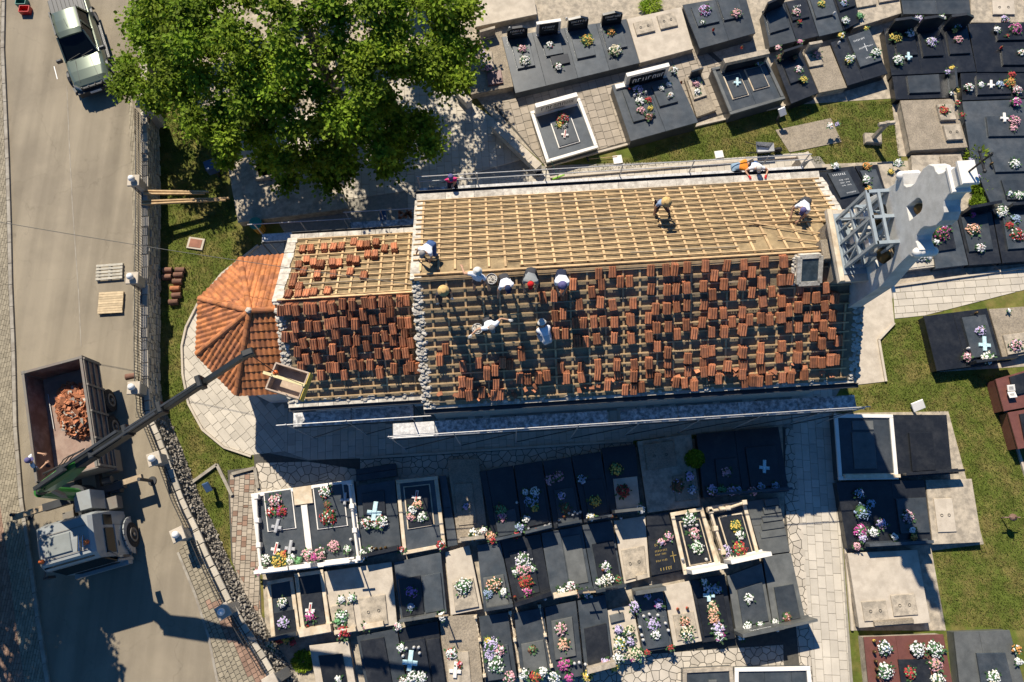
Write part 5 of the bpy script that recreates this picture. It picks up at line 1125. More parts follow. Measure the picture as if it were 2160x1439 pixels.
# ------------------------------------------------------------------ TREES
def tree(loc,label,rx,ry,z0,z1,nclump,nleaf,group,ls=.17,seed=3,shape=None):
    rs=random.Random(seed); r=empty('broadleaf_tree',(loc[0],loc[1],loc[2]),label,'tree',group)
    lx,ly,lz=loc; zc=(z0+z1)/2; rz=(z1-z0)/2
    tb=B(); tb.cyl((lx,ly,lz-.05),(lx+.1,ly,lz+2.2),.38,.27,12); tb.cyl((lx+.1,ly,lz+2.2),(lx,ly+.2,zc),.27,.2,10)
    build(tb,'trunk',m_bark,r,smooth=True)
    cl=[]
    for i in range(nclump*80):
        if len(cl)>=nclump: break
        if shape:
            px,py=rs.uniform(215,1010),rs.uniform(-420,440); z=rs.uniform(2.6,z1)
            if not inpoly(px,py,shape): continue
            p=W(px,py,z); d=math.hypot((p.x-lx)/rx,(p.y-ly)/ry); hh=z1-(z1-3.2)*d*d
            if not((hh-2.6 if p.y>17.2 else 2.4)<z<hh+.3) or p.y-max(0,z-4.3)*.9<(14.3 if p.x>-5 else 12.7): continue
        else:
            a=rs.uniform(0,6.283); c=rs.uniform(-.7,1); d=rs.uniform(.35,1)**.45
            s_=math.sqrt(max(0,1-c*c)); p=Vector((lx+rx*d*s_*math.cos(a),ly+ry*d*s_*math.sin(a),zc+rz*c*d))
        cl.append((p,rs.uniform(.45,.95)))
    for i in range(10):
        p,_=cl[i*len(cl)//10]; st=Vector((lx+.05,ly+.1,lz+rs.uniform(1.8,3.2))); m_=st.lerp(p,.5)+Vector((0,0,.5)); lb=B(); lb.cyl(st,m_,.14,.09,7); lb.cyl(m_,p,.09,.03,6); build(lb,'limb',m_bark,r,smooth=True)
    v=[];f=[]
    per=nleaf//len(cl)
    for p,cr in cl:
        for k in range(per):
            a=rs.uniform(0,6.283); c=rs.uniform(-1,1); d=min(1.15,abs(rs.gauss(0,.6)))*cr; s_=math.sqrt(1-c*c)
            q=Vector((p.x+d*s_*math.cos(a),p.y+d*s_*math.sin(a),p.z+d*c*.65))
            l=ls*rs.uniform(.55,1.5); o=Vector((math.cos(a)+rs.uniform(-.7,.7),math.sin(a)+rs.uniform(-.7,.7),rs.uniform(-.8,.55))); o.normalize()
            n=Vector((rs.uniform(-1,1),rs.uniform(-1,1),.8)).normalized(); s=o.cross(n).normalized(); n=s.cross(o)
            i0=len(v); w2=l*.42
            v+=[tuple(q),tuple(q+o*l*.45+s*w2+n*l*.1),tuple(q+o*l),tuple(q+o*l*.45-s*w2+n*l*.1)]
            f+=[(i0,i0+1,i0+2),(i0,i0+2,i0+3)]
    b=B(); b.v=v;b.f=f;b.m=[0]*len(f); build(b,'crown',m_leaf,r)
    return r
O_=[(190,-420),(212,30),(222,90),(200,145),(290,212),(375,235),(392,290),(465,340),(520,330),(600,395),(700,422),(742,335),(830,355),(945,312),(895,250),(905,185),(980,190),(985,110),(1000,-420)]
tree((-8.6,20.2,0),'large bright green tree shading the plaza beside the church',9.4,9.2,2.4,10,330,190000,'trees',.15,5,O_)
tree((-23.3,-.2,1.0),'roadside tree beyond the left edge casting shade on the road',4.7,6.4,6.0,10.5,210,95000,'trees',.17,9)
# ------------------------------------------------------------------ PICKUP
def loftbody(b,sections):
    """sections: list of rings (same length) of points"""
    n=len(sections[0])
    for i in range(len(sections)-1):
        A,C_=sections[i],sections[i+1]; b.add(A+C_,[(j,(j+1)%n,n+(j+1)%n,n+j) for j in range(n)])
    b.add(sections[0],[tuple(range(n-1,-1,-1))]); b.add(sections[-1],[tuple(range(n))])
pk_front=W(203,190,1.5); hd=Vector((.37,-.929,0)).normalized()
pc=Vector((pk_front.x,pk_front.y,RZ))-hd*2.6
pk=empty('pickup_truck',pc,'dark olive pickup parked on the road beside the tree','pickup')
ex=hd; ey=Vector((-hd.y,hd.x,0))
def PK(x,y,z): return pc+ex*x+ey*y+Vector((0,0,z))
def ring(x,w,zb,zt,ws,r=.12):     # lower body cross-section
    return [PK(x,-w,zb),PK(x,w,zb),PK(x,w+.03,zb+.25),PK(x,w,zt-.22),PK(x,ws,zt-.03),PK(x,ws-.12,zt),PK(x,-ws+.12,zt),PK(x,-ws,zt-.03),PK(x,-w,zt-.22),PK(x,-w-.03,zb+.25)]
b=B(); loftbody(b,[ring(.3,.9,.38,1.02,.86),ring(1.0,.9,.38,1.04,.84),ring(1.7,.89,.4,1.03,.8),ring(2.2,.86,.42,.98,.72),ring(2.45,.78,.46,.88,.6),ring(2.52,.7,.5,.8,.52)])
build(b,'bonnet',m_carp,pk,smooth=True)
b=B(); loftbody(b,[ring(-2.6,.88,.45,1.06,.86),ring(-1.35,.9,.4,1.06,.87),ring(.3,.9,.38,1.04,.86)]); build(b,'body',m_carp,pk)
b=B(); 
def cab(x,w,z): return [PK(x,-w,z),PK(x,w,z)]
lo=[PK(1.05,-.78,1.02),PK(1.05,.78,1.02),PK(-1.3,.8,1.04),PK(-1.3,-.8,1.04)]; hi=[PK(.2,-.6,1.72),PK(.2,.6,1.72),PK(-1.1,.62,1.74),PK(-1.1,-.62,1.74)]
b.add(lo+hi,[(3,2,1,0),(0,1,5,4),(1,2,6,5),(2,3,7,6),(3,0,4,7),(4,5,6,7)]); build(b,'cabin_glass',m_glass,pk)
b=B(); rr=[]
for x,w,z in ((.27,.58,1.715),(.0,.64,1.765),(-.6,.66,1.785),(-1.15,.63,1.755)): rr.append([PK(x,-w,z-.05),PK(x,w,z-.05),PK(x,w-.08,z+.01),PK(x,0,z+.03),PK(x,-w+.08,z+.01)])
loftbody(b,rr); build(b,'roof',m_carp,pk,smooth=True)
for s in (-1,1):
    b=B()
    b.beam(PK(1.02,s*.79,1.05),PK(.22,s*.62,1.73),.07,.06); b.beam(PK(-.25,s*.81,1.05),PK(-.3,s*.64,1.74),.09,.05); b.beam(PK(-1.3,s*.81,1.05),PK(-1.12,s*.64,1.75),.16,.06); b.beam(PK(1.05,s*.82,1.04),PK(-1.3,s*.84,1.05),.06,.05)
    build(b,'pillar_frame',m_carp,pk)
    b=B(); b.beam(PK(.15,s*.6,1.84),PK(-1.2,s*.62,1.84),.05,.05)
    for x in (.1,-.5,-1.15): b.beam(PK(x,s*.6,1.76),PK(x,s*.6,1.85),.06,.05)
    build(b,'roof_rail',m_carb,pk)
    build(B().box(PK(.95,s*1.04,1.12),(.14,.26,.17),math.atan2(ex.y,ex.x),.04),'mirror',m_carb,pk)
    b=B().beam(PK(1.0,s*.99,.42),PK(-1.1,s*.99,.42),.12,.05); build(b,'side_step',m_carb,pk)
    hb=B(); hb.add([PK(2.28,s*.84,.72),PK(2.28,s*.82,.94),PK(2.53,s*.55,.86),PK(2.55,s*.57,.68)],[(0,1,2,3) if s<0 else (3,2,1,0)]); q=hb.v[:]
    hb.add([Vector(p)+ex*.02+Vector((0,0,.01)) for p in q],[(0,1,2,3),(3,2,1,0)]); build(hb,'headlight',m_lamp,pk)
    for x in (1.6,-1.55):
        wl=build(B().lathe((0,0,0),[(.2,-.12),(.36,-.12),(.38,-.08),(.38,.08),(.36,.12),(.2,.12)],20),'wheel',m_rubber,None); me=wl.data; bpy.data.objects.remove(wl)
        mw=Matrix((ex,Vector((0,0,1)),ey*-1)).transposed().to_4x4(); mw.translation=PK(x,s*.82,.38); wo=inst('wheel',me,pk,mw)
        rb=B().cyl(PK(x,s*.82,.38)-ey*.13,PK(x,s*.82,.38)+ey*.13,.22,.22,14); build(rb,'rim',m_greyl,pk)
        ab=B()
        for k in range(7):
            a0=math.pi*k/7;a1=math.pi*(k+1)/7; ab.beam(PK(x+.46*math.cos(a0),s*.95,.38+.46*math.sin(a0)),PK(x+.46*math.cos(a1),s*.95,.38+.46*math.sin(a1)),.1,.04,(0,0,1))
        build(ab,'wheel_arch',m_carb,pk)
b=B(); b.beam(PK(2.58,-.8,.5),PK(2.58,.8,.5),.2,.3); b.beam(PK(2.48,-.86,.5),PK(2.2,-.93,.5),.12,.28); b.beam(PK(2.48,.86,.5),PK(2.2,.93,.5),.12,.28); build(b,'front_bumper',m_carb,pk)
b=B()
for k in (-1,0,1): b.beam(PK(2.56,-.48+.0,.78+k*.06),PK(2.56,.48,.78+k*.06),.04,.03)
for y in (-.48,-.16,.16,.48): b.beam(PK(2.56,y,.66),PK(2.55,y,.9),.05,.04)
build(b,'grille',m_chrome if False else m_carb,pk)
build(B().beam(PK(2.69,-.26,.55),PK(2.69,.26,.55),.02,.12),'number_plate',m_text_w,pk)
tb=B()
for k in range(7): tb.beam(PK(2.702,-.2+k*.066,.52),PK(2.702,-.2+k*.066,.58),.006,.02)
build(tb,'plate_lettering',m_iron,pk,kind='stuff')
bd_=B(); bd_.box(PK(-1.98,0,1.08),(1.24,1.66,.08),math.atan2(ex.y,ex.x),.02); build(bd_,'bed_cover',m_carb,pk)
for k in range(8): build(B().beam(PK(-1.42,-.66+k*.19,1.14),PK(-2.56,-.66+k*.19,1.14),.1,.05),'cover_rib',m_carb,pk)
b=B()
for s in (-1,1): b.beam(PK(.5,s*.2,1.79),PK(-1.0,s*.24,1.815),.02,.012); b.beam(PK(.5,s*.45,1.77),PK(-1.0,s*.46,1.8),.02,.012)
build(B().cyl(PK(-.1,0,1.8),PK(-.45,.0,2.0),.008,.005,5),'antenna',m_iron,pk)
b=B()
for s in (-1,1): b.beam(PK(1.15,s*.35,1.07),PK(2.3,s*.45,.98),.015,.01)
build(b,'bonnet_crease',m_carb,pk)
for y0,y1 in ((-.6,-.02),(0.02,.6)): build(B().beam(PK(1.02,y0,1.09),PK(.92,y1,1.15),.02,.02),'wiper',m_iron,pk)
build(B().beam(PK(-2.66,-.85,.75),PK(-2.66,.85,.75),.1,.5),'tailgate',m_carp,pk)
# ------------------------------------------------------------------ CRANE TRUCK
tr0=W(50,787,3.4); tr1=W(84,969,3.4); tdir=(Vector((tr1.x-tr0.x,tr1.y-tr0.y,0))).normalized()   # rear -> front
tdir=Vector((.275,-.961,0)).normalized(); tex=tdir; tey=Vector((-tdir.y,tdir.x,0))   # tey points to the right in the photo
tc=Vector((tr0.x,tr0.y,RZ))
TA=math.atan2(tex.y,tex.x)
def TK(x,y,z): return tc+tex*x+tey*y+Vector((0,0,z))
tr=empty('crane_truck',TK(4,1.2,0),'white cab tipper truck with open rust brown bed and loading crane','truck')
BW=2.35; BL=4.6
def tb_(name,c,sz,m,ch=.015,par=tr,rot=TA): return build(B().box(c,sz,rot,ch),name,m,par)
tb_('bed_floor',TK(BL/2,BW/2,1.12),(BL,BW,.12),m_bedf)
tb_('left_bed_side',TK(BL/2,.0,1.78),(BL,.07,1.24),m_rust); tb_('rear_bed_board',TK(0,BW/2,1.78),(.07,BW,1.24),m_rust); tb_('front_bed_board',TK(BL,BW/2,1.7),(.08,BW,1.1),m_truckg)
sd=tb_('right_bed_side',TK(BL/2,BW,1.78),(BL,.07,1.24),m_rust)
for z in (1.25,1.65,2.05,2.36): build(B().beam(TK(0,BW+.06,z),TK(BL,BW+.06,z),.06,.09),'side_rib',m_truckg,tr)
for k in range(5): build(B().beam(TK(.05+k*(BL-.1)/4,BW+.09,1.15),TK(.05+k*(BL-.1)/4,BW+.09,2.42),.08,.1,(1,0,0)),'side_stake',m_truckg,tr)
for (a,c) in (((0,0),(BL,0)),((0,0),(0,BW)),((0,BW),(BL,BW))): build(B().beam(TK(a[0],a[1],2.43),TK(c[0],c[1],2.43),.1,.08),'bed_rail',m_truckg,tr)
for y in (0,BW): tb_('corner_post',TK(0,y,1.8),(.14,.14,1.36),m_truckg)
build(B().cyl(TK(.75,.2,1.25),TK(2.3,.25,1.25),.02,.02,6),'bed_pole',m_pipe,tr)
fb2=B()
for y in (.75,1.6): fb2.beam(TK(.1,y,.92),TK(8.2,y,.92),.16,.26)
fb2.beam(TK(5.6,.5,.92),TK(5.6,1.9,.92),.3,.24); build(fb2,'chassis',m_gutter,tr)
def wheel(x,y,r=.5):
    c=TK(x,y,r); s=1 if y>1.2 else -1; axis=tey
    o=B().cyl(c-axis*.15,c+axis*.15,r,r,22); o.cyl(c-axis*.13,c-axis*.17,r*.97,r*.8,22); o.cyl(c+axis*.13,c+axis*.17,r*.97,r*.8,22)
    wo=build(o,'wheel',m_rubber,tr)
    b=B(); f=c+axis*(.17*s)
    n=20; b.lathe((0,0,0),[(.3,0),(.3,.03),(.22,.03),(.2,-.02),(.08,-.02),(.08,.06),(.01,.06)],18)
    M3=Matrix((tex,Vector((0,0,1)),axis*s)).transposed(); b.v=[tuple(M3@Vector(p)+f) for p in b.v]; build(b,'rim',m_truckg,wo)
for x in (1.5,2.7): wheel(x,2.2); wheel(x,.18)
# the cab
m_hatchg=M('grey_hatch',(.22,.235,.225),.35,.1,3)
cx0,cx1=6.35,8.25; cw0,cw1=.05,2.3; CZ=3.2
b=B()
def cs(x,zb,zt,i,j=.0): return [TK(x,cw0,zb),TK(x,cw1,zb),TK(x,cw1,1.75),TK(x,cw1-.07-i,zt-.12),TK(x,cw1-.2-i,zt),TK(x,cw0+.2+i,zt),TK(x,cw0+.07+i,zt-.12),TK(x,cw0,1.75)]
loftbody(b,[cs(cx0,.75,2.7,.03),cs(cx0+.15,.7,CZ-.04,0),cs(cx0+.9,.7,CZ,0),cs(cx1-.35,.65,CZ-.04,.0),cs(cx1-.12,.6,CZ-.3,.02)])
build(b,'cab',m_truckw,tr)
b=B(); b.add([TK(cx1-.12,cw0+.04,.55),TK(cx1-.12,cw1-.04,.55),TK(cx1+.0,cw1-.1,1.55),TK(cx1+.0,cw0+.1,1.55),TK(cx1+.08,cw0,.5),TK(cx1+.08,cw1,.5),TK(cx1+.06,cw1-.08,1.5),TK(cx1+.06,cw0+.08,1.5)],[(3,2,1,0),(4,5,6,7),(0,1,5,4),(1,2,6,5),(2,3,7,6),(3,0,4,7)]); build(b,'front_panel',m_truckw,tr)
b=B(); q=[TK(cx1+.02,cw0+.12,1.52),TK(cx1+.02,cw1-.12,1.52),TK(cx1-.26,cw1-.2,CZ-.16),TK(cx1-.26,cw0+.2,CZ-.16)]; b.add(q+[p+tex*.05+Vector((0,0,.02)) for p in q],[(3,2,1,0),(4,5,6,7),(0,1,5,4),(1,2,6,5),(2,3,7,6),(3,0,4,7)]); build(b,'windscreen',m_glass,tr)
build(B().beam(TK(cx1+.12,cw0+.05,.7),TK(cx1+.12,cw1-.05,.7),.22,.36),'bumper',m_truckw,tr)
tb_('door_window',TK(cx0+1.15,cw1-.01,2.1),(.95,.06,.62),m_glass); tb_('quarter_window',TK(cx0+.35,cw1-.015,2.1),(.4,.05,.6),m_glass)
hh_=tb_('roof_hatch',TK(cx0+.95,.95,CZ+.015),(.72,.95,.05),m_hatchg,.02)
tb_('door',TK(cx0+1.1,cw1+.012,1.2),(1.15,.03,1.05),m_truckw,.01)
b=B(); b.beam(TK(cx1-.35,cw1+.05,2.5),TK(cx1-.05,cw1+.3,2.3),.04,.04); b.box(TK(cx1-.0,cw1+.32,1.95),(.1,.22,.5),TA,.04); build(b,'mirror',m_gutter,tr)
b=B(); b.beam(TK(cx1-.3,cw0-.05,2.5),TK(cx1,cw0-.3,2.3),.04,.04); b.box(TK(cx1,cw0-.32,1.95),(.1,.22,.5),TA,.04); build(b,'mirror',m_gutter,tr)
for y in (.3,2.0):
    be=build(B().lathe(TK(cx1-.5 if y<1 else cx1-.75,y,CZ),[(.09,0),(.09,.12),(.05,.17),(.01,.18)],12),'beacon',m_orange,tr,smooth=True)
b=B(); b.cyl(TK(cx0+.8,1.75,CZ+.07),TK(cx0+1.4,1.7,CZ+.07),.03,.06,10); b.cyl(TK(cx0+.85,1.9,CZ+.07),TK(cx0+1.3,1.86,CZ+.07),.03,.06,10); build(b,'air_horn',m_chrome,tr)
b=B()
for k in range(10):
    a0=math.pi*k/10;a1=math.pi*(k+1)/10; b.beam(TK(7.35+.62*math.cos(a0),cw1+.1,.5+.62*math.sin(a0)),TK(7.35+.62*math.cos(a1),cw1+.1,.5+.62*math.sin(a1)),.3,.05,tey)
build(b,'mudguard',m_truckw,tr); wheel(7.35,2.28,.52); wheel(7.35,.1,.52)
for z in (.45,.8): build(B().beam(TK(7.95,cw1+.03,z),TK(8.15,cw1+.03,z),.16,.04),'cab_step',m_truckg,tr)
tb_('battery_box',TK(5.95,2.05,.95),(.5,.5,.45),m_truckg); tb_('tool_box',TK(5.75,1.55,1.75),(.75,.65,1.1),m_truckw); tb_('fuel_tank',TK(4.2,2.15,.75),(.9,.5,.5),m_truckg)
tb_('air_tank',TK(5.3,2.2,.8),(.5,.35,.35),m_gutter); tb_('exhaust_box',TK(6.0,.3,.9),(.4,.45,.5),m_truckg)
# crane
cr=build(B().cyl(TK(5.35,1.1,1.0),TK(5.35,1.1,1.9),.42,.38,14),'crane_base',m_gutter,tr)
b=B().beam(TK(5.4,-1.95,.95),TK(5.2,3.35,.95),.22,.2); build(b,'outrigger_beam',m_wood_g,tr)
b=B().beam(TK(5.35,-.7,.95),TK(5.3,2.6,.95),.3,.28); build(b,'outrigger_box',m_gutter,tr)
for y in (-1.9,3.3): b=B().cyl(TK(5.3,y,.03),TK(5.3,y,1.2),.07,.07,10); b.cyl(TK(5.3,y,.0),TK(5.3,y,.05),.2,.18,12); build(b,'outrigger_leg',m_gutter,tr)
colt=TK(5.35,1.1,4.2); b=B().cyl(TK(5.35,1.1,1.9),colt,.26,.22,12); build(b,'crane_column',m_cgreen,tr)
elb=W(100,1024,7.0); mid_=W(175,960,6.9); tip=W(524,745,12.4)
def boom(name,p,q,w0,h0,m,par=tr): return build(B().beam(p,q,w0,h0),name,m,par)
boom('inner_boom',colt-Vector((0,0,.1)),elb-Vector((0,0,.15)),.26,.34,m_cgreen)
boom('lift_cylinder',TK(5.5,1.0,2.2),colt.lerp(elb,.6)-Vector((0,0,.3)),.14,.14,m_truckg)
o1=elb.lerp(tip,.2); d_=(tip-elb).normalized()
b=B(); y_=Vector((0,0,1)).cross(d_).normalized(); z_=d_.cross(y_)
def sec(t,w,h): 
    c=elb+(tip-elb)*t; return [c-y_*w-z_*h,c+y_*w-z_*h,c+y_*w+z_*h*.6,c+y_*w*.6+z_*h,c-y_*w*.6+z_*h,c-y_*w+z_*h*.6]
loftbody(b,[sec(-.04,.1,.12),sec(.0,.2,.24),sec(.1,.22,.27),sec(.19,.15,.19)]); build(b,'elbow_housing',m_cgreen,tr)
boom('outer_boom',elb.lerp(tip,.15),elb.lerp(tip,.46),.27,.32,m_boom); boom('boom_extension',elb.lerp(tip,.44),elb.lerp(tip,.63),.22,.26,m_boom); boom('boom_extension',elb.lerp(tip,.61),elb.lerp(tip,.81),.18,.22,m_boom); boom('boom_extension',elb.lerp(tip,.79),tip,.14,.18,m_boom)
for t in (.28,.46,.63,.81): build(B().box(elb.lerp(tip,t)+z_*.12,(.16,.36,.44),math.atan2(d_.y,d_.x),.03),'boom_collar',m_boom,tr)
boom('hydraulic_ram',elb.lerp(tip,.12)+z_*.32+y_*.1,elb.lerp(tip,.44)+z_*.3+y_*.1,.09,.09,m_gutter); boom('hydraulic_ram',elb.lerp(tip,.3)+z_*.3-y_*.1,elb.lerp(tip,.62)+z_*.28-y_*.1,.08,.08,m_gutter); boom('hydraulic_ram',elb.lerp(tip,.46)+z_*.28,elb.lerp(tip,.8)+z_*.22,.06,.06,m_gutter)
hz=B()
for k in range(3): 
    pts=[elb.lerp(tip,.02+.03*j)+y_*(.3+.04*k)+z_*(.1+.1*math.sin(j*1.3+k)) for j in range(8)]; hz.tube(pts,.018,5)
build(hz,'hydraulic_hose',m_rubber,tr)
build(B().box(tip,(.34,.2,.26),math.atan2(d_.y,d_.x),.03),'boom_head',m_boom,tr)
bx=W(606,803,9.0)
hk=B(); hk.cyl(tip-Vector((0,0,.1)),Vector((bx.x,bx.y,10.3)),.015,.015,6); build(hk,'hoist_chain',m_iron,tr)
hk=B(); hk.sphere((bx.x,bx.y,10.25),.09,8,6); hk.cyl((bx.x,bx.y,10.22),(bx.x,bx.y,9.95),.03,.03,6); build(hk,'hook',m_orange,tr)
# load box on the crane hook
lb=empty('load_box',(bx.x,bx.y,8.5),'dusty yellow load box hanging from the crane hook','load box'); la=-.3
Rz=Matrix.Rotation(la,3,'Z')
def LB(x,y,z): return Vector((bx.x,bx.y,9.0))+Rz@Vector((x,y,z))
for nm,c,sz in (('floor',(0,0,-.42),(1.14,.9,.05)),('side_wall',(0,.45,-.2),(1.2,.05,.42)),('side_wall',(0,-.45,-.2),(1.2,.05,.42)),('end_wall',(-.58,0,-.2),(.05,.86,.42)),('end_wall',(.58,0,-.2),(.05,.86,.42))):
    build(B().box(LB(*c),sz,la),nm,m_plywood,lb)
build(B().box(LB(.62,0,-.2),(.03,.94,.4),la),'yellow_end',m_yellow,lb)
build(B().beam(LB(-.85,.02,.03),LB(.62,.02,.03),.1,.06),'lifting_beam',M('pale_yellow_paint',(.58,.48,.25),.7,.15,6),lb)
for x in (-.57,.57):
    build(B().cyl(LB(x,.02,.05),Vector((bx.x,bx.y,10.0)),.01,.01,5),'sling',m_iron,lb)
for k in range(5):
    p0=colt+Vector((U(-.2,.2),U(-.2,.2),-.6)); p1=colt.lerp(elb,.5)+Vector((U(-.15,.15),U(-.15,.15),.35)); p2=elb+Vector((U(-.2,.2),U(-.2,.2),.3))
    build(B().tube([p0,p0.lerp(p1,.5)+Vector((0,0,.2)),p1,p1.lerp(p2,.5)+Vector((.1,0,.1)),p2],.022,6),'hydraulic_hose',m_rubber,tr)
for t in (.25,.5,.75): build(B().box(colt.lerp(elb,t)+Vector((0,0,.05)),(.12,.34,.4),math.atan2((elb-colt).y,(elb-colt).x),.02),'boom_clamp',m_boom,tr)
boom('ram_cylinder',elb.lerp(tip,-.02)+z_*.3,elb.lerp(tip,.16)+z_*.34,.13,.13,m_gutter)
build(B().cyl(TK(5.0,1.9,1.2),TK(5.0,2.25,1.2),.16,.16,12),'oil_filter',m_gutter,tr)
for y in (.5,.8,1.8): build(B().cyl(TK(6.2,y,1.0),TK(6.28,y,2.3),.03,.03,6),'air_line',m_rubber,tr)
b=B()
for x in (cx0+.5,cx0+1.4): b.beam(TK(x,cw0+.25,CZ+.012),TK(x,cw1-.25,CZ+.012),.02,.012)
build(b,'roof_seam',m_truckg,tr)
build(B().beam(TK(cx1+.0,cw0+.15,1.5),TK(cx1-.16,cw0+1.0,2.05),.025,.02),'wiper',m_iron,tr); build(B().beam(TK(cx1+.0,cw0+1.2,1.5),TK(cx1-.16,cw1-.25,2.05),.025,.02),'wiper',m_iron,tr)
build(B().beam(TK(cx0+.55,cw1+.03,.95),TK(cx0+.55,cw1+.03,1.75),.015,.012,(0,1,0)),'door_gap',m_iron,tr); build(B().beam(TK(cx0+1.2,cw1+.035,1.55),TK(cx0+1.4,cw1+.035,1.55),.03,.03),'door_handle',m_iron,tr)
b=B()
for k in range(5): b.beam(TK(cx1+.09,cw0+.35,.95+k*.1),TK(cx1+.09,cw1-.35,.95+k*.1),.03,.03)
build(b,'radiator_grille',m_iron,tr)
# broken tiles in the bed: one heap
hp=B(); 
for k in range(430):
    a=U(0,6.283); d=math.sqrt(R()); x=1.75+1.2*d*math.cos(a)+.2*math.sin(a); y=1.3+.78*d*math.sin(a); z=1.2+.62*(1-d*d)*U(.55,1)+U(0,.08)
    rot=Matrix.Rotation(U(0,6.3),3,'Z')@Matrix.Rotation(U(-.7,.7),3,'X')@Matrix.Rotation(U(-.5,.5),3,'Y'); hp.mi=0 if R()<.9 else 1
    sx,sy=U(.09,.27),U(.12,.36); 
    c=TK(x,y,z); hp.box(c,(sx,sy,.03),rot)
    if R()<.55: hp.box(c+rot@Vector((sx*.22,0,.022)),(sx*.14,sy*.96,.018),rot); hp.box(c+rot@Vector((-sx*.22,0,.022)),(sx*.14,sy*.96,.018),rot)
build(hp,'broken_tile_heap',[m_tile,m_mortar],None,'heap of broken roof tiles in the tipper truck bed','tile rubble',kind='stuff')
# ------------------------------------------------------------------ PEOPLE
PEOPLE=[]
SK=M('skin',(.42,.24,.15),.6,.1,10,spec=.3); SHOE=cloth('dark_shoe',(.03,.03,.03)); GLOVE=cloth('white_glove',(.6,.58,.54)); GLOVR=cloth('red_glove',(.55,.03,.03))
cl_={'white':cloth('white_shirt',(.62,.64,.68)),'grey':cloth('grey_shirt',(.2,.21,.21)),'magenta':cloth('magenta_shirt',(.48,.03,.15)),'pale':cloth('pale_trousers',(.5,.5,.5)),'blue':cloth('blue_shirt',(.2,.26,.36)),'dark':cloth('dark_shirt',(.05,.045,.05)),'orange':cloth('orange_shirt',(.65,.22,.03)),'jeans':cloth('blue_jeans',(.05,.09,.2)),'navy':cloth('navy_trousers',(.02,.025,.045)),'brown':cloth('brown_trousers',(.09,.07,.07)),'charcoal':cloth('charcoal_trousers',(.045,.045,.05)),'ljeans':cloth('washed_jeans',(.2,.28,.36)),'straw':M('straw',(.5,.33,.13),.85,.2,20,bump=.4),'capgrey':cloth('grey_cap',(.25,.23,.21)),'capred':cloth('red_cap',(.5,.02,.02)),'capnavy':cloth('navy_cap',(.02,.03,.07)),'cappurple':cloth('purple_cap',(.1,.09,.2)),'capwhite':cloth('white_hat',(.55,.53,.48)),'hair':M('dark_hair',(.03,.022,.018),.7,.2,20)}
m_face=M('face_detail',(.05,.03,.025),.6,0,1)
def ik(a,b,l1,l2,pole):
    d=b-a; L=d.length; 
    if L>l1+l2-.01: b=a+d*((l1+l2-.01)/L); d=b-a; L=d.length
    x=(l1*l1-l2*l2+L*L)/(2*L); h=math.sqrt(max(0,l1*l1-x*x)); u=d/L; p=pole-u*pole.dot(u)
    if p.length<1e-4: p=u.orthogonal()
    return a+u*x+p.normalized()*h,b
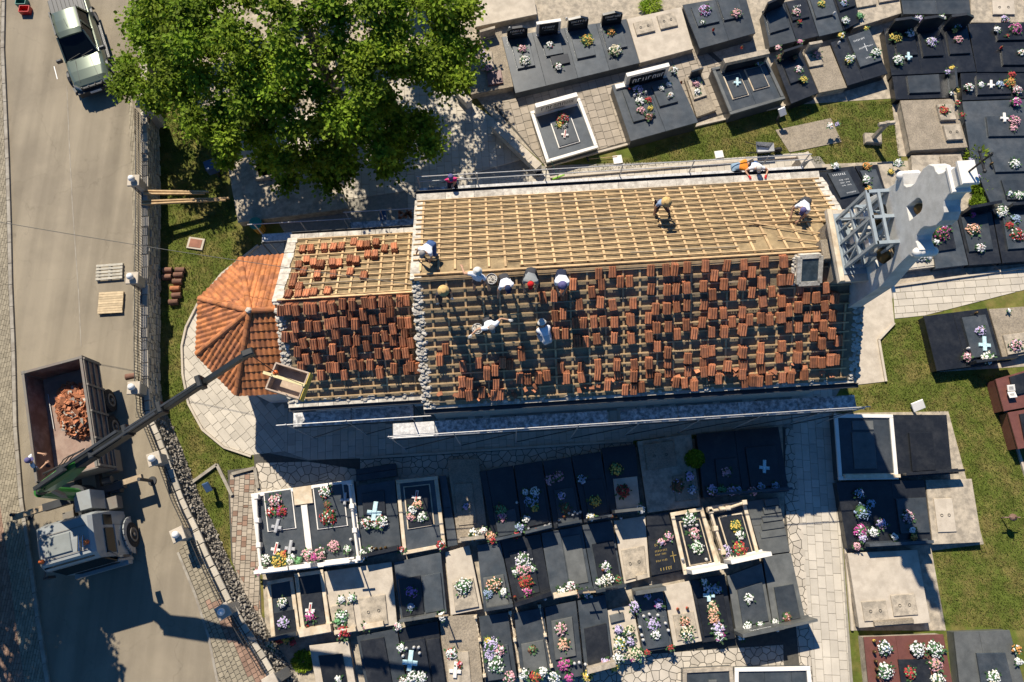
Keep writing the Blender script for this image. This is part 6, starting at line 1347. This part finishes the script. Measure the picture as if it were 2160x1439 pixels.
def person(label,root,heading,lean,hip,feet,hands,shirt,pants,hat,sleeve='short',gloves=None,side=0,headtilt=0,short=False,zf=None):
    """root: point on the surface under the pelvis; local x right, y forward"""
    h=math.radians(heading); F=Vector((math.cos(h),math.sin(h),0)); Rt=Vector((F.y,-F.x,0)); Z=Vector((0,0,1)); root=Vector(root)
    def Lc(x,y,z): return root+Rt*x+F*y+Z*z
    ln=math.radians(lean); sd=math.radians(side)
    up=(Z*math.cos(ln)+F*math.sin(ln)); up=(up*math.cos(sd)+Rt*math.sin(sd)).normalized()
    pel=Lc(0,-.12*math.sin(ln),hip); sp=pel+up*.24; chs=pel+up*.43; nk=pel+up*.55
    ht=math.radians(lean*.55+headtilt); hu=(Z*math.cos(ht)+F*math.sin(ht)).normalized(); hf=(F*math.cos(ht)-Z*math.sin(ht)).normalized()
    hd1=nk+hu*.12; hd2=nk+hu*.22
    v=[pel,sp,chs,nk,hd1,hd2,hd2+hf*.05-hu*.03]; rad=[.175,.18,.205,.068,.09,.102,.05]; e=[(0,1),(1,2),(2,3),(3,4),(4,5),(5,6)]; seg=[('p',0,1),('s',1,2),('s',2,3),('k',3,4),('k',4,5),('k',5,6)]
    def add(p,r,par,tg):
        v.append(p);rad.append(r);e.append((par,len(v)-1));seg.append((tg,par,len(v)-1)); return len(v)-1
    for s,hpos in ((-1,hands[0]),(1,hands[1])):
        sh=nk-up*.07+Rt*(.205*s); hp=Lc(*hpos); el,hp=ik(sh,hp,.29,.27,(-up*.4-F*.5+Rt*s*.8))
        a=add(sh,.09,2,'s'); m1=sh.lerp(el,.5); a=add(m1,.075,a,'s'); a=add(el,.046,a,'s' if sleeve=='long' else 'k'); a=add(hp,.034,a,'s' if sleeve=='long' else 'k')
        d=(hp-el).normalized(); g='g' if gloves else 'k'; pm=add(hp+d*.06,.036,a,g)
        sw=d.cross(Vector((0,0,1))); sw=sw.normalized() if sw.length>.05 else Rt; dn=d.cross(sw)
        for k,(o,l) in enumerate(((-.033,.065),(-.011,.08),(.011,.075),(.033,.058))):
            b0=add(hp+d*.1+sw*o,.0105,pm,g); b1=add(hp+d*(.1+l*.6)+sw*o*1.2+dn*.008,.0095,b0,g); add(hp+d*(.1+l)+sw*o*1.25+dn*.03,.008,b1,g)
        t0=add(hp+d*.05-sw*.045*s,.012,pm,g); add(hp+d*.1-sw*.07*s,.0095,t0,g)
    for s,fp in ((-1,feet[0]),(1,feet[1])):
        hpj=pel+Rt*(.095*s)-up*.03; ft=Lc(fp[0],fp[1],0); ft.z=(zf(ft.x,ft.y) if zf else root.z)+.09+(fp[2] if len(fp)>2 else 0)
        kn,ft=ik(hpj,ft,.43,.42,F+Rt*s*.25)
        a=add(hpj,.12,0,'p'); a=add(hpj.lerp(kn,.5),.105,a,'p'); a=add(kn,.08,a,'p'); a=add(kn.lerp(ft,.45),.072,a,'k' if short else 'p'); a=add(ft,.045,a,'k' if short else 'p'); a=add(ft+F*.08-Z*.035,.045,a,'f'); add(ft+F*.17-Z*.045,.036,a,'f')
    me=bpy.data.meshes.new('body'); me.from_pydata([tuple(p-root) for p in v],e,[])
    o=bpy.data.objects.new('body',me); COL.objects.link(o); o.location=root
    mo=o.modifiers.new('skin','SKIN'); mo.use_smooth_shade=True
    for i,sv in enumerate(me.skin_vertices[0].data): sv.radius=(rad[i],rad[i]*(.72 if i in(0,1,2) else 1)); sv.use_root=(i==0)
    o.modifiers.new('sub','SUBSURF').levels=1; o.modifiers['sub'].render_levels=1
    PEOPLE.append((label,root,o,v,seg,cl_[shirt],cl_[pants],gloves,hat,hd1,hd2,hu,hf))
def finish_people():
    dg=bpy.context.evaluated_depsgraph_get(); dg.update()
    for (label,root,o,v,seg,sh,pa,gl,hat,h1,h2,hu,hf) in PEOPLE:
        me=bpy.data.meshes.new_from_object(o.evaluated_get(dg)); bpy.data.objects.remove(o)
        r=empty('person',root,label,'person','workers re-tiling the church'); me.name='body'
        mats=[SK,sh,pa,SHOE,gl or SK]; me.materials.clear()
        for m in mats: me.materials.append(m)
        ix={'k':0,'s':1,'p':2,'f':3,'g':4}; segs=[(ix[t],v[a]-root,v[b]-root) for t,a,b in seg]
        mi=[]
        for p in me.polygons:
            c=p.center; best=9;bi=0
            for k,a,b in segs:
                ab=b-a; t=max(0,min(1,(c-a).dot(ab)/max(ab.length_squared,1e-9))); d=(c-a-ab*t).length
                if d<best: best=d;bi=k
            mi.append(bi)
        me.polygons.foreach_set('material_index',mi); me.polygons.foreach_set('use_smooth',[True]*len(mi)); me.update()
        bo=bpy.data.objects.new('body',me); COL.objects.link(bo); bo.parent=r; WL[bo]=WL[r]
        sw=hf.cross(hu).normalized(); b=B()
        for s in (-1,1): b.sphere(h2+hf*.088-hu*.035+sw*.034*s,.013,6,4)
        b.beam(h2+hf*.09-hu*.1-sw*.025,h2+hf*.09-hu*.1+sw*.025,.008,.012)
        build(b,'eyes_and_mouth',m_face,r)
        b=B(); b.sphere(h2+hf*.1-hu*.07,.018,6,4)
        for s in (-1,1): b.sphere(h2+sw*.095*s-hu*.05,.026,6,4)
        build(b,'nose_and_ears',SK,r)
        def tilted(prof,n,c,name,m):
            b=B().lathe((0,0,0),prof,n); M3=Matrix((sw,hf,hu)).transposed(); b.v=[tuple(M3@Vector(p)+c) for p in b.v]; return build(b,name,m,r,smooth=True)
        tilted([(.098,-.07),(.108,-.02),(.1,.05),(.06,.09),(.01,.1)],12,h2-hf*.015+hu*.005,'hair',cl_['hair'])
        kind,col=hat
        if kind=='straw': tilted([(.2,.0),(.205,.012),(.112,.02),(.108,.1),(.075,.125),(.01,.115)],20,h2+hu*.03,'hat',cl_[col])
        elif kind=='bucket': tilted([(.165,-.015),(.165,-.005),(.115,.03),(.105,.1),(.06,.12),(.01,.12)],16,h2+hu*.02,'hat',cl_[col])
        elif kind=='cap':
            tilted([(.115,.0),(.118,.03),(.1,.09),(.05,.118),(.01,.12)],16,h2+hu*.015,'cap',cl_[col])
            b=B(); 
            vs=[h2+hf*.09+hu*.03+sw*x_ for x_ in (-.085,.085)]+[h2+hf*.2+hu*.005+sw*x_ for x_ in (.055,-.055)]; b.add(vs+[p-hu*.012 for p in vs],[(0,1,2,3),(7,6,5,4),(0,4,5,1),(1,5,6,2),(2,6,7,3),(3,7,4,0)]); build(b,'cap_brim',cl_[col],r)
rz=roofz
person('person in magenta shirt and purple cap on the north scaffold',C(1.5,9.72,3.05),-80,16,.84,[(-.13,.0),(.13,.05)],[(.18,.5,.85),(-.68,.1,1.25)],'magenta','navy',('cap','cappurple'),gloves=GLOVE)
person('person in white shirt with red gloves leaning over the gutter',C(14.55,9.68,3.05),-88,48,.85,[(-.15,-.02),(.15,.02)],[(-.36,.62,1.15),(.36,.62,1.15)],'white','jeans',('cap','capwhite'),gloves=GLOVR)
person('person in orange shirt and washed jeans crouching on the north scaffold',C(13.9,9.75,3.05),5,75,.62,[(-.12,.15),(.12,.0)],[(-.25,.6,.25),(.25,.6,.3)],'orange','ljeans',('none','hair'))
def RP_(x,y,h=.75):
    p=onroof(x,y,h); p.z=roofz(p.x,p.y)+.06; return p
person('person in blue shirt and straw hat striding on the bare slope',RP_(1393,432),-80,30,.82,[(-.42,.15),(.1,-.05)],[(-.3,.1,.75),(.32,.3,.6)],'blue','brown',('straw','straw'),zf=lambda x,y:rz(x,y)+.06,gloves=None)
person('person in white shirt and purple cap drilling on the bare slope',RP_(1697,430),-120,70,.8,[(-.2,.1),(.22,-.1)],[(-.1,.72,.45),(.22,.62,.55)],'white','charcoal',('cap','cappurple'),zf=lambda x,y:rz(x,y)+.06)
person('person in white shirt and grey cap bending at the west verge',RP_(908,522),-115,60,.8,[(-.2,-.05),(.35,.15)],[(-.15,.45,.35),(.5,.35,.3)],'white','jeans',('cap','capgrey'),zf=lambda x,y:rz(x,y)+.06)
person('person in white shirt and bucket hat walking below the ridge',RP_(1008,597),75,12,.86,[(-.14,-.1),(.16,.12)],[(-.62,.25,1.15),(.5,-.2,.8)],'white','brown',('bucket','capwhite'),zf=lambda x,y:rz(x,y)+.06,short=True)
person('person in white shirt and navy cap stooping beside the upper bucket',RP_(1064,592),-75,60,.8,[(-.2,.05),(.2,-.05)],[(.05,.4,.4),(.35,.45,.5)],'white','charcoal',('cap','capnavy'),zf=lambda x,y:rz(x,y)+.06)
person('person in grey shirt and red cap bending over with legs astride',RP_(1120,580),-93,66,.82,[(-.33,.12),(.3,.1)],[(-.2,.55,.3),(.22,.55,.35)],'grey','charcoal',('cap','capred'),zf=lambda x,y:rz(x,y)+.06)
person('person in white shirt and purple hat stooping over tiles',RP_(1184,583),-90,64,.8,[(-.18,.0),(.18,.05)],[(-.06,.62,.42),(.07,.62,.42)],'white','navy',('bucket','cappurple'),zf=lambda x,y:rz(x,y)+.06)
person('person in dark shirt and straw hat facing the west verge',RP_(934,620),-60,22,.84,[(-.2,.0),(.22,.05)],[(-.22,.3,.75),(.35,.2,.7)],'dark','charcoal',('straw','straw'),zf=lambda x,y:rz(x,y)+.06,gloves=GLOVE)
person('person with outstretched white gloved arms beside the lower bucket',RP_(1030,682),-68,45,.8,[(-.18,.1),(.18,-.05)],[(-.68,.25,1.05),(.72,.25,1.0)],'white','charcoal',('cap','capgrey'),zf=lambda x,y:rz(x,y)+.06,gloves=GLOVE)
person('person in white shirt bent double among the tile stacks',RP_(1152,712),110,58,.6,[(-.14,.05),(.14,.0)],[(-.15,.45,.2),(.18,.45,.2)],'white','pale',('bucket','capwhite'),zf=lambda x,y:rz(x,y)+.06)
pp=W(104,982,RZ+1.15); 
person('person in white shirt and cap operating the crane beside the truck',(pp.x,pp.y,RZ+1.15),25,15,.86,[(-.12,.0),(.12,.05)],[(-.2,.45,1.1),(.25,.45,1.1)],'white','navy',('cap','cappurple'))
tb_('operator_platform',Vector((pp.x,pp.y,RZ+1.11)),(.7,.9,.06),m_gutter)
finish_people()
# ------------------------------------------------------------------ SMALL THINGS
def bucket(p,label,m,r=.15,h=.26,fill=None):
    o=empty('bucket',p,label,'bucket'); build(B().lathe(p,[(r*.75,0),(r,h),(r*1.06,h),(r*1.06,h-.02),(r*.92,h-.03),(r*.72,.02),(.01,.02)],16),'pail',m,o)
    n=10; pts=[Vector(p)+Vector((r*1.04*math.cos(math.pi*k/n),-.02+.06*math.sin(math.pi*k/n)-r*.3*math.sin(math.pi*k/n),h+.02)) for k in range(n+1)]; build(B().tube(pts,.006,5),'handle',m_greyl,o)
    if fill:
        b=B()
        b.cyl(Vector(p)+Vector((0,0,h*.5)),Vector(p)+Vector((0,0,h-.05)),r*.8,r*.88,12)
        for k in range(30):
            a=U(0,6.3); d=r*.8*math.sqrt(R()); b.rock(Vector(p)+Vector((d*math.cos(a),d*math.sin(a),h-.03+U(0,.04))),U(.025,.05))
        build(b,'plaster_rubble',fill,o)
for x,y,lb in ((1037,589,'grey bucket of plaster rubble just below the ridge'),(1007,694,'white bucket of plaster rubble by the outstretched arms')):
    p=onroof(x,y,.3); p.z=roofz(p.x,p.y)+.08; bucket(p,lb,m_greyl,.19,.28,m_mortar)
p=W(895,411,3.3); bucket((p.x,p.y,3.05),'blue white bucket at the west end of the north scaffold',m_ice,.15,.28)
p=W(1136,362,.3); bucket((p.x,p.y,.03),'black bucket at the end of the low white wall',m_gutter,.16,.28)
for i,(x0,y0,lb,c) in enumerate(((12,2,'green plastic crate behind the pickup on the road',m_greenp),(52,20,'red plastic crate behind the pickup on the road',m_redp))):
    p=W(52,20,RZ+.2) if i else W(45,4,RZ+.2); o=empty('plastic_crate',(p.x,p.y,RZ),lb,'crate')
    for nm,c_,sz in (('bottom',(0,0,.02),(.5,.36,.03)),('side',(0,.17,.15),(.5,.025,.26)),('side',(0,-.17,.15),(.5,.025,.26)),('end',(.24,0,.15),(.025,.32,.26)),('end',(-.24,0,.15),(.025,.32,.26))): build(B().box((p.x+c_[0],p.y+c_[1],RZ+c_[2]),sz),nm,c,o)
# pallets
def pallet(cx,cy,ang,lx,ly,nb,m,lb,gap):
    p=W(cx,cy,RZ+.14); o=empty('pallet',(p.x,p.y,RZ),lb,'pallet','pallets on the road'); Rm=Matrix.Rotation(ang,3,'Z')
    def q(x,y,z): return Vector((p.x,p.y,RZ))+Rm@Vector((x,y,z))
    for k in range(nb):
        y=-ly/2+ly*(k+.5)/nb; build(B().box(q(U(-.01,.01),y,.13),(lx,ly/nb-gap,.022),ang+U(-.01,.01)),'board',m,o)
    for x in (-lx/2+.07,0,lx/2-.07):
        build(B().box(q(x,0,.065),(.1,ly-.02,.1),ang),'stringer',m,o)
        build(B().box(q(x,0,.008),(.1,ly,.016),ang),'bottom_board',m,o)
pallet(230,573,.08,1.2,.8,5,M('weathered_board',(.42,.385,.31),.9,.2,6,isl=.15),'weathered grey pallet with gapped boards on the road',.055)
pallet(233,638,.07,1.1,1.02,9,M('fresh_board',(.45,.345,.21),.85,.18,6,isl=.12),'fresh wood close boarded pallet below the grey pallet',.012)
# roman tiles piled on the grass and on the pillar
def roman(p,ang,m,n=1):
    b=B()
    for k in range(n):
        r_,L=.13,.42; kk=8; vs=[]
        for t,rr in ((-L/2,r_*1.08),(L/2,r_*.92)): vs+=[Vector((t,rr*math.cos(math.pi*j/(kk-1)),rr*math.sin(math.pi*j/(kk-1))+k*.03)) for j in range(kk)]
        for t,rr in ((-L/2,r_*.9),(L/2,r_*.78)): vs+=[Vector((t,rr*math.cos(math.pi*j/(kk-1)),rr*math.sin(math.pi*j/(kk-1))+k*.03)) for j in range(kk)]
        fs=[(j,j+1,kk+j+1,kk+j) for j in range(kk-1)]+[(2*kk+j,3*kk+j,3*kk+j+1,2*kk+j+1) for j in range(kk-1)]+[(j+1,j,2*kk+j,2*kk+j+1) for j in range(kk-1)]+[(kk+j,kk+j+1,3*kk+j+1,3*kk+j) for j in range(kk-1)]
        M3=Matrix.Rotation(ang,3,'Z'); b.add([M3@q+Vector(p) for q in vs],fs)
    return b
m_rt=M('old_ridge_tile',(.15,.075,.05),.9,.25,5,isl=.2)
for i,(x,y) in enumerate([(357,572),(355,586),(383,572),(380,582),(377,596),(373,611),(375,625),(369,639)]):
    o=empty('ridge_tile_pile',W(x,y,0),['left','left','right','right','right','right','right','right'][i] and 'pile of old ridge tiles on the grass, %s'%['top left of the heap','second down at left','top right of the heap','second down at right','third down at right','orange one midway down the row','next to last in the row','last at the bottom of the row'][i],'ridge tiles','old ridge tiles on the grass')
    for k in range(3): build(roman(W(x,y,.02)+Vector((U(-.02,.02),0,.07*k)),.08+U(-.06,.06),m_rt if i!=5 else m_tile_o),'ridge_tile',m_rt if i!=5 else m_tile_o,o)
p=W(274,793,2.0); o=build(roman((p.x,p.y,1.9),.2,m_rt),'ridge_tile',m_rt,None,'old ridge tile laid beside the crane boom pillar','ridge tile')
# planks propped on the wall
for a,c,z0,z1,lb in (((303,406),(440,407),1.45,.9,'upper pair of yellow timber beams propped on the wall'),((300,428),(484,420),1.45,.75,'lower pair of yellow timber beams propped on the wall')):
    o=empty('timber_beams',W(*a,z0),lb,'timber beams')
    for k in (0,1): build(B().beam(W(a[0],a[1]-3+6*k,z0),W(c[0]-8*k,c[1]-2+4*k,z1),.07,.12),'beam',m_wood,o)
# cables
def sagline(pts,r,name,label,cat,m=m_iron):
    build(B().tube(pts,r,5),name,m,None,label,cat)
pts=[]
P0,P1=W(-40,462,6.2),W(905,605,7.4)
for k in range(25):
    t=k/24; q=P0.lerp(P1,t); q.z-=.35*math.sin(math.pi*t); pts.append(q)
sagline(pts,.012,'overhead_wire','thin overhead wire from the road to the church roof','wire')
# manhole, lamp plaques, boxes
o=empty('manhole_cover',W(413,514,0),'rusty manhole cover in a concrete frame on the grass','manhole'); c=W(413,514,.05)
build(B().box((c.x,c.y,.03),(.78,.58,.1),-.15,.01),'frame',m_conc_l,o); build(B().box((c.x,c.y,.085),(.58,.42,.02),-.15,.01),'lid',M('red_oxide',(.25,.11,.07),.85,.2,4),o)
def cabinet(x,y,z,sz,m1,lb,cat,tilt=0):
    p=W(x,y,z); o=empty(cat.replace(' ','_'),(p.x,p.y,0),lb,cat); build(B().box((p.x,p.y,z/2),(.1,.1,z),0),'post',m_gutter,o); build(B().box((p.x,p.y,z),sz,Matrix.Rotation(tilt,3,'X')@Matrix.Rotation(.4,3,'Z'),.02),'panel',m1,o)
cabinet(437,1028,.8,(.28,.42,.1),m_bluedk,'blue signboard on a post in the corner lawn','sign board',.5)
cabinet(446,352,1.0,(.5,.5,.5),m_bluedk,'blue meter cabinet in the tree shade','cabinet')
cabinet(1650,236,.8,(.34,.4,.12),m_greyl,'grey plaque on a post beside the slate double tomb','plaque',.6)
cabinet(1937,856,.6,(.55,.42,.06),m_white,'white open stone book tilted on the lawn','book',.35)
p=W(2133,826,.9); o=empty('stone_book',(p.x,p.y,.86),'white stone book on the red-brown tomb','stone book')
for s in (-1,1): build(B().box((p.x,p.y+s*.15,.94),(.34,.28,.04),Matrix.Rotation(.1,3,'Z')@Matrix.Rotation(s*.2,3,'X'),.01),'page',m_white,o)
tl=B()
for s in (-1,1):
    for k in range(4): tl.box((p.x-.02,p.y+s*.15+(k-1.5)*.04,.975+.0*k),(.2,.008,.006),Matrix.Rotation(.1,3,'Z')@Matrix.Rotation(s*.2,3,'X'))
build(tl,'lettering',m_gutter,o,kind='stuff')
# litter bin
p=W(538,470,.9); o=empty('litter_bin',(p.x,p.y,0),'orange slatted litter bin with green rim','litter bin')
build(B().lathe((p.x,p.y,.1),[(.2,0),(.22,.7),(.2,.72),(.17,.7),(.16,.1),(.01,.1)],14),'liner',m_gutter,o)
for k in range(14):
    a=6.283*k/14; build(B().beam((p.x+.24*math.cos(a),p.y+.24*math.sin(a),.1),(p.x+.26*math.cos(a),p.y+.26*math.sin(a),.82),.07,.02,(math.cos(a),math.sin(a),0)),'slat',M('orange_slat',(.5,.25,.03),.7,.1,5) if k==0 else MATS['orange_slat'],o)
build(B().lathe((p.x,p.y,.8),[(.24,0),(.3,.0),(.3,.08),(.24,.08)],14),'rim',m_greenp,o)
# low white walls
for a,c,wd,lb,nn in (((1043,262),(1137,352),.42,'long low white wall bordering the tiled walk',5),((965,188),(990,215),.36,'short low white wall end by the tree',2)):
    o=empty('low_wall',W(*a,0),lb,'wall','low white walls')
    p0,p1=W(*a,.55),W(*c,.55); d=(p1-p0)
    build(B().beam((p0.x,p0.y,.24),(p1.x,p1.y,.24),wd-.06,.5),'wall_core',m_plaster,o)
    for k in range(nn): q0,q1=p0+d*(k/nn),p0+d*((k+1)/nn-.004); build(B().beam((q0.x,q0.y,.53),(q1.x,q1.y,.53),wd,.07),'coping',m_conc_l,o)
# stone cross on the lawn
p=W(1838,296,0); o=empty('stone_cross',(p.x,p.y,0),'weathered stone cross standing on the north lawn','cross')
build(B().prism([(p.x-.42,p.y-.25),(p.x+.4,p.y-.3),(p.x+.45,p.y+.25),(p.x-.4,p.y+.3)],0,.25,.05),'plinth',m_conc,o)
b=B().box((p.x,p.y,.95),(.2,.16,1.5),.15,.03); b.box((p.x,p.y,1.55),(.78,.15,.2),.15,.03); build(b,'cross_shaft',m_conc,o)
p=W(2112,1092,0); o=empty('iron_cross',(p.x,p.y,0),'thin iron cross standing on the east lawn','cross'); b=B().cyl((p.x,p.y,0),(p.x,p.y,1.1),.025,.025,6); b.beam((p.x-.35,p.y,.75),(p.x+.35,p.y,.72),.04,.04); b.sphere((p.x,p.y,.78),.16,8,6); build(b,'cross',m_rust,o)
# white slabs, broom, hoe, barrow
for i,(x,y,sz,lb) in enumerate(((1303,337,(.45,.45,.06),'square white slab on the grass edge'),(1517,326,(.42,.4,.05),'white plastic sheet on the north lawn'))):
    p=W(x,y,.05); build(B().box((p.x,p.y,.05),sz,.15,.02),'white_slab',m_white,None,lb,'slab')
def tool(name,lb,a,za,c,zc,m,hd_,hm):
    p,q=W(*a,za),W(*c,zc); o=empty(name,q,lb,name.replace('_',' ')); build(B().cyl(p,q,.016,.016,6),'handle',m,o); build(B().box(q,hd_,.35,.01),'head',hm,o)
tool('broom','green broom leaning on the white-kerbed tomb',(1162,338),.9,(1178,374),.08,m_greenp,(.62,.07,.12),M('lime_bristle',(.2,.4,.05),.9,.2,20))
tool('hoe','wooden hoe lying beside the white slab',(1302,330),.1,(1240,336),.08,m_wood,(.08,.26,.04),m_iron)
p=W(1612,312,.4); o=empty('wheelbarrow',(p.x,p.y,0),'overturned grey wheelbarrow on the north lawn','wheelbarrow')
b=B(); tr_=[(-.42,-.28),(.45,-.22),(.45,.22),(-.42,.28)]; b.add([(p.x+x,p.y+y,.5) for x,y in tr_]+[(p.x+x*.6,p.y+y*.7,.2) for x,y in tr_],[(4,5,6,7),(0,1,5,4),(1,2,6,5),(2,3,7,6),(3,0,4,7)]); build(b,'tray',m_greyl,o)
b=B()
for s in (-1,1): b.tube([Vector((p.x-.95,p.y+s*.28,.5)),Vector((p.x-.2,p.y+s*.2,.22)),Vector((p.x+.75,p.y+s*.08,.2))],.018,6)
build(b,'frame',m_iron,o); b=B().cyl((p.x+.75,p.y-.05,.2),(p.x+.75,p.y+.05,.2),.19,.19,16); build(b,'wheel',m_rubber,o)
p=W(1692,340,.6); o=empty('stone_pedestal',(p.x,p.y,0),'pale leaning stone pedestal at the north path end','pedestal'); build(B().box((p.x,p.y,.45),(.5,.35,.9),.4,.03),'shaft',m_conc_l,o); build(B().box((p.x,p.y,.93),(.62,.46,.1),.4,.03),'top',m_conc_l,o)
p=W(1690,330,3.6)
# shrubs
def shrub(x,y,r,h,lb,n=1400,ls=.08,z=0,spiky=False):
    c=W(x,y,h*.5); b=B()
    for k in range(n):
        a=U(0,6.283);t=U(-1,1);d=R()**.4; s_=math.sqrt(1-t*t); q=Vector((c.x+r*d*s_*math.cos(a),c.y+r*d*s_*math.sin(a)*.9,h*.5+h*.5*t*d)); o=Vector((math.cos(a),math.sin(a),U(-.2,.9))).normalized(); l=ls*U(.7,1.3); s=o.cross(Vector((U(-.4,.4),U(-.4,.4),1))).normalized(); w2=l*(.3 if not spiky else .1)
        b.add([q,q+o*l*.5+s*w2,q+o*l,q+o*l*.5-s*w2],[(0,1,2,3)])
    r_=empty('shrub',(c.x,c.y,0),lb,'shrub','shrubs in the cemetery'); build(b,'foliage',m_leaf,r_); build(B().cyl((c.x,c.y,0),(c.x,c.y,h*.5),.03,.02,6),'stem',m_bark,r_)
shrub(1465,968,.4,1.1,'round green shrub beside the wide black tomb',1600,.09)
shrub(2060,330,.35,.5,'spiky bright green plant behind the iron gable cross',700,.3,0,True); shrub(2068,395,.3,.45,'spiky green plant below the iron gable cross',600,.26,0,True); shrub(1372,12,.5,.4,'yellow green plant clump at the top edge',700,.2,0,True)
shrub(640,1395,.45,.2,'weedy green patch in a bare grave at the bottom',900,.1); shrub(2062,425,.35,.4,'dense green plant behind the gable cross base',900,.1)
shrub(15,1425,.5,.9,'grey green bush in the bottom left shade',1200,.12,1.0)
# small bits on scaffolds
for x,y,z,lb in ((808,457,2.3,'dark folded sheet on the shaded north scaffold'),):
    p=W(x,y,z+.1); build(B().box((p.x,p.y,z+.06),(.3,.62,.1),.1,.03),'folded_sheet',m_bluedk,None,lb,'sheet')
b=B()
for k in range(30): p=W(855+U(-14,14),452+U(-8,8),2.35); b.box(p,(U(.05,.12),U(.05,.14),.03),U(0,6))
build(b,'broken_tiles',m_tile,None,'broken tiles on the shaded north scaffold','tile pieces',kind='stuff')
for i in range(14):
    u,v=U(.5,16),U(.25,.9); p=C(u,v,0); p.z=roofz(p.x,p.y)+.12
bb=B()
for k in range(60):
    u,v=U(.6,16.5),U(.15,.7); p=C(u,v,0); p.z=roofz(p.x,p.y)+U(.08,.16); bb.box(p,(U(.08,.22),U(.1,.25),.025),Matrix.Rotation(U(0,6),3,'Z')@Matrix.Rotation(U(-.4,.4),3,'X'))
build(bb,'tile_fragments',m_tile,ch,kind='stuff')
for (x0,y0,x1,y1) in ((1575,468,1730,492),(1640,500,1735,510),(1580,470,1690,465)):
    a=onroof(x0,y0,.16);c=onroof(x1,y1,.16); build(B().beam(a,c,.05,.03),'loose_batten',m_wood,None,{1575:'loose batten lying askew across the bare slope',1640:'short loose batten near the drilling worker',1580:'long loose batten parallel to the rows'}[x0],'batten')
